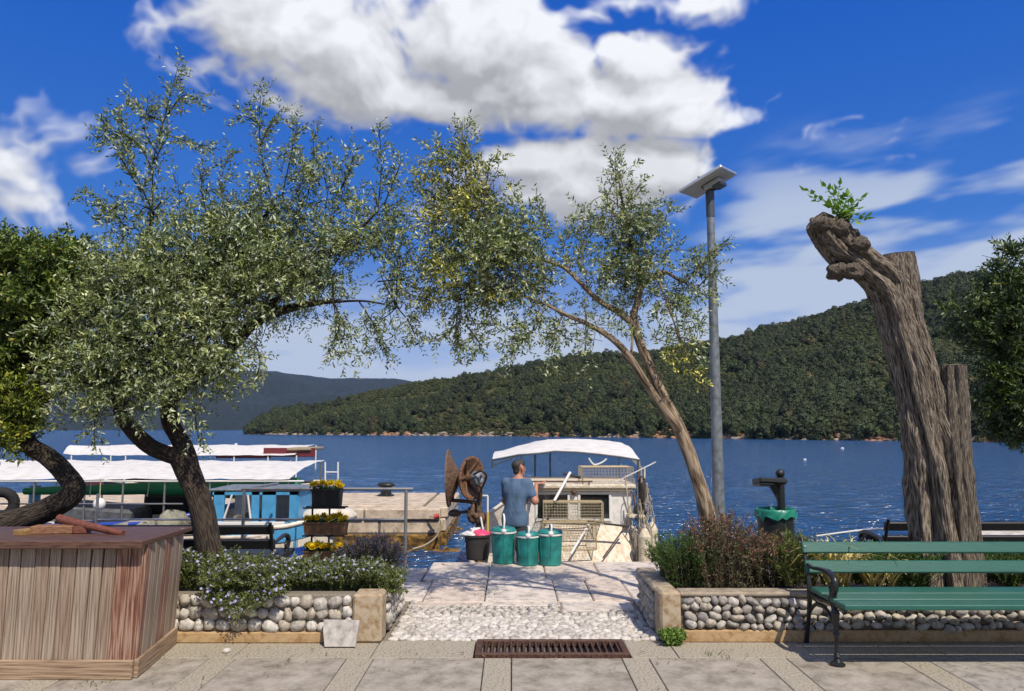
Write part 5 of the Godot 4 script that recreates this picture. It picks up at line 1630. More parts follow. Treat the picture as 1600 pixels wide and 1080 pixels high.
# ---------------------------------------------------------------- boats
# a hull: stations along its length, each [along, half width, gunwale, keel]; the length runs along +x of the boat
func hull_shape(stations: Array, thick := 0.03) -> Array:
	var rows := []
	for s in stations:
		var row := PackedVector3Array()
		for q in 17:
			var a := PI * q / 16.0 - PI / 2
			var c := sin(a)
			var flat := signf(c) * pow(absf(c), 0.6)
			var y: float = s[2] - (s[2] - s[3]) * pow(cos(a), 0.75)
			row.append(Vector3(s[0], y, flat * s[1]))
		rows.append(row)
	var b := MB.new()
	# outside; du x dv must point outwards
	rows.reverse()
	b.grid(rows)
	var rail := MB.new()
	for side in [0, 16]:
		var pts := []
		var rad := []
		for row in rows:
			pts.append(row[side])
			rad.append(thick)
		rail.tube(pts, rad, 6)
	for e in [0, rows.size() - 1]:
		var r: PackedVector3Array = rows[e]
		for q in range(1, 16):
			b.tri_out(r[0], r[q], r[q + 1], rows[rows.size() / 2][8] * Vector3(1, 0, 1))
	return [b, rail]

func wire_box(parent: Node3D, size: Vector3, mesh_step: float, frame: Material, net: Material) -> void:
	var b := MB.new()
	var h := size / 2
	for sx in [-1, 1]:
		for sy in [-1, 1]:
			b.rod(Vector3(sx * h.x, sy * h.y, -h.z), Vector3(sx * h.x, sy * h.y, h.z), 0.006, 5)
			b.rod(Vector3(sx * h.x, -h.y, sy * h.z), Vector3(sx * h.x, h.y, sy * h.z), 0.008, 5)
			b.rod(Vector3(-h.x, sx * h.y, sy * h.z), Vector3(h.x, sx * h.y, sy * h.z), 0.008, 5)
	part(parent, "frame", b, frame)
	b = MB.new()
	for face in [[0, 1, 2], [1, 2, 0], [2, 0, 1]]:
		for s in [-1, 1]:
			for way in 2:
				var u: int = face[way]
				var w: int = face[1 - way]
				var n: int = face[2]
				var c := -h[u] + mesh_step
				while c < h[u] - 0.005:
					var p0 := Vector3.ZERO
					var p1 := Vector3.ZERO
					p0[u] = c
					p1[u] = c
					p0[w] = -h[w]
					p1[w] = h[w]
					p0[n] = s * h[n]
					p1[n] = s * h[n]
					b.rod(p0, p1, 0.0017, 3)
					c += mesh_step
	part(parent, "netting", b, net)

func build_fishing_boat() -> void:
	var at := Vector3(0.72, 0, -12.6)
	var o := thing("fishing_boat", "white fishing boat with a canopy moored stern-on at the quay", "boat", at)
	var hs := hull_shape([[-2.75, 1.02, -0.2, -1.0], [-2.5, 1.2, -0.17, -1.15], [-1.5, 1.34, -0.15, -1.3], [0.5, 1.4, -0.12, -1.35], [2.2, 1.2, 0.0, -1.3], [3.6, 0.7, 0.22, -1.2], [4.4, 0.1, 0.42, -0.9]], 0.035)
	for k in 2:
		hs[k].xf = Transform3D()
	var hm := part(o, "hull", hs[0], M.white_hull)
	hm.rotation.y = PI / 2
	var rm := part(o, "gunwale", hs[1], M.dirty_white)
	rm.rotation.y = PI / 2
	box_part(o, "deck", Vector3(0, -0.486, 0.2), Vector3(2.2, 0.05, 5.0), M.dirty_white, 0.0)
	# cabin: its face looks at the quay
	var z := 1.55
	var x0: float = 0.238 - 0.72
	var x1: float = 1.684 - 0.72
	var top: float = 0.77
	var low := -0.6
	var wl: float = 0.33 - 0.72
	var wr: float = 0.815 - 0.72
	var wl2: float = 0.934 - 0.72
	var wr2: float = 1.401 - 0.72
	var wt: float = 0.707
	var wb: float = 0.324
	var cab := Node3D.new()
	cab.name = "cabin"
	o.add_child(cab)
	var b := MB.new()
	var th := 0.04
	for s in [[x0, wl, wb, wt], [wr, wl2, wb, wt], [wr2, x1, wb, wt], [x0, x1, wt, top], [x0, x1, low, wb]]:
		b.box(Vector3((s[0] + s[1]) / 2, (s[2] + s[3]) / 2, z), Vector3(s[1] - s[0], s[3] - s[2], th))
	part(cab, "front_wall", b, M.cabin_white)
	for x in [x0 + 0.02, x1 - 0.02]:
		box_part(cab, "side_wall", Vector3(x, (top + low) / 2, z - 0.8), Vector3(0.04, top - low, 1.56), M.cabin_white, 0.0)
	box_part(cab, "back_wall", Vector3((x0 + x1) / 2, (top + low) / 2, z - 1.6), Vector3(x1 - x0, top - low, 0.04), M.dirty_white, 0.0)
	box_part(cab, "floor", Vector3((x0 + x1) / 2, -0.2, z - 0.8), Vector3(x1 - x0 - 0.08, 0.03, 1.54), M.plank_brown, 0.0)
	for w in [[wl, wr], [wl2, wr2]]:
		var fr := MB.new()
		var cx: float = (w[0] + w[1]) / 2
		var ww: float = w[1] - w[0]
		for s in [-1, 1]:
			fr.box(Vector3(cx + s * (ww / 2 - 0.014), (wt + wb) / 2, z + 0.024), Vector3(0.034, wt - wb + 0.03, 0.026), Basis(), 0.004)
			fr.box(Vector3(cx, (wt + wb) / 2 + s * ((wt - wb) / 2 - 0.006), z + 0.022), Vector3(ww - 0.06, 0.034, 0.026), Basis(), 0.004)
		var f := part(cab, "window_frame", fr, M.tub_white)
		box_part(f, "pane", Vector3(cx, (wt + wb) / 2, z), Vector3(ww - 0.01, wt - wb - 0.01, 0.006), M.pane, 0.0)
	rod_part(cab, "curtain_post", Vector3(wl + 0.15, wb, z - 0.08), Vector3(wl + 0.15, wt, z - 0.08), 0.03, M.tub_white)
	box_part(cab, "roof", Vector3((x0 + x1) / 2 - 0.01, top + 0.03, z - 0.76), Vector3(x1 - x0 + 0.14, 0.06, 1.74), M.dirty_white, 0.015)
	box_part(cab, "roof_lip", Vector3((x0 + x1) / 2 - 0.01, top - 0.015, z + 0.06), Vector3(x1 - x0 + 0.06, 0.03, 0.05), M.trap_net, 0.006)
	rod_part(cab, "roof_rail", Vector3(x0 + 0.05, top + 0.1, z + 0.1), Vector3(x1 - 0.55, top + 0.1, z + 0.1), 0.012, M.rusty_iron)
	for x in [x0 + 0.1, x0 + 0.5, x1 - 0.6]:
		rod_part(cab, "rail_post", Vector3(x, top + 0.05, z + 0.1), Vector3(x, top + 0.1, z + 0.1), 0.01, M.rusty_iron)
	b = MB.new()
	b.ball(Vector3((wr + wl2) / 2, wt + 0.02, z + 0.06), Vector3(0.04, 0.055, 0.05), 10, 7)
	part(cab, "deck_light", b, M.rusty_iron)
	# sloping fore panel below the windows
	b = MB.new()
	var pz := z + 0.42
	b.quad(Vector3(x0 + 0.12, -0.32, pz), Vector3(x1 - 0.02, -0.32, pz), Vector3(x1 - 0.06, wb - 0.07, z + 0.03), Vector3(x0 + 0.2, wb - 0.07, z + 0.03))
	b.quad_out(Vector3(x1 - 0.02, -0.32, pz), Vector3(x1 - 0.02, -0.38, z), Vector3(x1 - 0.06, wb - 0.07, z + 0.03), Vector3(x1 - 0.06, wb - 0.07, z + 0.03), Vector3(0, 0, z))
	part(cab, "sloping_hatch", b, M.dirty_white)
	# canopy on posts
	var cz := 0.6
	var prof := [[770, 714, 716], [785, 711, 713], [810, 704, 710], [840, 696, 706], [866, 691, 705], [900, 690, 706], [935, 690, 709], [970, 692, 713], [997, 696, 717]]
	var rows := []
	for j in 7:
		var u := j / 6.0
		var row := PackedVector3Array()
		for p in prof:
			var near: float = 1.6 - (p[2] - 671.0) / 1200.0 * 12.0
			var far: float = 1.6 - (p[1] - 671.0) / 1200.0 * 14.2 + 0.05
			var x: float = (p[0] - 800.0) / 1200.0 * 12.05 - 0.72
			var y := lerpf(near, far, u) + 0.07 * sin(u * PI) + 0.012 * sin(p[0] * 0.35 + j * 1.9)
			row.append(Vector3(x, y, cz - u * 2.3))
		rows.append(row)
	b = MB.new()
	b.grid(rows)
	var can := part(o, "canopy", b, M.canvas_white)
	b = MB.new()
	var edge := []
	var er := []
	for p in rows[0]:
		edge.append(p + Vector3(0, -0.012, 0))
		er.append(0.014)
	b.tube(edge, er, 6)
	edge = []
	for p in rows[6]: edge.append(p + Vector3(0, -0.012, 0))
	b.tube(edge, er, 6)
	part(can, "frame_tube", b, M.galvanised_dark)
	# valance on the right
	b = MB.new()
	var v0: Vector3 = rows[0][8]
	var v1: Vector3 = rows[6][8]
	b.grid([PackedVector3Array([v0, v1]), PackedVector3Array([v0 + Vector3(0.02, -0.16, 0), v1 + Vector3(0.02, -0.12, 0)])])
	part(can, "valance", b, M.canvas_white)
	for p in [[rows[0][0], -0.14], [rows[0][2] + Vector3(0.05, 0, 0), 1.5], [rows[4][3], 1.45], [rows[6][3] + Vector3(0.3, 0, 0), 1.4], [rows[0][8] + Vector3(-0.03, 0, 0), 1.45], [rows[6][8], 1.4]]:
		var t: Vector3 = p[0]
		rod_part(o, "canopy_post", t, Vector3(t.x, t.y - absf(p[1]), t.z), 0.016, M.galvanised_dark)
	rod_part(o, "canopy_stay", rows[0][0] + Vector3(0, -0.1, 0), rows[0][2] + Vector3(0, -0.02, 0), 0.012, M.galvanised_dark)
	# white hose loop under the canopy
	b = MB.new()
	var sm := smooth([[Vector3(1.119, 1.183, -11.3) - at, 0.012], [Vector3(1.192, 1.091, -11.3) - at, 0.012], [Vector3(1.304, 1.118, -11.3) - at, 0.012], [Vector3(1.38, 1.174, -11.3) - at, 0.012]], 5)
	b.tube(sm[0], sm[1], 6)
	part(o, "hose_loop", b, M.white_pole)
	# bundles of poles, ropes and nets on the right rail
	var r := RandomNumberGenerator.new()
	r.seed = 55
	for k in 9:
		var xb: float = (988 + r.randf_range(-4, 22) - 800) / 1200.0 * 10.9
		var xt := xb + r.randf_range(-0.14, 0.1)
		rod_part(o, "side_pole", Vector3(xb, -0.3, -10.9 + r.randf_range(-0.4, 0.4)) - at, Vector3(xt, r.randf_range(0.4, 1.15), -11.0 + r.randf_range(-0.4, 0.4)) - at, r.randf_range(0.008, 0.018), [M.dirty_white, M.rope, M.rusty_iron, M.galvanised][k % 4])
	b = MB.new()
	for k in 26:
		var p := Vector3((998 + r.randf_range(-14, 16) - 800) / 1200.0 * 10.9, r.randf_range(0.05, 0.85), -10.9 + r.randf_range(-0.3, 0.2)) - at
		var kn := []
		for q in 5:
			kn.append([p, 0.007])
			p += Vector3(r.randf_range(-0.06, 0.06), r.randf_range(-0.22, -0.02), r.randf_range(-0.05, 0.05))
		sm = smooth(kn, 4)
		b.tube(sm[0], sm[1], 4, false)
	part(o, "rope_coils", b, M.rope)
	b = MB.new()
	b.ball(Vector3(1.85, 0.703, -11.1) - at, Vector3(0.07, 0.22, 0.1), 10, 8, knot, 0.5)
	b.ball(Vector3(1.802, 0.445, -11) - at, Vector3(0.09, 0.12, 0.12), 10, 8, knot, 0.5)
	part(o, "dark_nets", b, M.black_gear)
	box_part(o, "side_shelf", Vector3(1.729, 0.401, -11) - at, Vector3(0.22, 0.04, 0.4), M.dirty_white, 0.006)
	# things on the boat that could be lifted away
	var tr := thing("fish_trap", "wire fish trap lying on the roof of the fishing boat cabin", "fish trap", Vector3(1.346, 0.94, -11.2), 0.05, "fish traps on the boat")
	wire_box(tr, Vector3(0.72, 0.25, 0.45), 0.045, M.trap_wire, M.trap_net)
	tr = thing("fish_trap", "netted fish trap standing before the cabin windows", "fish trap", Vector3(0.844, 0.461, -10.85), -0.03, "fish traps on the boat")
	wire_box(tr, Vector3(0.82, 0.28, 0.3), 0.04, M.trap_wire, M.trap_net)
	tr = thing("fish_trap", "lowest netted fish trap on the sloping hatch of the boat", "fish trap", Vector3(0.772, 0.161, -10.75), 0.06, "fish traps on the boat")
	wire_box(tr, Vector3(0.72, 0.36, 0.3), 0.045, M.trap_wire, M.trap_net)
	var poles := [
		[Vector3(0.579, 0.623, -10.7), Vector3(0.817, 1.002, -10.9), 0.02, M.white_pole, "pale wooden pole leaning up against the cabin roof"],
		[Vector3(0.786, -0.057, -10.5), Vector3(1.077, 0.327, -10.8), 0.017, M.white_pole, "white pole propped on the sloping hatch of the boat"],
		[Vector3(1.033, 0.347, -10.7), Vector3(1.592, 0.279, -10.7), 0.014, M.black_gear, "black pole lying across the boat below the right window"],
		[Vector3(1.225, -0.123, -10.6), Vector3(1.544, 0.24, -10.8), 0.011, M.rusty_iron, "thin dark rod leaning on the right of the hatch"],
		[Vector3(1.42, 0.836, -11), Vector3(2.022, 1.144, -10.9), 0.009, M.white_pole, "thin white rod sticking out to the right over the water"],
		[Vector3(0.744, 0.962, -11.3), Vector3(0.995, 0.904, -11.2), 0.018, M.black_gear, "short black rod beside the trap on the cabin roof"],
	]
	for p in poles:
		b = MB.new()
		b.rod(p[0], p[1], p[2], 8)
		var q := part(self, "boat_pole", b, p[3])
		tag(q, p[4], "pole", "poles on the fishing boat")
	for f in [[1003, 845, 10.6, 0.085, "pale cylindrical fender hanging nearest on the boat's right side"], [1015, 838, 11.3, 0.08, "second pale fender hanging behind on the boat's right side"]]:
		b = MB.new()
		b.lathe([Vector2(0.0, -0.3), Vector2(f[3] * 0.6, -0.29), Vector2(f[3], -0.22), Vector2(f[3], 0.2), Vector2(f[3] * 0.55, 0.28), Vector2(0.02, 0.31), Vector2(0.02, 0.36)], 14)
		var q := thing("boat_fender", f[4], "fender", Vector3((f[0] - 800) / 1200.0 * f[2], -0.04, -f[2]), 0.0, "fenders on the fishing boat")
		part(q, "body", b, M.fender)
		rod_part(q, "rope", Vector3(0, 0.34, 0), Vector3(-0.06, 0.7, 0), 0.008, M.rope, 4)
	build_hauler()

# net hauler: two dished wheels face to face on an iron post
func build_hauler() -> void:
	var base: Vector3 = Vector3(-0.544, 0.212, -10.75)
	base.y = -0.6
	var o := thing("net_hauler", "rusty net hauler with two dished wheels on an iron post", "winch", base)
	var hub: Vector3 = Vector3(-0.69, 0.932, -10.75) - base
	var dish := [Vector2(0.05, 0.02), Vector2(0.09, 0.03), Vector2(0.13, 0.05), Vector2(0.3, 0.15), Vector2(0.33, 0.15), Vector2(0.335, 0.175), Vector2(0.3, 0.18), Vector2(0.13, 0.085), Vector2(0.05, 0.07)]
	var axis := Vector3(1.0, 0.02, 0.03).normalized()
	var side := axis.cross(Vector3.UP).normalized()
	var fr := Basis(side, axis, side.cross(axis))
	for s in [-1.0, 1.0]:
		if s > 0:
			axis = Vector3(0.84, 0.02, 0.52).normalized()
			side = axis.cross(Vector3.UP).normalized()
			fr = Basis(side, axis, side.cross(axis))
		var b := MB.new()
		b.xf = Transform3D(fr * Basis(Vector3.RIGHT, 0.0 if s > 0 else PI), hub + axis * (0.0 if s > 0 else -0.02))
		if s < 0:
			var big := []
			for p in dish: big.append(Vector2(p.x * 1.18, p.y))
			b.lathe(big, 28)
		else:
			var less := []
			for p in dish: less.append(Vector2(p.x * 0.9, p.y))
			b.lathe(less, 28)
		var w := part(o, "dished_wheel", b, M.worn_bronze if s > 0 else M.rusty_iron)
		b = MB.new()
		for k in 6:
			var an := TAU * k / 6.0
			var d := side * cos(an) + side.cross(axis) * sin(an)
			b.rod(hub + axis * s * 0.075 + d * 0.05, hub + axis * s * 0.19 + d * 0.3, 0.016, 6)
		part(w, "spokes", b, M.rusty_iron)
	var b := MB.new()
	b.rod(hub - axis * 0.12, hub + axis * 0.22, 0.055, 14)
	part(o, "hub", b, M.rusty_iron)
	# grey painted motor on the near wheel
	b = MB.new()
	b.xf = Transform3D(fr, hub + axis * 0.2)
	b.lathe([Vector2(0.0, 0.0), Vector2(0.09, 0.0), Vector2(0.1, 0.03), Vector2(0.1, 0.09), Vector2(0.06, 0.12), Vector2(0.0, 0.12)], 14)
	part(o, "motor", b, M.galvanised)
	# arm and post
	var elbow: Vector3 = Vector3(-0.456, 0.563, -10.7) - base
	b = MB.new()
	var sm := smooth([[hub + axis * 0.22, 0.035], [Vector3(-0.435, 0.761, -10.6) - base, 0.035], [elbow, 0.04], [Vector3(-0.454, 0.219, -10.7) - base, 0.045], [Vector3(0.09, 0.0, 0.02), 0.05]], 6)
	b.tube(sm[0], sm[1], 10)
	part(o, "post", b, M.rusty_iron)
	b = MB.new()
	b.rod(Vector3(-0.833, 0.623, -10.8) - base, Vector3(-0.483, 0.606, -10.7) - base, 0.026, 8)
	b.rod(Vector3(-0.821, 0.917, -10.85) - base, Vector3(-0.833, 0.614, -10.8) - base, 0.03, 8)
	part(o, "yoke", b, M.rusty_iron)
	b = MB.new()
	b.ball(Vector3(-0.796, 0.448, -10.8) - base, Vector3(0.09, 0.05, 0.09), 10, 7, knot, 0.3)
	b.rod(Vector3(-0.778, 0.448, -10.8) - base, Vector3(-0.528, 0.488, -10.75) - base, 0.02, 6)
	b.ball(Vector3(-0.519, 0.454, -10.75) - base, Vector3(0.09, 0.13, 0.1), 12, 8, knot, 0.6)
	b.ball(Vector3(-0.42, 0.373, -10.7) - base, Vector3(0.07, 0.1, 0.09), 12, 8, knot, 0.6)
	part(o, "gearbox", b, M.rusty_iron)
	b = MB.new()
	sm = smooth([[Vector3(-0.519, 0.99, -10.5) - base, 0.014], [Vector3(-0.413, 1.044, -10.45) - base, 0.014], [Vector3(-0.344, 0.976, -10.45) - base, 0.014], [Vector3(-0.38, 0.871, -10.5) - base, 0.014], [Vector3(-0.433, 0.747, -10.55) - base, 0.014], [Vector3(-0.452, 0.572, -10.6) - base, 0.014]], 6)
	b.tube(sm[0], sm[1], 7)
	part(o, "hose", b, M.hose)
	b = MB.new()
	b.rod(Vector3(-0.331, 0.701, -10.6) - base, Vector3(-0.329, 0.147, -10.6) - base, 0.014, 6)
	b.rod(Vector3(-0.437, 0.696, -10.65) - base, Vector3(-0.331, 0.701, -10.6) - base, 0.014, 6)
	part(o, "guard_pipe", b, M.tub_white)
	rod_part(o, "yellow_pipe", Vector3(-0.329, 0.489, -10.58) - base, Vector3(-0.328, 0.166, -10.58) - base, 0.017, M.yellow_pipe)
	rod_part(o, "lever", Vector3(-0.423, 0.424, -10.55) - base, Vector3(-0.368, 0.161, -10.5) - base, 0.013, M.tub_white)

# ---------------------------------------------------------------- tubs and bucket on the quay
func build_tubs() -> void:
	var spec := [[Vector3(-0.1, 0, -9.426), 0.148, 0.43, "tallest teal insulated tub, left of the three, handle upright"], [Vector3(0.189, 0, -9.296), 0.135, 0.39, "middle teal insulated tub with its handle folded"], [Vector3(0.453, 0, -9.296), 0.145, 0.42, "right teal insulated tub, half in the lamp post's shadow"]]
	for k in 3:
		var s = spec[k]
		var rr: float = s[1]
		var h: float = s[2]
		var o := thing("insulated_tub", s[3], "tub", s[0] + Vector3(0, 0.012, 0.0), 0.0, "teal tubs on the quay")
		var b := MB.new()
		b.lathe([Vector2(0.0, 0.0), Vector2(rr * 0.84, 0.0), Vector2(rr * 0.88, 0.012), Vector2(rr * 0.93, h * 0.4), Vector2(rr, h * 0.8), Vector2(rr, h * 0.82)], 28)
		part(o, "body", b, M.tub_teal)
		b = MB.new()
		b.lathe([Vector2(rr * 1.0, h * 0.82), Vector2(rr * 1.045, h * 0.825), Vector2(rr * 1.05, h * 0.865), Vector2(rr * 1.0, h * 0.87)], 28)
		part(o, "rim", b, M.tub_white)
		b = MB.new()
		b.lathe([Vector2(rr * 1.02, h * 0.87), Vector2(rr * 1.03, h * 0.9), Vector2(rr * 0.9, h * 0.96), Vector2(rr * 0.4, h), Vector2(0.0, h)], 28)
		var lid := part(o, "lid", b, M.tub_teal)
		b = MB.new()
		b.ball(Vector3(0, h * 0.9, rr * 0.98), Vector3(0.032, 0.032, 0.025), 10, 7)
		part(lid, "pivot", b, M.tub_white)
		b = MB.new()
		var up := 0.95 if k == 0 else 0.2
		var sm := smooth([[Vector3(0, h * 0.9, rr * 1.0), 0.013], [Vector3(0.01, h * 0.9 + 0.07 + up * 0.06, rr * 0.98), 0.012], [Vector3(0.0, h + 0.03 + up * 0.12, rr * 0.4), 0.012], [Vector3(0, h + 0.02 + up * 0.08, -rr * 0.5), 0.012], [Vector3(0, h * 0.9, -rr), 0.012]], 6)
		b.tube(sm[0], sm[1], 8)
		part(o, "handle", b, M.tub_white)
		for q in 3:
			rod_part(o, "rib", Vector3(rr * 0.87 * sin(q - 1.0), 0.03, rr * 0.87 * cos(q - 1.0)), Vector3(rr * 0.995 * sin(q - 1.0), h * 0.8, rr * 0.995 * cos(q - 1.0)), 0.006, M.tub_teal, 5)
	var o := thing("black_bucket", "black plastic bucket with a pink bag in it, left of the teal tubs", "bucket", Vector3(-0.428, 0, -9.746) + Vector3(0, 0.012, 0.05))
	var b := MB.new()
	b.lathe([Vector2(0.0, 0.0), Vector2(0.128, 0.0), Vector2(0.135, 0.01), Vector2(0.158, 0.27), Vector2(0.172, 0.275), Vector2(0.172, 0.3), Vector2(0.16, 0.3), Vector2(0.15, 0.2)], 26)
	part(o, "body", b, M.bucket_black)
	b = MB.new()
	b.ball(Vector3(0.04, 0.295, 0.02), Vector3(0.12, 0.06, 0.11), 16, 10, knot, 0.5)
	part(o, "pink_bag", b, M.pink_bag)
	b = MB.new()
	b.ball(Vector3(-0.09, 0.3, 0.0), Vector3(0.12, 0.04, 0.12), 14, 8, knot, 0.7)
	b.ball(Vector3(-0.02, 0.335, -0.04), Vector3(0.08, 0.04, 0.08), 12, 8, knot, 0.7)
	part(o, "white_bag", b, M.white_bag)

# ---------------------------------------------------------------- boats on the left
func awning(parent: Node3D, x0: float, x1: float, zn: float, zf: float, yn: float, yf: float, crown: float, sag := 0.016, taper := 0.0) -> MeshInstance3D:
	var rows := []
	for j in 9:
		var u := j / 8.0
		var row := PackedVector3Array()
		for q in 41:
			var s := q / 40.0
			var x := lerpf(x0, x1, s)
			var pull := 1.0 - taper * pow(maxf(0.0, 0.35 - s) / 0.35, 1.5)
			var zz := lerpf(zn, zf, 0.5 + (u - 0.5) * pull)
			var y := lerpf(yn, yf, u) + crown * sin(u * PI) - sag * absf(sin(s * PI * 5.0)) * (1.0 - 0.6 * sin(u * PI)) + knot.get_noise_2d(x * 1.5, u * 3.0) * 0.02
			row.append(Vector3(x, y, zz))
		rows.append(row)
	var b := MB.new()
	b.grid(rows)
	return part(parent, "awning", b, M.canvas_white)

func build_left_boats() -> void:
	var r := RandomNumberGenerator.new()
	r.seed = 31
	# near boat with the long white awning
	var at := Vector3(-7.0, 0, -12.3)
	var o := thing("tour_boat", "long tour boat under a wide white awning, in front of the pier", "boat", at)
	var hs := hull_shape([[-3.6, 0.75, 0.22, -1.0], [-2.5, 0.95, 0.2, -1.2], [0.0, 1.05, 0.2, -1.25], [1.6, 0.95, 0.24, -1.2], [2.3, 0.55, 0.34, -1.1], [2.8, 0.06, 0.45, -0.8]], 0.04)
	part(o, "hull", hs[0], M.white_hull)
	part(o, "gunwale", hs[1], M.deep_blue)
	box_part(o, "deck", Vector3(-0.2, -0.42, 0), Vector3(6.0, 0.05, 1.7), M.grey_panel, 0.0)
	awning(o, -8.905 - at.x, -3.252 - at.x, -11.35 - at.z, -13.5 - at.z, 0.885, 1.069, 0.05)
	for px in [34, 112, 185, 240, 300, 365, 478]:
		for zz in [-11.4, -13.3]:
			var x: float = (px - 800) / 1200.0 * 12.2 - at.x
			rod_part(o, "awning_post", Vector3(x, -0.1, zz - at.z), Vector3(x, 1.6 - (749 - 671) / 1200.0 * 11.35 if zz > -12 else 1.6 - 49 / 1200.0 * 13.5, zz - at.z), 0.016, M.stainless)
	var yl: float = 0.876 - 0.03
	rod_part(o, "awning_bar", Vector3(-2.6, yl, 0.93), Vector3(-3.041 - at.x, yl, 0.93), 0.014, M.white_pole)
	rod_part(o, "side_rail", Vector3(-2.6, 0.28, 0.92), Vector3(3.0, 0.28, 0.92), 0.012, M.stainless)
	rod_part(o, "side_rail", Vector3(-2.6, 0.52, 0.92), Vector3(2.2, 0.52, 0.92), 0.012, M.stainless)
	for k in 4:
		box_part(o, "bench_seat", Vector3(-2.2 + k * 1.2, -0.08, -0.1), Vector3(0.35, 0.05, 1.5), M.grey_panel, 0.01)
	box_part(o, "engine_cover", Vector3(0.75, 0.3, 0.3), Vector3(1.15, 0.3, 0.8), M.grey_panel, 0.05, Basis(Vector3.BACK, -0.08))
	box_part(o, "grey_cushion", Vector3(1.55, 0.42, -0.2), Vector3(0.75, 0.32, 0.4), M.rubber, 0.05)
	box_part(o, "white_locker", Vector3(0.05, 0.32, 0.55), Vector3(0.3, 0.34, 0.3), M.cabin_white, 0.03)
	box_part(o, "locker", Vector3(-2.9, 0.2, 0.2), Vector3(0.6, 0.7, 0.8), M.dirty_white, 0.03)
	# ladder at the end of the awning
	for p in [[Vector3(-2.949, 0.586, -12.3), Vector3(-2.962, 1.086, -12.3)], [Vector3(-2.747, 0.586, -12.3), Vector3(-2.759, 1.086, -12.3)]]:
		rod_part(o, "ladder_rail", p[0] - at, p[1] - at, 0.014, M.white_pole)
	for p in [[Vector3(-2.958, 0.925, -12.3), Vector3(-2.755, 0.925, -12.3)], [Vector3(-2.952, 0.706, -12.3), Vector3(-2.75, 0.706, -12.3)]]:
		rod_part(o, "ladder_rung", p[0] - at, p[1] - at, 0.011, M.white_pole)
	# rolled green tarpaulin tied under the awning
	var b := MB.new()
	var sm := smooth([[Vector3(-7.51, 0.65, -12), 0.05], [Vector3(-6.703, 0.669, -12), 0.075], [Vector3(-5.718, 0.689, -12), 0.09], [Vector3(-4.93, 0.698, -12), 0.11], [Vector3(-4.141, 0.689, -12), 0.15], [Vector3(-3.649, 0.727, -12), 0.14], [Vector3(-3.275, 0.747, -12), 0.11]], 6)
	b.tube(sm[0], sm[1], 14, true, knot, 0.12)
	var g1 := thing("green_tarpaulin", "long rolled green tarpaulin tied below the white awning", "tarpaulin")
	part(g1, "roll", b, M.tarp_green)
	for p in [Vector3(-6.418, 0.585, -11.85), Vector3(-5.543, 0.585, -11.85), Vector3(-4.911, 0.575, -11.85), Vector3(-4.337, 0.561, -11.8), Vector3(-3.776, 0.561, -11.8)]:
		b = MB.new()
		b.rod(p, p + Vector3(0.08, 0.28, 0.12), 0.008, 5)
		part(g1, "tie_cord", b, M.white_pole)
	# boat beyond the pier
	at = Vector3(-7.4, 0, -23.5)
	o = thing("tour_boat", "tour boat with a white awning and dark red trim beyond the pier", "boat", at)
	hs = hull_shape([[-5.5, 0.1, 0.3, -0.8], [-4.4, 0.8, 0.1, -1.0], [-2.0, 1.1, -0.1, -1.2], [0.5, 1.0, -0.05, -1.2], [1.5, 0.8, 0.0, -1.1]], 0.04)
	part(o, "hull", hs[0], M.hull_red)
	part(o, "gunwale", hs[1], M.white_hull)
	awning(o, -13.511 - at.x, -6.269 - at.x, 1.15, -1.15, 0.868, 1.115, 0.06, 0.02, 0.85)
	box_part(o, "red_trim", Vector3(-6.494, 0.932, -22.6) - at, Vector3(1.5, 0.26, 0.05), M.hull_red, 0.01)
	box_part(o, "red_trim", Vector3(-7.834, 0.821, -22.6) - at, Vector3(1.6, 0.12, 0.05), M.hull_red, 0.01)
	box_part(o, "wheelhouse_roof", Vector3(-6.199, 1.026, -23.3) - at, Vector3(0.7, 0.08, 1.6), M.trap_wire, 0.02)
	for px in [150, 230, 310, 390, 440, 482]:
		for zz in [1.1, -1.1]:
			var x: float = (px - 800) / 1200.0 * 23.5 - at.x
			rod_part(o, "awning_post", Vector3(x, -0.1, zz), Vector3(x, 0.85 if zz > 0 else 1.1, zz), 0.022, M.white_pole)
	# small boat with the blue cabin
	at = Vector3(-3.546, 0, -10.75)
	o = thing("cabin_boat", "small white boat with a bright blue cabin beside the railing", "boat", at)
	hs = hull_shape([[-2.0, 0.6, 0.28, -0.95], [-1.2, 0.72, 0.27, -1.1], [-0.2, 0.74, 0.28, -1.1], [0.6, 0.5, 0.34, -1.0], [1.1, 0.05, 0.44, -0.75]], 0.035)
	part(o, "hull", hs[0], M.white_hull)
	part(o, "gunwale", hs[1], M.white_hull)
	var band := MB.new()
	var st := [[-1.95, 0.615, 0.25], [-1.2, 0.735, 0.24], [-0.2, 0.755, 0.25], [0.6, 0.51, 0.3], [1.0, 0.14, 0.37]]
	var rows := []
	for s in st:
		rows.append(PackedVector3Array([Vector3(s[0], s[2], s[1] + 0.006), Vector3(s[0], s[2] - 0.16, s[1] * 0.995 + 0.006)]))
	rows.reverse()
	band.grid(rows)
	part(o, "blue_band", band, M.hull_blue)
	band = MB.new()
	rows = []
	for s in st:
		rows.append(PackedVector3Array([Vector3(s[0], s[2] - 0.27, s[1] * 0.985 + 0.008), Vector3(s[0], s[2] - 0.38, s[1] * 0.955 + 0.008)]))
	rows.reverse()
	band.grid(rows)
	part(o, "boot_stripe", band, M.deep_blue)
	var cx0: float = -3.963 - at.x
	var cx1: float = -2.843 - at.x
	var ct: float = 0.776
	var cl: float = 0.408
	var cab := Node3D.new()
	cab.name = "cabin"
	o.add_child(cab)
	b = MB.new()
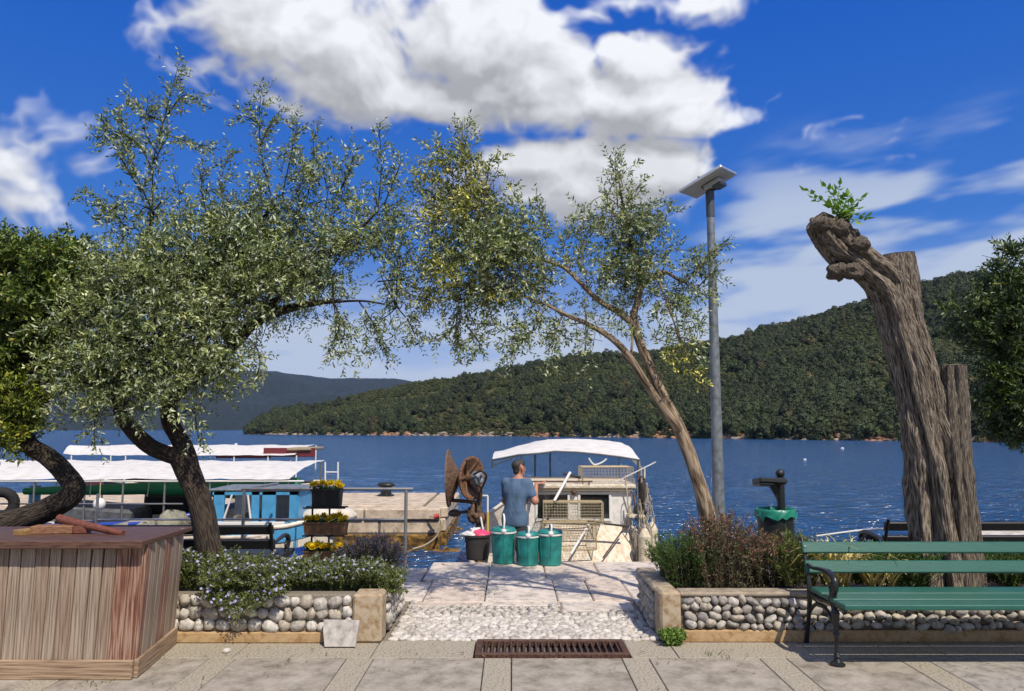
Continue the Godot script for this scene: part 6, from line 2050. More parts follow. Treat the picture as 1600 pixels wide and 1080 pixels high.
	for s in [[cx0, cx1, -0.1, cl - 0.02], [cx0 + 0.02, cx0 + 0.16, cl - 0.02, ct], [cx0 + 0.52, cx0 + 0.62, cl - 0.02, ct], [cx0 + 0.66, cx1 - 0.28, cl - 0.02, ct], [cx1 - 0.1, cx1, -0.1, ct], [cx0, cx1, ct - 0.04, ct]]:
		b.box(Vector3((s[0] + s[1]) / 2, (s[2] + s[3]) / 2, 0.42), Vector3(s[1] - s[0], s[3] - s[2], 0.03))
	part(cab, "side_wall", b, M.hull_blue)
	box_part(cab, "far_wall", Vector3((cx0 + cx1) / 2, (ct - 0.1) / 2, -0.42), Vector3(cx1 - cx0, ct + 0.1, 0.03), M.cabin_white, 0.0)
	box_part(cab, "end_wall", Vector3(cx1, (ct - 0.1) / 2, 0), Vector3(0.03, ct + 0.1, 0.8), M.hull_blue, 0.0)
	box_part(cab, "roof", Vector3((cx0 + cx1) / 2, ct + 0.025, 0), Vector3(cx1 - cx0 + 0.1, 0.03, 0.9), M.galvanised, 0.01)
	# raked windscreen
	b = MB.new()
	b.quad(Vector3(cx0 + 0.18, cl, 0.44), Vector3(cx0 + 0.5, cl, 0.44), Vector3(cx0 + 0.46, ct - 0.05, 0.44), Vector3(cx0 + 0.26, ct - 0.05, 0.44))
	var fr := part(cab, "window_pane", b, M.pane)
	b = MB.new()
	b.rod(Vector3(cx0 + 0.16, cl, 0.445), Vector3(cx0 + 0.26, ct - 0.04, 0.445), 0.014, 6)
	b.rod(Vector3(cx0 + 0.52, cl, 0.445), Vector3(cx0 + 0.47, ct - 0.04, 0.445), 0.014, 6)
	b.rod(Vector3(cx0 + 0.16, cl, 0.445), Vector3(cx0 + 0.52, cl, 0.445), 0.012, 6)
	part(cab, "window_frame", b, M.tub_white)
	box_part(cab, "bulkhead", Vector3(cx0 + 0.3, cl / 2, 0.0), Vector3(0.05, cl + 0.1, 0.8), M.dirty_white, 0.0)
	box_part(cab, "white_trim", Vector3((cx0 + cx1) / 2 - 0.1, cl - 0.04, 0.45), Vector3(cx1 - cx0 - 0.1, 0.045, 0.03), M.tub_white, 0.005)
	for k in 2:
		b = MB.new()
		b.quad(Vector3(0, 0, 0), Vector3(0.05, 0, 0), Vector3(0.085, 0.11, 0), Vector3(0.035, 0.11, 0))
		b.xf = Transform3D()
		part(cab, "white_slash", b, M.tub_white, Vector3(cx0 + 0.5 + k * 0.13, 0.12, 0.77))
	var en := MB.new()
	en.ball(Vector3(cx1 + 0.32, 0.42, 0.0), Vector3(0.4, 0.13, 0.3), 16, 9)
	part(o, "bow_cover", en, M.white_hull)
	# red dinghy glimpsed between the bench slats
	at = Vector3(-3.581, 0, -9.52)
	o = thing("dinghy", "red dinghy glimpsed between the slats of the black bench", "boat", at)
	hs = hull_shape([[-0.95, 0.25, 0.24, -0.75], [-0.3, 0.33, 0.24, -0.85], [0.35, 0.29, 0.26, -0.8], [0.6, 0.05, 0.3, -0.6]], 0.03)
	part(o, "hull", hs[0], M.bright_red)
	part(o, "gunwale", hs[1], M.white_hull)
	# pile of covered nets
	for n in [[278, 812, 10.9, 0.42, 0.24, "beige cloth heap over fishing nets left of the blue cabin"], [238, 818, 10.6, 0.3, 0.14, "smaller pale cloth heap beside the net pile"]]:
		b = MB.new()
		b.ball(Vector3.ZERO, Vector3(n[3] * 0.5, n[4], 0.4), 18, 10, knot, 0.4)
		var q := part(self, "covered_net_pile", b, M.tarp_beige)
		q.position = Vector3((n[0] - 800) / 1200.0 * n[2], 1.6 - (n[1] - 671) / 1200.0 * n[2] - 0.1, -n[2])
		tag(q, n[5], "net pile", "covered net piles on the boats")
	# round white buoy with a face of rope, blue barrel and a tyre
	b = MB.new()
	b.ball(Vector3.ZERO, Vector3(0.085, 0.09, 0.085), 16, 11)
	var bu := thing("round_fender", "round white fender hanging among the boat rails", "fender", Vector3(-5.922, 0.532, -11.2))
	part(bu, "ball", b, M.tub_white)
	rod_part(bu, "rope", Vector3(0, 0.085, 0), Vector3(0.0, 0.36, 0.0), 0.009, M.rope, 5)
	b = MB.new()
	b.lathe([Vector2(0.0, -0.22), Vector2(0.085, -0.22), Vector2(0.09, -0.1), Vector2(0.085, 0.0), Vector2(0.09, 0.12), Vector2(0.085, 0.2), Vector2(0.0, 0.2)], 16)
	var br := thing("blue_canister", "upright blue plastic canister on the tour boat", "canister", Vector3(-7.713, 0.5, -12.6))
	part(br, "body", b, M.hull_blue)
	b = MB.new()
	b.lathe([Vector2(0.0, 0.2), Vector2(0.03, 0.2), Vector2(0.03, 0.24), Vector2(0.0, 0.24)], 10)
	part(br, "cap", b, M.tub_white)
	b = MB.new()
	var ring := []
	var rr := []
	for k in 25:
		var an := TAU * k / 24.0
		ring.append(Vector3(cos(an), sin(an), 0) * 0.17)
		rr.append(0.075)
	b.tube(ring, rr, 10, false)
	var ty := part(self, "tyre_fender", b, M.rubber)
	ty.position = Vector3(-7.345, 0.532, -11.2)
	ty.rotation.y = 0.5
	tag(ty, "dark rubber tyre hung as a fender at the left edge", "tyre")

func mooring_rope(label: String, a: Vector3, b2: Vector3, sag: float) -> void:
	var b := MB.new()
	var pts := []
	var rad := []
	for k in 13:
		var u := k / 12.0
		pts.append(a.lerp(b2, u) + Vector3(0, -sag * 4.0 * u * (1.0 - u), 0))
		rad.append(0.011)
	b.tube(pts, rad, 6)
	var o := part(self, "mooring_rope", b, M.rope)
	tag(o, label, "rope", "mooring ropes")

func build_right_boat() -> void:
	mooring_rope("rope tying the fishing boat to the right of the landing", Vector3(2.0, -0.12, -10.1), Vector3(2.28, 0.02, -9.3), 0.06)
	mooring_rope("rope tying the fishing boat's left corner to the landing", Vector3(-0.35, -0.12, -9.95), Vector3(-0.82, 0.02, -9.3), 0.05)
	mooring_rope("rope from the blue cabin boat to the railing post", Vector3(-2.609, 0.2, -10.3), Vector3(-1.26, 0.25, -9.12), 0.2)
	var at := Vector3(5.444, 0, -10.6)
	var o := thing("white_boat", "white boat behind the right bench, showing its bow rail", "boat", at)
	var hs := hull_shape([[-1.25, 0.08, -0.05, -0.7], [-0.8, 0.5, -0.12, -0.95], [0.3, 0.85, -0.2, -1.1], [2.4, 0.9, -0.22, -1.1], [3.2, 0.8, -0.22, -1.0]], 0.035)
	part(o, "hull", hs[0], M.white_hull)
	part(o, "gunwale", hs[1], M.white_hull)
	var b := MB.new()
	var sm := smooth([[Vector3(4.032, 0.191, -10.4) - at, 0.012], [Vector3(4.374, 0.254, -10.3) - at, 0.013], [Vector3(4.633, 0.3, -10.2) - at, 0.013], [Vector3(4.82, 0.341, -10) - at, 0.013], [Vector3(5.449, 0.379, -9.95) - at, 0.013], [Vector3(6.264, 0.411, -9.95) - at, 0.013], [Vector3(7.161, 0.435, -9.95) - at, 0.013]], 5)
	b.tube(sm[0], sm[1], 7)
	part(o, "bow_rail", b, M.white_pole)
	for p in [Vector3(4.159, 0.191, -10.4), Vector3(4.641, 0.291, -10.2), Vector3(5.693, 0.387, -9.95), Vector3(6.671, 0.419, -9.95)]:
		var q: Vector3 = p - at
		rod_part(o, "rail_post", q, Vector3(q.x, -0.16, q.z), 0.011, M.white_pole)
	box_part(o, "cuddy", Vector3(1.6, 0.0, 0), Vector3(1.5, 0.36, 1.1), M.white_hull, 0.06)
	b = MB.new()
	var ring := []
	var rr := []
	for k in 21:
		var an := TAU * k / 20.0
		ring.append(Vector3(cos(an), sin(an), 0) * 0.1)
		rr.append(0.045)
	b.tube(ring, rr, 8, false)
	var ty := part(self, "tyre_fender", b, M.rubber)
	ty.position = Vector3(4.595, 0.135, -10.1)
	tag(ty, "small dark tyre fender on the white boat behind the right bench", "tyre")

# ---------------------------------------------------------------- person
# the surface of a smooth union of tapered bones [a, b, ra, rb], by surface nets
func skin_bones(b: MB, bones: Array, cell: float, blend: float, cut_low := -1e9, cut_high := 1e9) -> void:
	var lo := Vector3.ONE * 1e9
	var hi := Vector3.ONE * -1e9
	for q in bones:
		var m := Vector3.ONE * (maxf(q[2], q[3]) + blend + cell * 2.0)
		lo = lo.min(q[0] - m).min(q[1] - m)
		hi = hi.max(q[0] + m).max(q[1] + m)
	var nx := int((hi.x - lo.x) / cell) + 2
	var ny := int((hi.y - lo.y) / cell) + 2
	var nz := int((hi.z - lo.z) / cell) + 2
	var f := PackedFloat32Array()
	f.resize(nx * ny * nz)
	f.fill(1.0)
	for q in bones:
		var a: Vector3 = q[0]
		var ab: Vector3 = q[1] - a
		var l2 := maxf(ab.length_squared(), 1e-9)
		var m := Vector3.ONE * (maxf(q[2], q[3]) + blend + cell * 2.0)
		var p0: Vector3 = (a.min(q[1]) - m - lo) / cell
		var p1: Vector3 = (a.max(q[1]) + m - lo) / cell
		var sq: float = q[4] if q.size() > 4 else 1.0
		for z in range(maxi(0, int(p0.z)), mini(nz, int(p1.z) + 2)):
			for y in range(maxi(0, int(p0.y)), mini(ny, int(p1.y) + 2)):
				var k := (z * ny + y) * nx
				for x in range(maxi(0, int(p0.x)), mini(nx, int(p1.x) + 2)):
					var p := lo + Vector3(x, y, z) * cell - a
					var t := clampf(p.dot(ab) / l2, 0.0, 1.0)
					var e := p - ab * t
					e.z /= sq
					var d: float = e.length() - lerpf(q[2], q[3], t)
					var o := f[k + x]
					var h := maxf(blend - absf(o - d), 0.0) / blend
					f[k + x] = minf(o, d) - h * h * blend * 0.25
	# clip with level planes
	for z in nz:
		for y in ny:
			var wy := lo.y + y * cell
			var c := maxf(cut_low - wy, wy - cut_high)
			if c > -cell * 2.0:
				for x in nx:
					var k := (z * ny + y) * nx + x
					f[k] = maxf(f[k], c)
	var at := {}
	for z in nz - 1:
		for y in ny - 1:
			for x in nx - 1:
				var k := (z * ny + y) * nx + x
				var f0 := f[k]
				if f0 > cell * 3.0: continue
				var sum := Vector3.ZERO
				var cnt := 0
				var v8 := [f0, f[k + 1], f[k + nx], f[k + nx + 1], f[k + nx * ny], f[k + nx * ny + 1], f[k + nx * ny + nx], f[k + nx * ny + nx + 1]]
				for e in [[0, 1], [2, 3], [4, 5], [6, 7], [0, 2], [1, 3], [4, 6], [5, 7], [0, 4], [1, 5], [2, 6], [3, 7]]:
					var s0: float = v8[e[0]]
					var s1: float = v8[e[1]]
					if (s0 < 0.0) != (s1 < 0.0):
						var t := s0 / (s0 - s1)
						var c0 := Vector3(e[0] & 1, (e[0] >> 1) & 1, e[0] >> 2)
						var c1 := Vector3(e[1] & 1, (e[1] >> 1) & 1, e[1] >> 2)
						sum += c0.lerp(c1, t)
						cnt += 1
				if cnt:
					var gx: float = v8[1] + v8[3] + v8[5] + v8[7] - v8[0] - v8[2] - v8[4] - v8[6]
					var gy: float = v8[2] + v8[3] + v8[6] + v8[7] - v8[0] - v8[1] - v8[4] - v8[5]
					var gz: float = v8[4] + v8[5] + v8[6] + v8[7] - v8[0] - v8[1] - v8[2] - v8[3]
					at[k] = b.v.size()
					b.put(lo + (Vector3(x, y, z) + sum / cnt) * cell, Vector3(gx, gy, gz).normalized(), Vector2.ZERO)
	var sx := 1
	var sy := nx
	var sz := nx * ny
	for k in at:
		for ax in [[sx, sy, sz], [sy, sz, sx], [sz, sx, sy]]:
			var k2: int = k + ax[0]
			var a0: float = f[k]
			var a1: float = f[k2]
			if (a0 < 0.0) == (a1 < 0.0): continue
			var q0: int = at.get(k, -1)
			var q1: int = at.get(k - ax[1], -1)
			var q2: int = at.get(k - ax[1] - ax[2], -1)
			var q3: int = at.get(k - ax[2], -1)
			if q1 < 0 or q2 < 0 or q3 < 0: continue
			if a0 < 0.0:
				b.i.append_array([q0, q2, q1, q0, q3, q2])
			else:
				b.i.append_array([q0, q1, q2, q0, q2, q3])

func hand_bones(wrist: Vector3, dir: Vector3, across: Vector3, curl: float, thumb: float) -> Array:
	var palm := dir.cross(across).normalized()
	var out := []
	var knuckle := wrist + dir * 0.085
	out.append([wrist, wrist + dir * 0.03, 0.024, 0.026])
	for k in 4:
		var off := (k - 1.5) * 0.02
		var kn := knuckle + across * off
		out.append([wrist + dir * 0.025 + across * off * 0.75, kn, 0.0155, 0.0135])
		var l: float = [0.04, 0.046, 0.043, 0.033][k]
		var d1 := (dir + palm * curl).normalized()
		var d2 := (dir + palm * curl * 2.6).normalized()
		var p1 := kn + d1 * l
		out.append([kn, p1, 0.0105, 0.0098])
		out.append([p1, p1 + d2 * l * 0.85, 0.0096, 0.0085])
	var tb := wrist + dir * 0.025 + across * thumb * 0.03
	var td := (dir * 0.75 + across * thumb * 0.75 + palm * 0.3).normalized()
	out.append([tb, tb + td * 0.045, 0.0135, 0.0115])
	out.append([tb + td * 0.045, tb + td * 0.045 + (td + dir * 0.6).normalized() * 0.034, 0.0112, 0.009])
	return out

func build_person() -> void:
	# he stands on the boat's deck, turned away, a hand on the cabin roof
	var feet := Vector3(0.036, 0, -10.75)
	feet.y = 1.177 - 1.74 * 0.94
	var o := thing("person", "person in a blue T-shirt standing on the boat, hand on the cabin roof", "person", feet, -0.45)
	o.scale = Vector3.ONE * 0.94
	var hip := Vector3(0, 0.92, 0)
	var chest := Vector3(0.01, 1.24, -0.03)
	var neck := Vector3(0.03, 1.46, -0.05)
	var head := Vector3(0.045, 1.62, -0.065)
	var sr := Vector3(0.175, 1.4, -0.05)
	var sl := Vector3(-0.155, 1.4, -0.06)
	var er := Vector3(0.3, 1.15, -0.06)
	var hand_at: Vector3 = (Vector3(0.412, 0.852, -10.9) - feet).rotated(Vector3.UP, 0.45) / 0.94
	var wr := hand_at + Vector3(-0.06, -0.01, 0.05)
	var el := Vector3(-0.22, 1.13, -0.14)
	var wl := Vector3(-0.08, 1.08, -0.38)
	var kr := Vector3(0.1, 0.5, -0.03)
	var kl := Vector3(-0.1, 0.5, 0.0)
	var ar := Vector3(0.11, 0.09, 0.02)
	var al := Vector3(-0.11, 0.09, 0.04)
	var torso := [[hip + Vector3(-0.06, 0, 0), hip + Vector3(0.06, 0, 0), 0.125, 0.125, 0.85], [hip + Vector3(0, 0.08, 0), chest, 0.145, 0.155, 0.78], [chest + Vector3(-0.05, 0.04, 0), chest + Vector3(0.06, 0.04, 0), 0.14, 0.14, 0.8], [sl + Vector3(0.02, 0, 0), sr + Vector3(-0.02, 0, 0), 0.075, 0.075], [chest + Vector3(0, 0.16, 0), neck, 0.085, 0.06]]
	var arms_up := [[sr, er, 0.06, 0.046], [sl, el, 0.06, 0.046]]
	var legs := [[Vector3(0.085, 0.88, 0), kr, 0.095, 0.066], [kr, ar, 0.062, 0.042], [Vector3(-0.085, 0.88, 0), kl, 0.095, 0.066], [kl, al, 0.062, 0.042]]
	var b := MB.new()
	var body := torso.duplicate() + arms_up + legs
	body += [[er, wr, 0.045, 0.029], [el, wl, 0.045, 0.029], [neck, head, 0.056, 0.05]]
	skin_bones(b, body, 0.016, 0.05)
	# head turned to the right
	var look := Vector3(0.5, -0.08, -0.86).normalized()
	var ear := look.cross(Vector3.UP).normalized()
	var hb := [[head + Vector3(0, 0.03, 0), head - look * 0.02 + Vector3(0, 0.035, 0), 0.078, 0.082], [head + look * 0.02 - Vector3(0, 0.02, 0), head + look * 0.045 - Vector3(0, 0.075, 0), 0.066, 0.042], [head - Vector3(0, 0.03, 0), neck, 0.056, 0.056],
		[head + look * 0.083 + Vector3(0, 0.015, 0), head + look * 0.105 - Vector3(0, 0.022, 0), 0.01, 0.015], [head + look * 0.072 + Vector3(0, 0.03, 0) + ear * 0.03, head + look * 0.072 + Vector3(0, 0.03, 0) - ear * 0.03, 0.012, 0.012],
		[head + look * 0.075 - Vector3(0, 0.052, 0) + ear * 0.018, head + look * 0.075 - Vector3(0, 0.052, 0) - ear * 0.018, 0.011, 0.011]]
	for s in [-1.0, 1.0]:
		hb.append([head + ear * s * 0.078 + Vector3(0, 0.012, 0), head + ear * s * 0.084 + Vector3(0, -0.025, 0) - look * 0.004, 0.016, 0.012])
	skin_bones(b, hb, 0.0065, 0.018)
	skin_bones(b, hand_bones(wr, Vector3(0.75, 0.1, -0.62).normalized(), Vector3(0.62, 0.0, 0.75).normalized(), -0.25, -1.0), 0.0045, 0.008)
	skin_bones(b, hand_bones(wl, Vector3(0.35, 0.1, -0.93).normalized(), Vector3(0.93, 0.0, 0.35).normalized(), -0.25, 1.0), 0.0045, 0.008)
	part(o, "body", b, M.skin)
	# eyes
	b = MB.new()
	for s in [-1.0, 1.0]:
		b.ball(head + look * 0.077 + ear * s * 0.03 + Vector3(0, 0.012, 0), Vector3(0.009, 0.007, 0.009), 8, 6)
	part(o, "eyes", b, M.black_gear)
	b = MB.new()
	var fat := []
	for q in torso: fat.append([q[0], q[1], q[2] + 0.014, q[3] + 0.014, q[4] if q.size() > 4 else 1.0])
	fat[4] = [chest + Vector3(0, 0.12, 0), chest + Vector3(0, 0.19, -0.01), 0.1, 0.08]
	fat.append([hip + Vector3(-0.05, -0.08, 0), hip + Vector3(0.06, -0.08, 0.01), 0.14, 0.14, 0.85])
	fat.append([hip + Vector3(0.1, 0.1, 0.05), chest + Vector3(0.1, -0.02, 0.06), 0.06, 0.05])
	for q in [[sr, sr.lerp(er, 0.62), 0.078, 0.07], [sl, sl.lerp(el, 0.62), 0.078, 0.07]]: fat.append(q)
	skin_bones(b, fat, 0.015, 0.05, 0.79, 1.475)
	part(o, "shirt", b, M.shirt)
	b = MB.new()
	fat = []
	for q in legs: fat.append([q[0], q[1], q[2] + 0.016, q[3] + 0.026])
	fat.append([hip + Vector3(-0.05, -0.02, 0), hip + Vector3(0.05, -0.02, 0), 0.132, 0.132, 0.86])
	skin_bones(b, fat, 0.017, 0.05, 0.06, 0.95)
	part(o, "trousers", b, M.trousers)
	b = MB.new()
	for q in [[ar, 0.11], [al, -0.11]]:
		var p := Vector3(q[1], 0.04, q[0].z)
		skin_bones(b, [[p + Vector3(0, 0, 0.06), p + Vector3(0, 0.005, 0), 0.042, 0.046], [p, p + Vector3(0, -0.008, -0.16), 0.046, 0.034], [p + Vector3(0, 0.0, 0.02), p + Vector3(0, 0.06, 0.02), 0.048, 0.044]], 0.014, 0.03, 0.0)
	part(o, "shoes", b, M.rubber)
	b = MB.new()
	skin_bones(b, [[head + Vector3(0, 0.055, 0) + look * 0.012, head - look * 0.04 + Vector3(0, 0.045, 0), 0.078, 0.078], [head - look * 0.045 + Vector3(0, 0.03, 0), head - look * 0.05 - Vector3(0, 0.045, 0), 0.07, 0.052]], 0.008, 0.02)
	part(o, "hair", b, M.hair)

# ---------------------------------------------------------------- plants in the beds
# a bush of thin stems with small leaves, some ending in a flower head
func bush(called: String, label: String, at: Vector3, size: Vector3, stems: int, st: Dictionary, seed_: int, group := "", flower := Color(0, 0, 0), flowers := 0.0, lean := Vector3.ZERO) -> Node3D:
	var r := RandomNumberGenerator.new()
	r.seed = seed_
	var o := thing(called, label, st.get("category", "shrub"), at, 0.0, group)
	var tw := MB.new()
	tw.col = st.get("stem", Color(0.1, 0.08, 0.04))
	var lf := MB.new()
	var fl := MB.new()
	for k in stems:
		var root := Vector3(r.randf_range(-0.5, 0.5) * size.x * 0.62, 0, r.randf_range(-0.5, 0.5) * size.z * 0.62)
		var out := Vector3(root.x, 0, root.z) * 0.7
		var tip := root + out + Vector3(r.randf_range(-0.2, 0.2) * size.x, size.y * r.randf_range(0.55, 1.08) * (1.0 - 0.35 * absf(root.x) / (size.x * 0.5)), r.randf_range(-0.2, 0.2) * size.z) + lean * r.randf_range(0.5, 1.2)
		var mid := root.lerp(tip, 0.5) + Vector3(0, size.y * 0.12, 0) + any_dir(r) * 0.02
		var sm := smooth([[root, 0.0035], [mid, 0.0026], [tip, 0.0014]], 4)
		tw.tube(sm[0], sm[1], 3, false)
		var pts: Array = sm[0]
		var tone := r.randf_range(0.75, 1.25)
		for q in range(1, pts.size()):
			var ax: Vector3 = (pts[q] - pts[q - 1]).normalized()
			for n in st.per:
				var d: Vector3 = (ax * st.along + any_dir(r)).normalized()
				var c: Color = st.a.lerp(st.b, r.randf()) * tone
				if st.has("tip") and q > pts.size() - 4 and r.randf() < 0.6: c = st.tip * tone
				lf.leaf(pts[q] - ax * r.randf() * 0.03, d, d.cross(any_dir(r)).normalized(), st.long * r.randf_range(0.7, 1.3), st.wide * r.randf_range(0.7, 1.3), c)
		if r.randf() < flowers:
			var top: Vector3 = pts[-1]
			var nn := (Vector3.UP + any_dir(r) * 0.8).normalized()
			var x := nn.cross(any_dir(r)).normalized()
			var fc := flower * r.randf_range(0.8, 1.2)
			for n in 7:
				var d := x.rotated(nn, TAU * n / 7.0)
				fl.leaf(top, (d + nn * 0.2).normalized(), nn.cross(d), 0.013, 0.009, fc)
			fl.leaf(top + nn * 0.002, x, nn.cross(x), 0.006, 0.006, Color(0.6, 0.5, 0.08))
	part(o, "stems", tw, M.leaf)
	part(o, "foliage", lf, M.leaf)
	if fl.v.size(): part(o, "flowers", fl, M.petal).set_meta("kind", "stuff")
	return o

# a tuft of strap-shaped blades
func tuft(called: String, label: String, at: Vector3, blades: int, long: float, wide: float, a: Color, b2: Color, seed_: int, category := "plant", group := "", spread := 0.6) -> Node3D:
	var r := RandomNumberGenerator.new()
	r.seed = seed_
	var o := thing(called, label, category, at, 0.0, group)
	var b := MB.new()
	for k in blades:
		var an := r.randf() * TAU
		var d := Vector3(cos(an), 0, sin(an))
		var l := long * r.randf_range(0.6, 1.15)
		var p := Vector3(r.randf_range(-0.05, 0.05), 0, r.randf_range(-0.05, 0.05)) * spread * 2.0
		var up := 1.6
		var sd := d.cross(Vector3.UP).rotated(Vector3.UP, r.randf_range(-0.6, 0.6))
		b.col = a.lerp(b2, r.randf()) * r.randf_range(0.8, 1.2)
		var rows := []
		for q in 6:
			var w := wide * (1.0 - pow(q / 5.0, 2.0) * 0.92) * 0.5
			rows.append(PackedVector3Array([p - sd * w, p + sd * w]))
			p += (d * spread + Vector3.UP * up).normalized() * l / 5.0
			up -= r.randf_range(0.35, 0.75) * spread
		b.grid(rows)
	part(o, "blades", b, M.leaf)
	return o

func build_plants() -> void:
	var felicia := {"a": Color(0.08, 0.115, 0.03), "b": Color(0.2, 0.23, 0.07), "per": 7, "along": 0.6, "long": 0.026, "wide": 0.009, "category": "flowers", "stem": Color(0.1, 0.12, 0.04)}
	var blue := Color(0.42, 0.43, 0.66)
	var gl := "blue flowering plants in the left bed"
	bush("flowering_bush", "mound of small pale blue flowers at the foot of the dark olive trunk", Vector3(-2.419, 0.351, -6.35), Vector3(0.75, 0.27, 0.55), 330, felicia, 1, gl, blue, 0.75)
	bush("flowering_bush", "blue flowered plant trailing over the pebble wall in a tongue", Vector3(-2.034, 0.363, -6.05), Vector3(0.55, 0.26, 0.3), 260, felicia, 2, gl, blue, 0.7, Vector3(0, -0.05, 0.08))
	bush("flowering_bush", "broad mound of blue flowers in the middle of the left bed", Vector3(-1.79, 0.342, -6.4), Vector3(0.8, 0.2, 0.55), 360, felicia, 3, gl, blue, 0.8)
	bush("flowering_bush", "blue flowered mound beside the corner post of the left planter", Vector3(-1.323, 0.326, -6.4), Vector3(0.62, 0.22, 0.5), 320, felicia, 4, gl, Color(0.4, 0.42, 0.66), 0.9)
	bush("flowering_bush", "green plant spilling over the inner side of the left planter", Vector3(-1.105, 0.245, -6.5), Vector3(0.3, 0.24, 0.5), 170, felicia, 5, gl, blue, 0.0, Vector3(0.07, -0.05, 0))
	bush("flowering_bush", "sparse blue flowers half hidden behind the wooden counter", Vector3(-2.794, 0.392, -6.4), Vector3(0.5, 0.24, 0.5), 180, felicia, 8, gl, blue, 0.75)
	# hanging curtain over the wall
	var r := RandomNumberGenerator.new()
	r.seed = 12
	var hang := thing("trailing_plant", "leafy stems hanging down the face of the left pebble wall", "plant", Vector3(-2.012, 0.328, -5.99))
	var lf := MB.new()
	var fl := MB.new()
	for k in 190:
		var x := r.randf_range(-0.3, 0.3)
		var drop := (0.3 - absf(x + 0.02)) * 0.85 * r.randf_range(0.35, 1.0)
		var n := 9
		for q in n:
			var u := float(q) / n
			var p := Vector3(x + sin(u * 3.0 + k) * 0.015, 0.05 - drop * u + 0.04 * sin(u * PI), 0.02 + 0.09 * sin(minf(u * 2.2, 1.4)) + r.randf_range(-0.02, 0.03))
			for e in 2:
				var d := (Vector3.DOWN * 0.3 + any_dir(r)).normalized()
				lf.leaf(p, d, d.cross(any_dir(r)).normalized(), r.randf_range(0.018, 0.032), 0.01, felicia.a.lerp(felicia.b, r.randf()) * r.randf_range(0.8, 1.2))
			if r.randf() < 0.05:
				var nn := (Vector3.BACK + Vector3.UP * 0.5 + any_dir(r) * 0.6).normalized()
				var xx := nn.cross(any_dir(r)).normalized()
				for e in 7:
					var d := xx.rotated(nn, TAU * e / 7.0)
					fl.leaf(p + nn * 0.02, (d + nn * 0.2).normalized(), nn.cross(d), 0.012, 0.008, blue * r.randf_range(0.8, 1.2))
	part(hang, "foliage", lf, M.leaf)
	part(hang, "flowers", fl, M.petal).set_meta("kind", "stuff")
	var lav := {"a": Color(0.035, 0.05, 0.03), "b": Color(0.07, 0.08, 0.055), "per": 6, "along": 1.2, "long": 0.03, "wide": 0.006, "tip": Color(0.075, 0.06, 0.13)}
	bush("lavender_bush", "dark purple lavender bush at the back corner of the left bed", Vector3(-1.234, 0.307, -6.85), Vector3(0.48, 0.36, 0.4), 330, lav, 6)
	tuft("grass_clump", "clump of pale green grass behind the black bench end", Vector3(-2.066, 0.367, -7.3) * Vector3(1, 0, 1), 60, 0.42, 0.012, Color(0.1, 0.14, 0.04), Color(0.2, 0.22, 0.09), 7, "grass", "", 0.35)
	# right bed
	var red := {"a": Color(0.08, 0.095, 0.045), "b": Color(0.19, 0.18, 0.1), "per": 5, "along": 0.9, "long": 0.032, "wide": 0.008, "tip": Color(0.22, 0.1, 0.07), "stem": Color(0.12, 0.08, 0.05)}
	bush("reddish_shrub", "reddish brown twiggy shrub at the foot of the leaning olive", Vector3(1.715, 0.317, -6.45), Vector3(0.55, 0.6, 0.5), 190, red, 21)
	bush("reddish_shrub", "wide reddish twiggy shrub in front of the litter bin", Vector3(2.107, 0.307, -6.5), Vector3(0.55, 0.44, 0.5), 180, red, 22)
	var green := {"a": Color(0.045, 0.1, 0.022), "b": Color(0.11, 0.19, 0.04), "per": 6, "along": 1.1, "long": 0.035, "wide": 0.006}
	bush("feathery_plant", "fresh green feathery plant at the corner of the right planter", Vector3(1.412, 0.322, -6.5), Vector3(0.45, 0.42, 0.5), 230, green, 23)
	bush("feathery_plant", "yellowish green feathery plant beside the end of the green bench", Vector3(2.309, 0.357, -6.4), Vector3(0.38, 0.4, 0.4), 180, {"a": Color(0.08, 0.12, 0.025), "b": Color(0.18, 0.22, 0.05), "per": 6, "along": 1.1, "long": 0.035, "wide": 0.006}, 24)
	bush("leafy_ground_plant", "low dark green plant behind the bench, left of the pollarded trunk", Vector3(3.136, 0.337, -6.5), Vector3(0.7, 0.3, 0.5), 260, green, 25)
	bush("leafy_ground_plant", "low green plant behind the bench, right of the pollarded trunk", Vector3(4.137, 0.337, -6.5), Vector3(0.6, 0.3, 0.5), 230, green, 26)
	var straw := [Color(0.62, 0.5, 0.2), Color(0.44, 0.37, 0.13)]
	tuft("straw_plant", "dry yellow strap-leaved plant behind the left end of the green bench", Vector3(2.579, 0.361, -6.3), 95, 0.55, 0.024, straw[0], straw[1], 27, "plant", "", 0.8)
	tuft("straw_plant", "smaller dry yellow strap-leaved plant in the middle behind the bench", Vector3(2.912, 0.365, -6.28), 44, 0.46, 0.024, straw[0], straw[1], 28, "plant", "", 0.9)
	tuft("sword_plant", "few pale green sword leaves rising before the pollarded trunk", Vector3(2.917, 0.318, -6.6), 26, 0.45, 0.02, Color(0.1, 0.15, 0.03), Color(0.26, 0.27, 0.07), 29, "plant", "", 0.6)
	# weeds on the paving
	var weed := {"a": Color(0.1, 0.19, 0.03), "b": Color(0.19, 0.3, 0.05), "per": 5, "along": 0.5, "long": 0.03, "wide": 0.013, "category": "weed"}
	bush("weed", "bright green weed growing against the right corner post", Vector3(1.192, 0, -5.974) + Vector3(0, 0.002, 0.04), Vector3(0.16, 0.13, 0.1), 40, weed, 30)
	tuft("grass_tuft", "tiny grass tuft in the paving joint before the right planter", Vector3(1.447, 0, -5.632) + Vector3(0, 0.002, 0), 22, 0.07, 0.005, Color(0.13, 0.15, 0.05), Color(0.25, 0.24, 0.1), 31, "grass", "", 0.8)
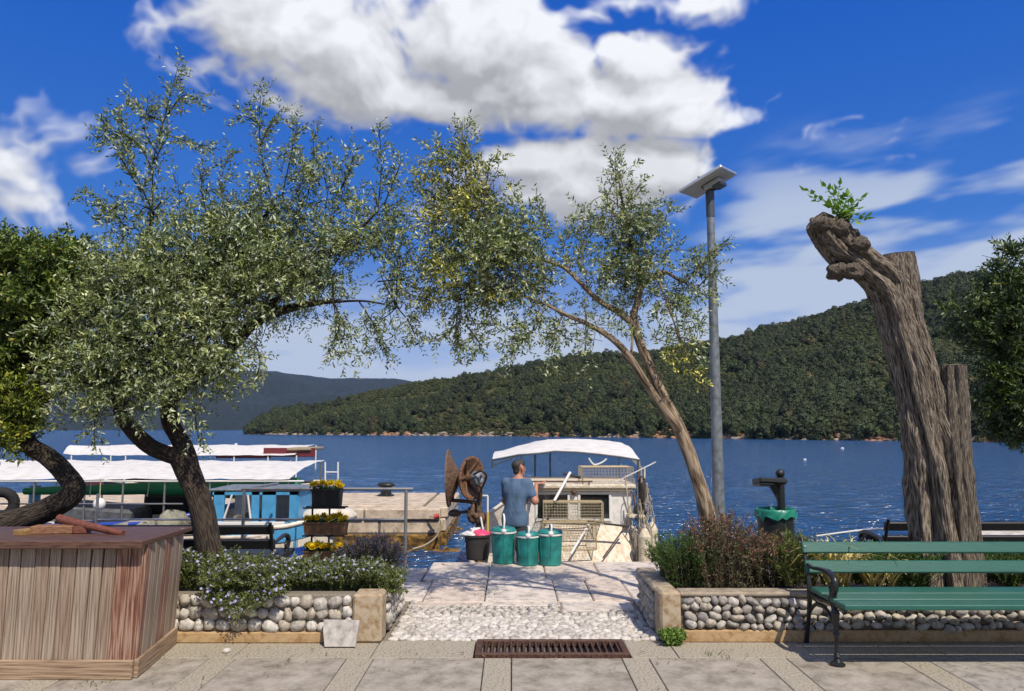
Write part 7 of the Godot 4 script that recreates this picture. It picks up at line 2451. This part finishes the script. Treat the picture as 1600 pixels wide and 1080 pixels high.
	tuft("grass_tuft", "grass tuft in the joint where the slabs meet the cobbles", Vector3(-0.453, 0, -7.016) + Vector3(0, 0.005, 0), 40, 0.06, 0.006, Color(0.07, 0.1, 0.03), Color(0.14, 0.16, 0.06), 32, "grass", "", 1.0)
	tuft("grass_tuft", "grass tuft in the joint between two pale quay slabs", Vector3(-0.269, 0, -7.735) + Vector3(0, 0.0, 0), 20, 0.05, 0.006, Color(0.08, 0.12, 0.03), Color(0.2, 0.2, 0.08), 33, "grass", "", 1.0)
	tuft("grass_tuft", "mossy grass patch in the paving joint in front of the wooden counter", Vector3(-2.662, 0, -5.044) + Vector3(0, 0.002, 0), 26, 0.045, 0.006, Color(0.12, 0.13, 0.04), Color(0.22, 0.2, 0.08), 34, "grass", "", 1.2)

func build_small_things() -> void:
	# dry leaves and crumbs blown about the paving
	var lr := RandomNumberGenerator.new()
	lr.seed = 404
	var lit := MB.new()
	for k in 240:
		var x := lr.randf_range(-4.0, 4.5)
		var z := -5.95 + absf(lr.randfn(0.0, 0.5))
		if lr.randf() < 0.3: z = lr.randf_range(-9.3, -7.3)
		if z < -6.0 and (x < -0.9 or x > 1.05): continue
		var a := lr.randf() * TAU
		var d := Vector3(cos(a), lr.randf_range(0.0, 0.25), sin(a)).normalized()
		lit.leaf(Vector3(x, 0.012, z), d, d.cross(Vector3.UP).normalized(), lr.randf_range(0.015, 0.05), lr.randf_range(0.006, 0.014), Color(0.22, 0.15, 0.07).lerp(Color(0.1, 0.09, 0.04), lr.randf()))
	var lo := part(self, "fallen_leaves", lit, M.leaf)
	tag(lo, "scattered dry leaves and crumbs on the paving", "leaves", "", "stuff")
	# pale stone slab leaning on the planter
	var o := MB.new()
	o.prism(PackedVector2Array([Vector2(-0.105, 0.0), Vector2(0.12, 0.0), Vector2(0.138, 0.185), Vector2(-0.13, 0.19), Vector2(-0.125, 0.1)]), 0.035)
	var s := part(self, "leaning_slab", o, M.stone_slab)
	s.position = Vector3(-1.274, 0, -5.872) + Vector3(0, 0.005, 0)
	s.rotation.x = -0.3
	tag(s, "loose pale stone slab leaning against the left planter", "stone slab")
	o = MB.new()
	o.ball(Vector3.ZERO, Vector3(0.032, 0.02, 0.025), 10, 7, knot, 0.2)
	var p := part(self, "loose_pebble", o, M.cobble_a)
	p.position = Vector3(-2.057, 0, -5.742) + Vector3(0, 0.014, 0)
	tag(p, "single white pebble lying on the paving before the left planter", "pebble")
	# mooring buoys out on the bay
	for b in [[1253, 706, 60.0, "small white mooring buoy afloat left of the pollarded trunk"], [1312, 690, 95.0, "tiny white buoy afloat near the far shore"], [372, 683, 120.0, "tiny white buoy afloat between the awnings and the headland"]]:
		var q := MB.new()
		var k: float = b[2] / 60.0
		q.ball(Vector3.ZERO, Vector3(0.12, 0.1, 0.12) * k, 12, 8)
		var m := part(self, "mooring_buoy", q, M.tub_white)
		m.position = Vector3((b[0] - 800) / 1200.0 * b[2], WATER + 0.06, -b[2])
		tag(m, b[3], "buoy", "mooring buoys on the bay")
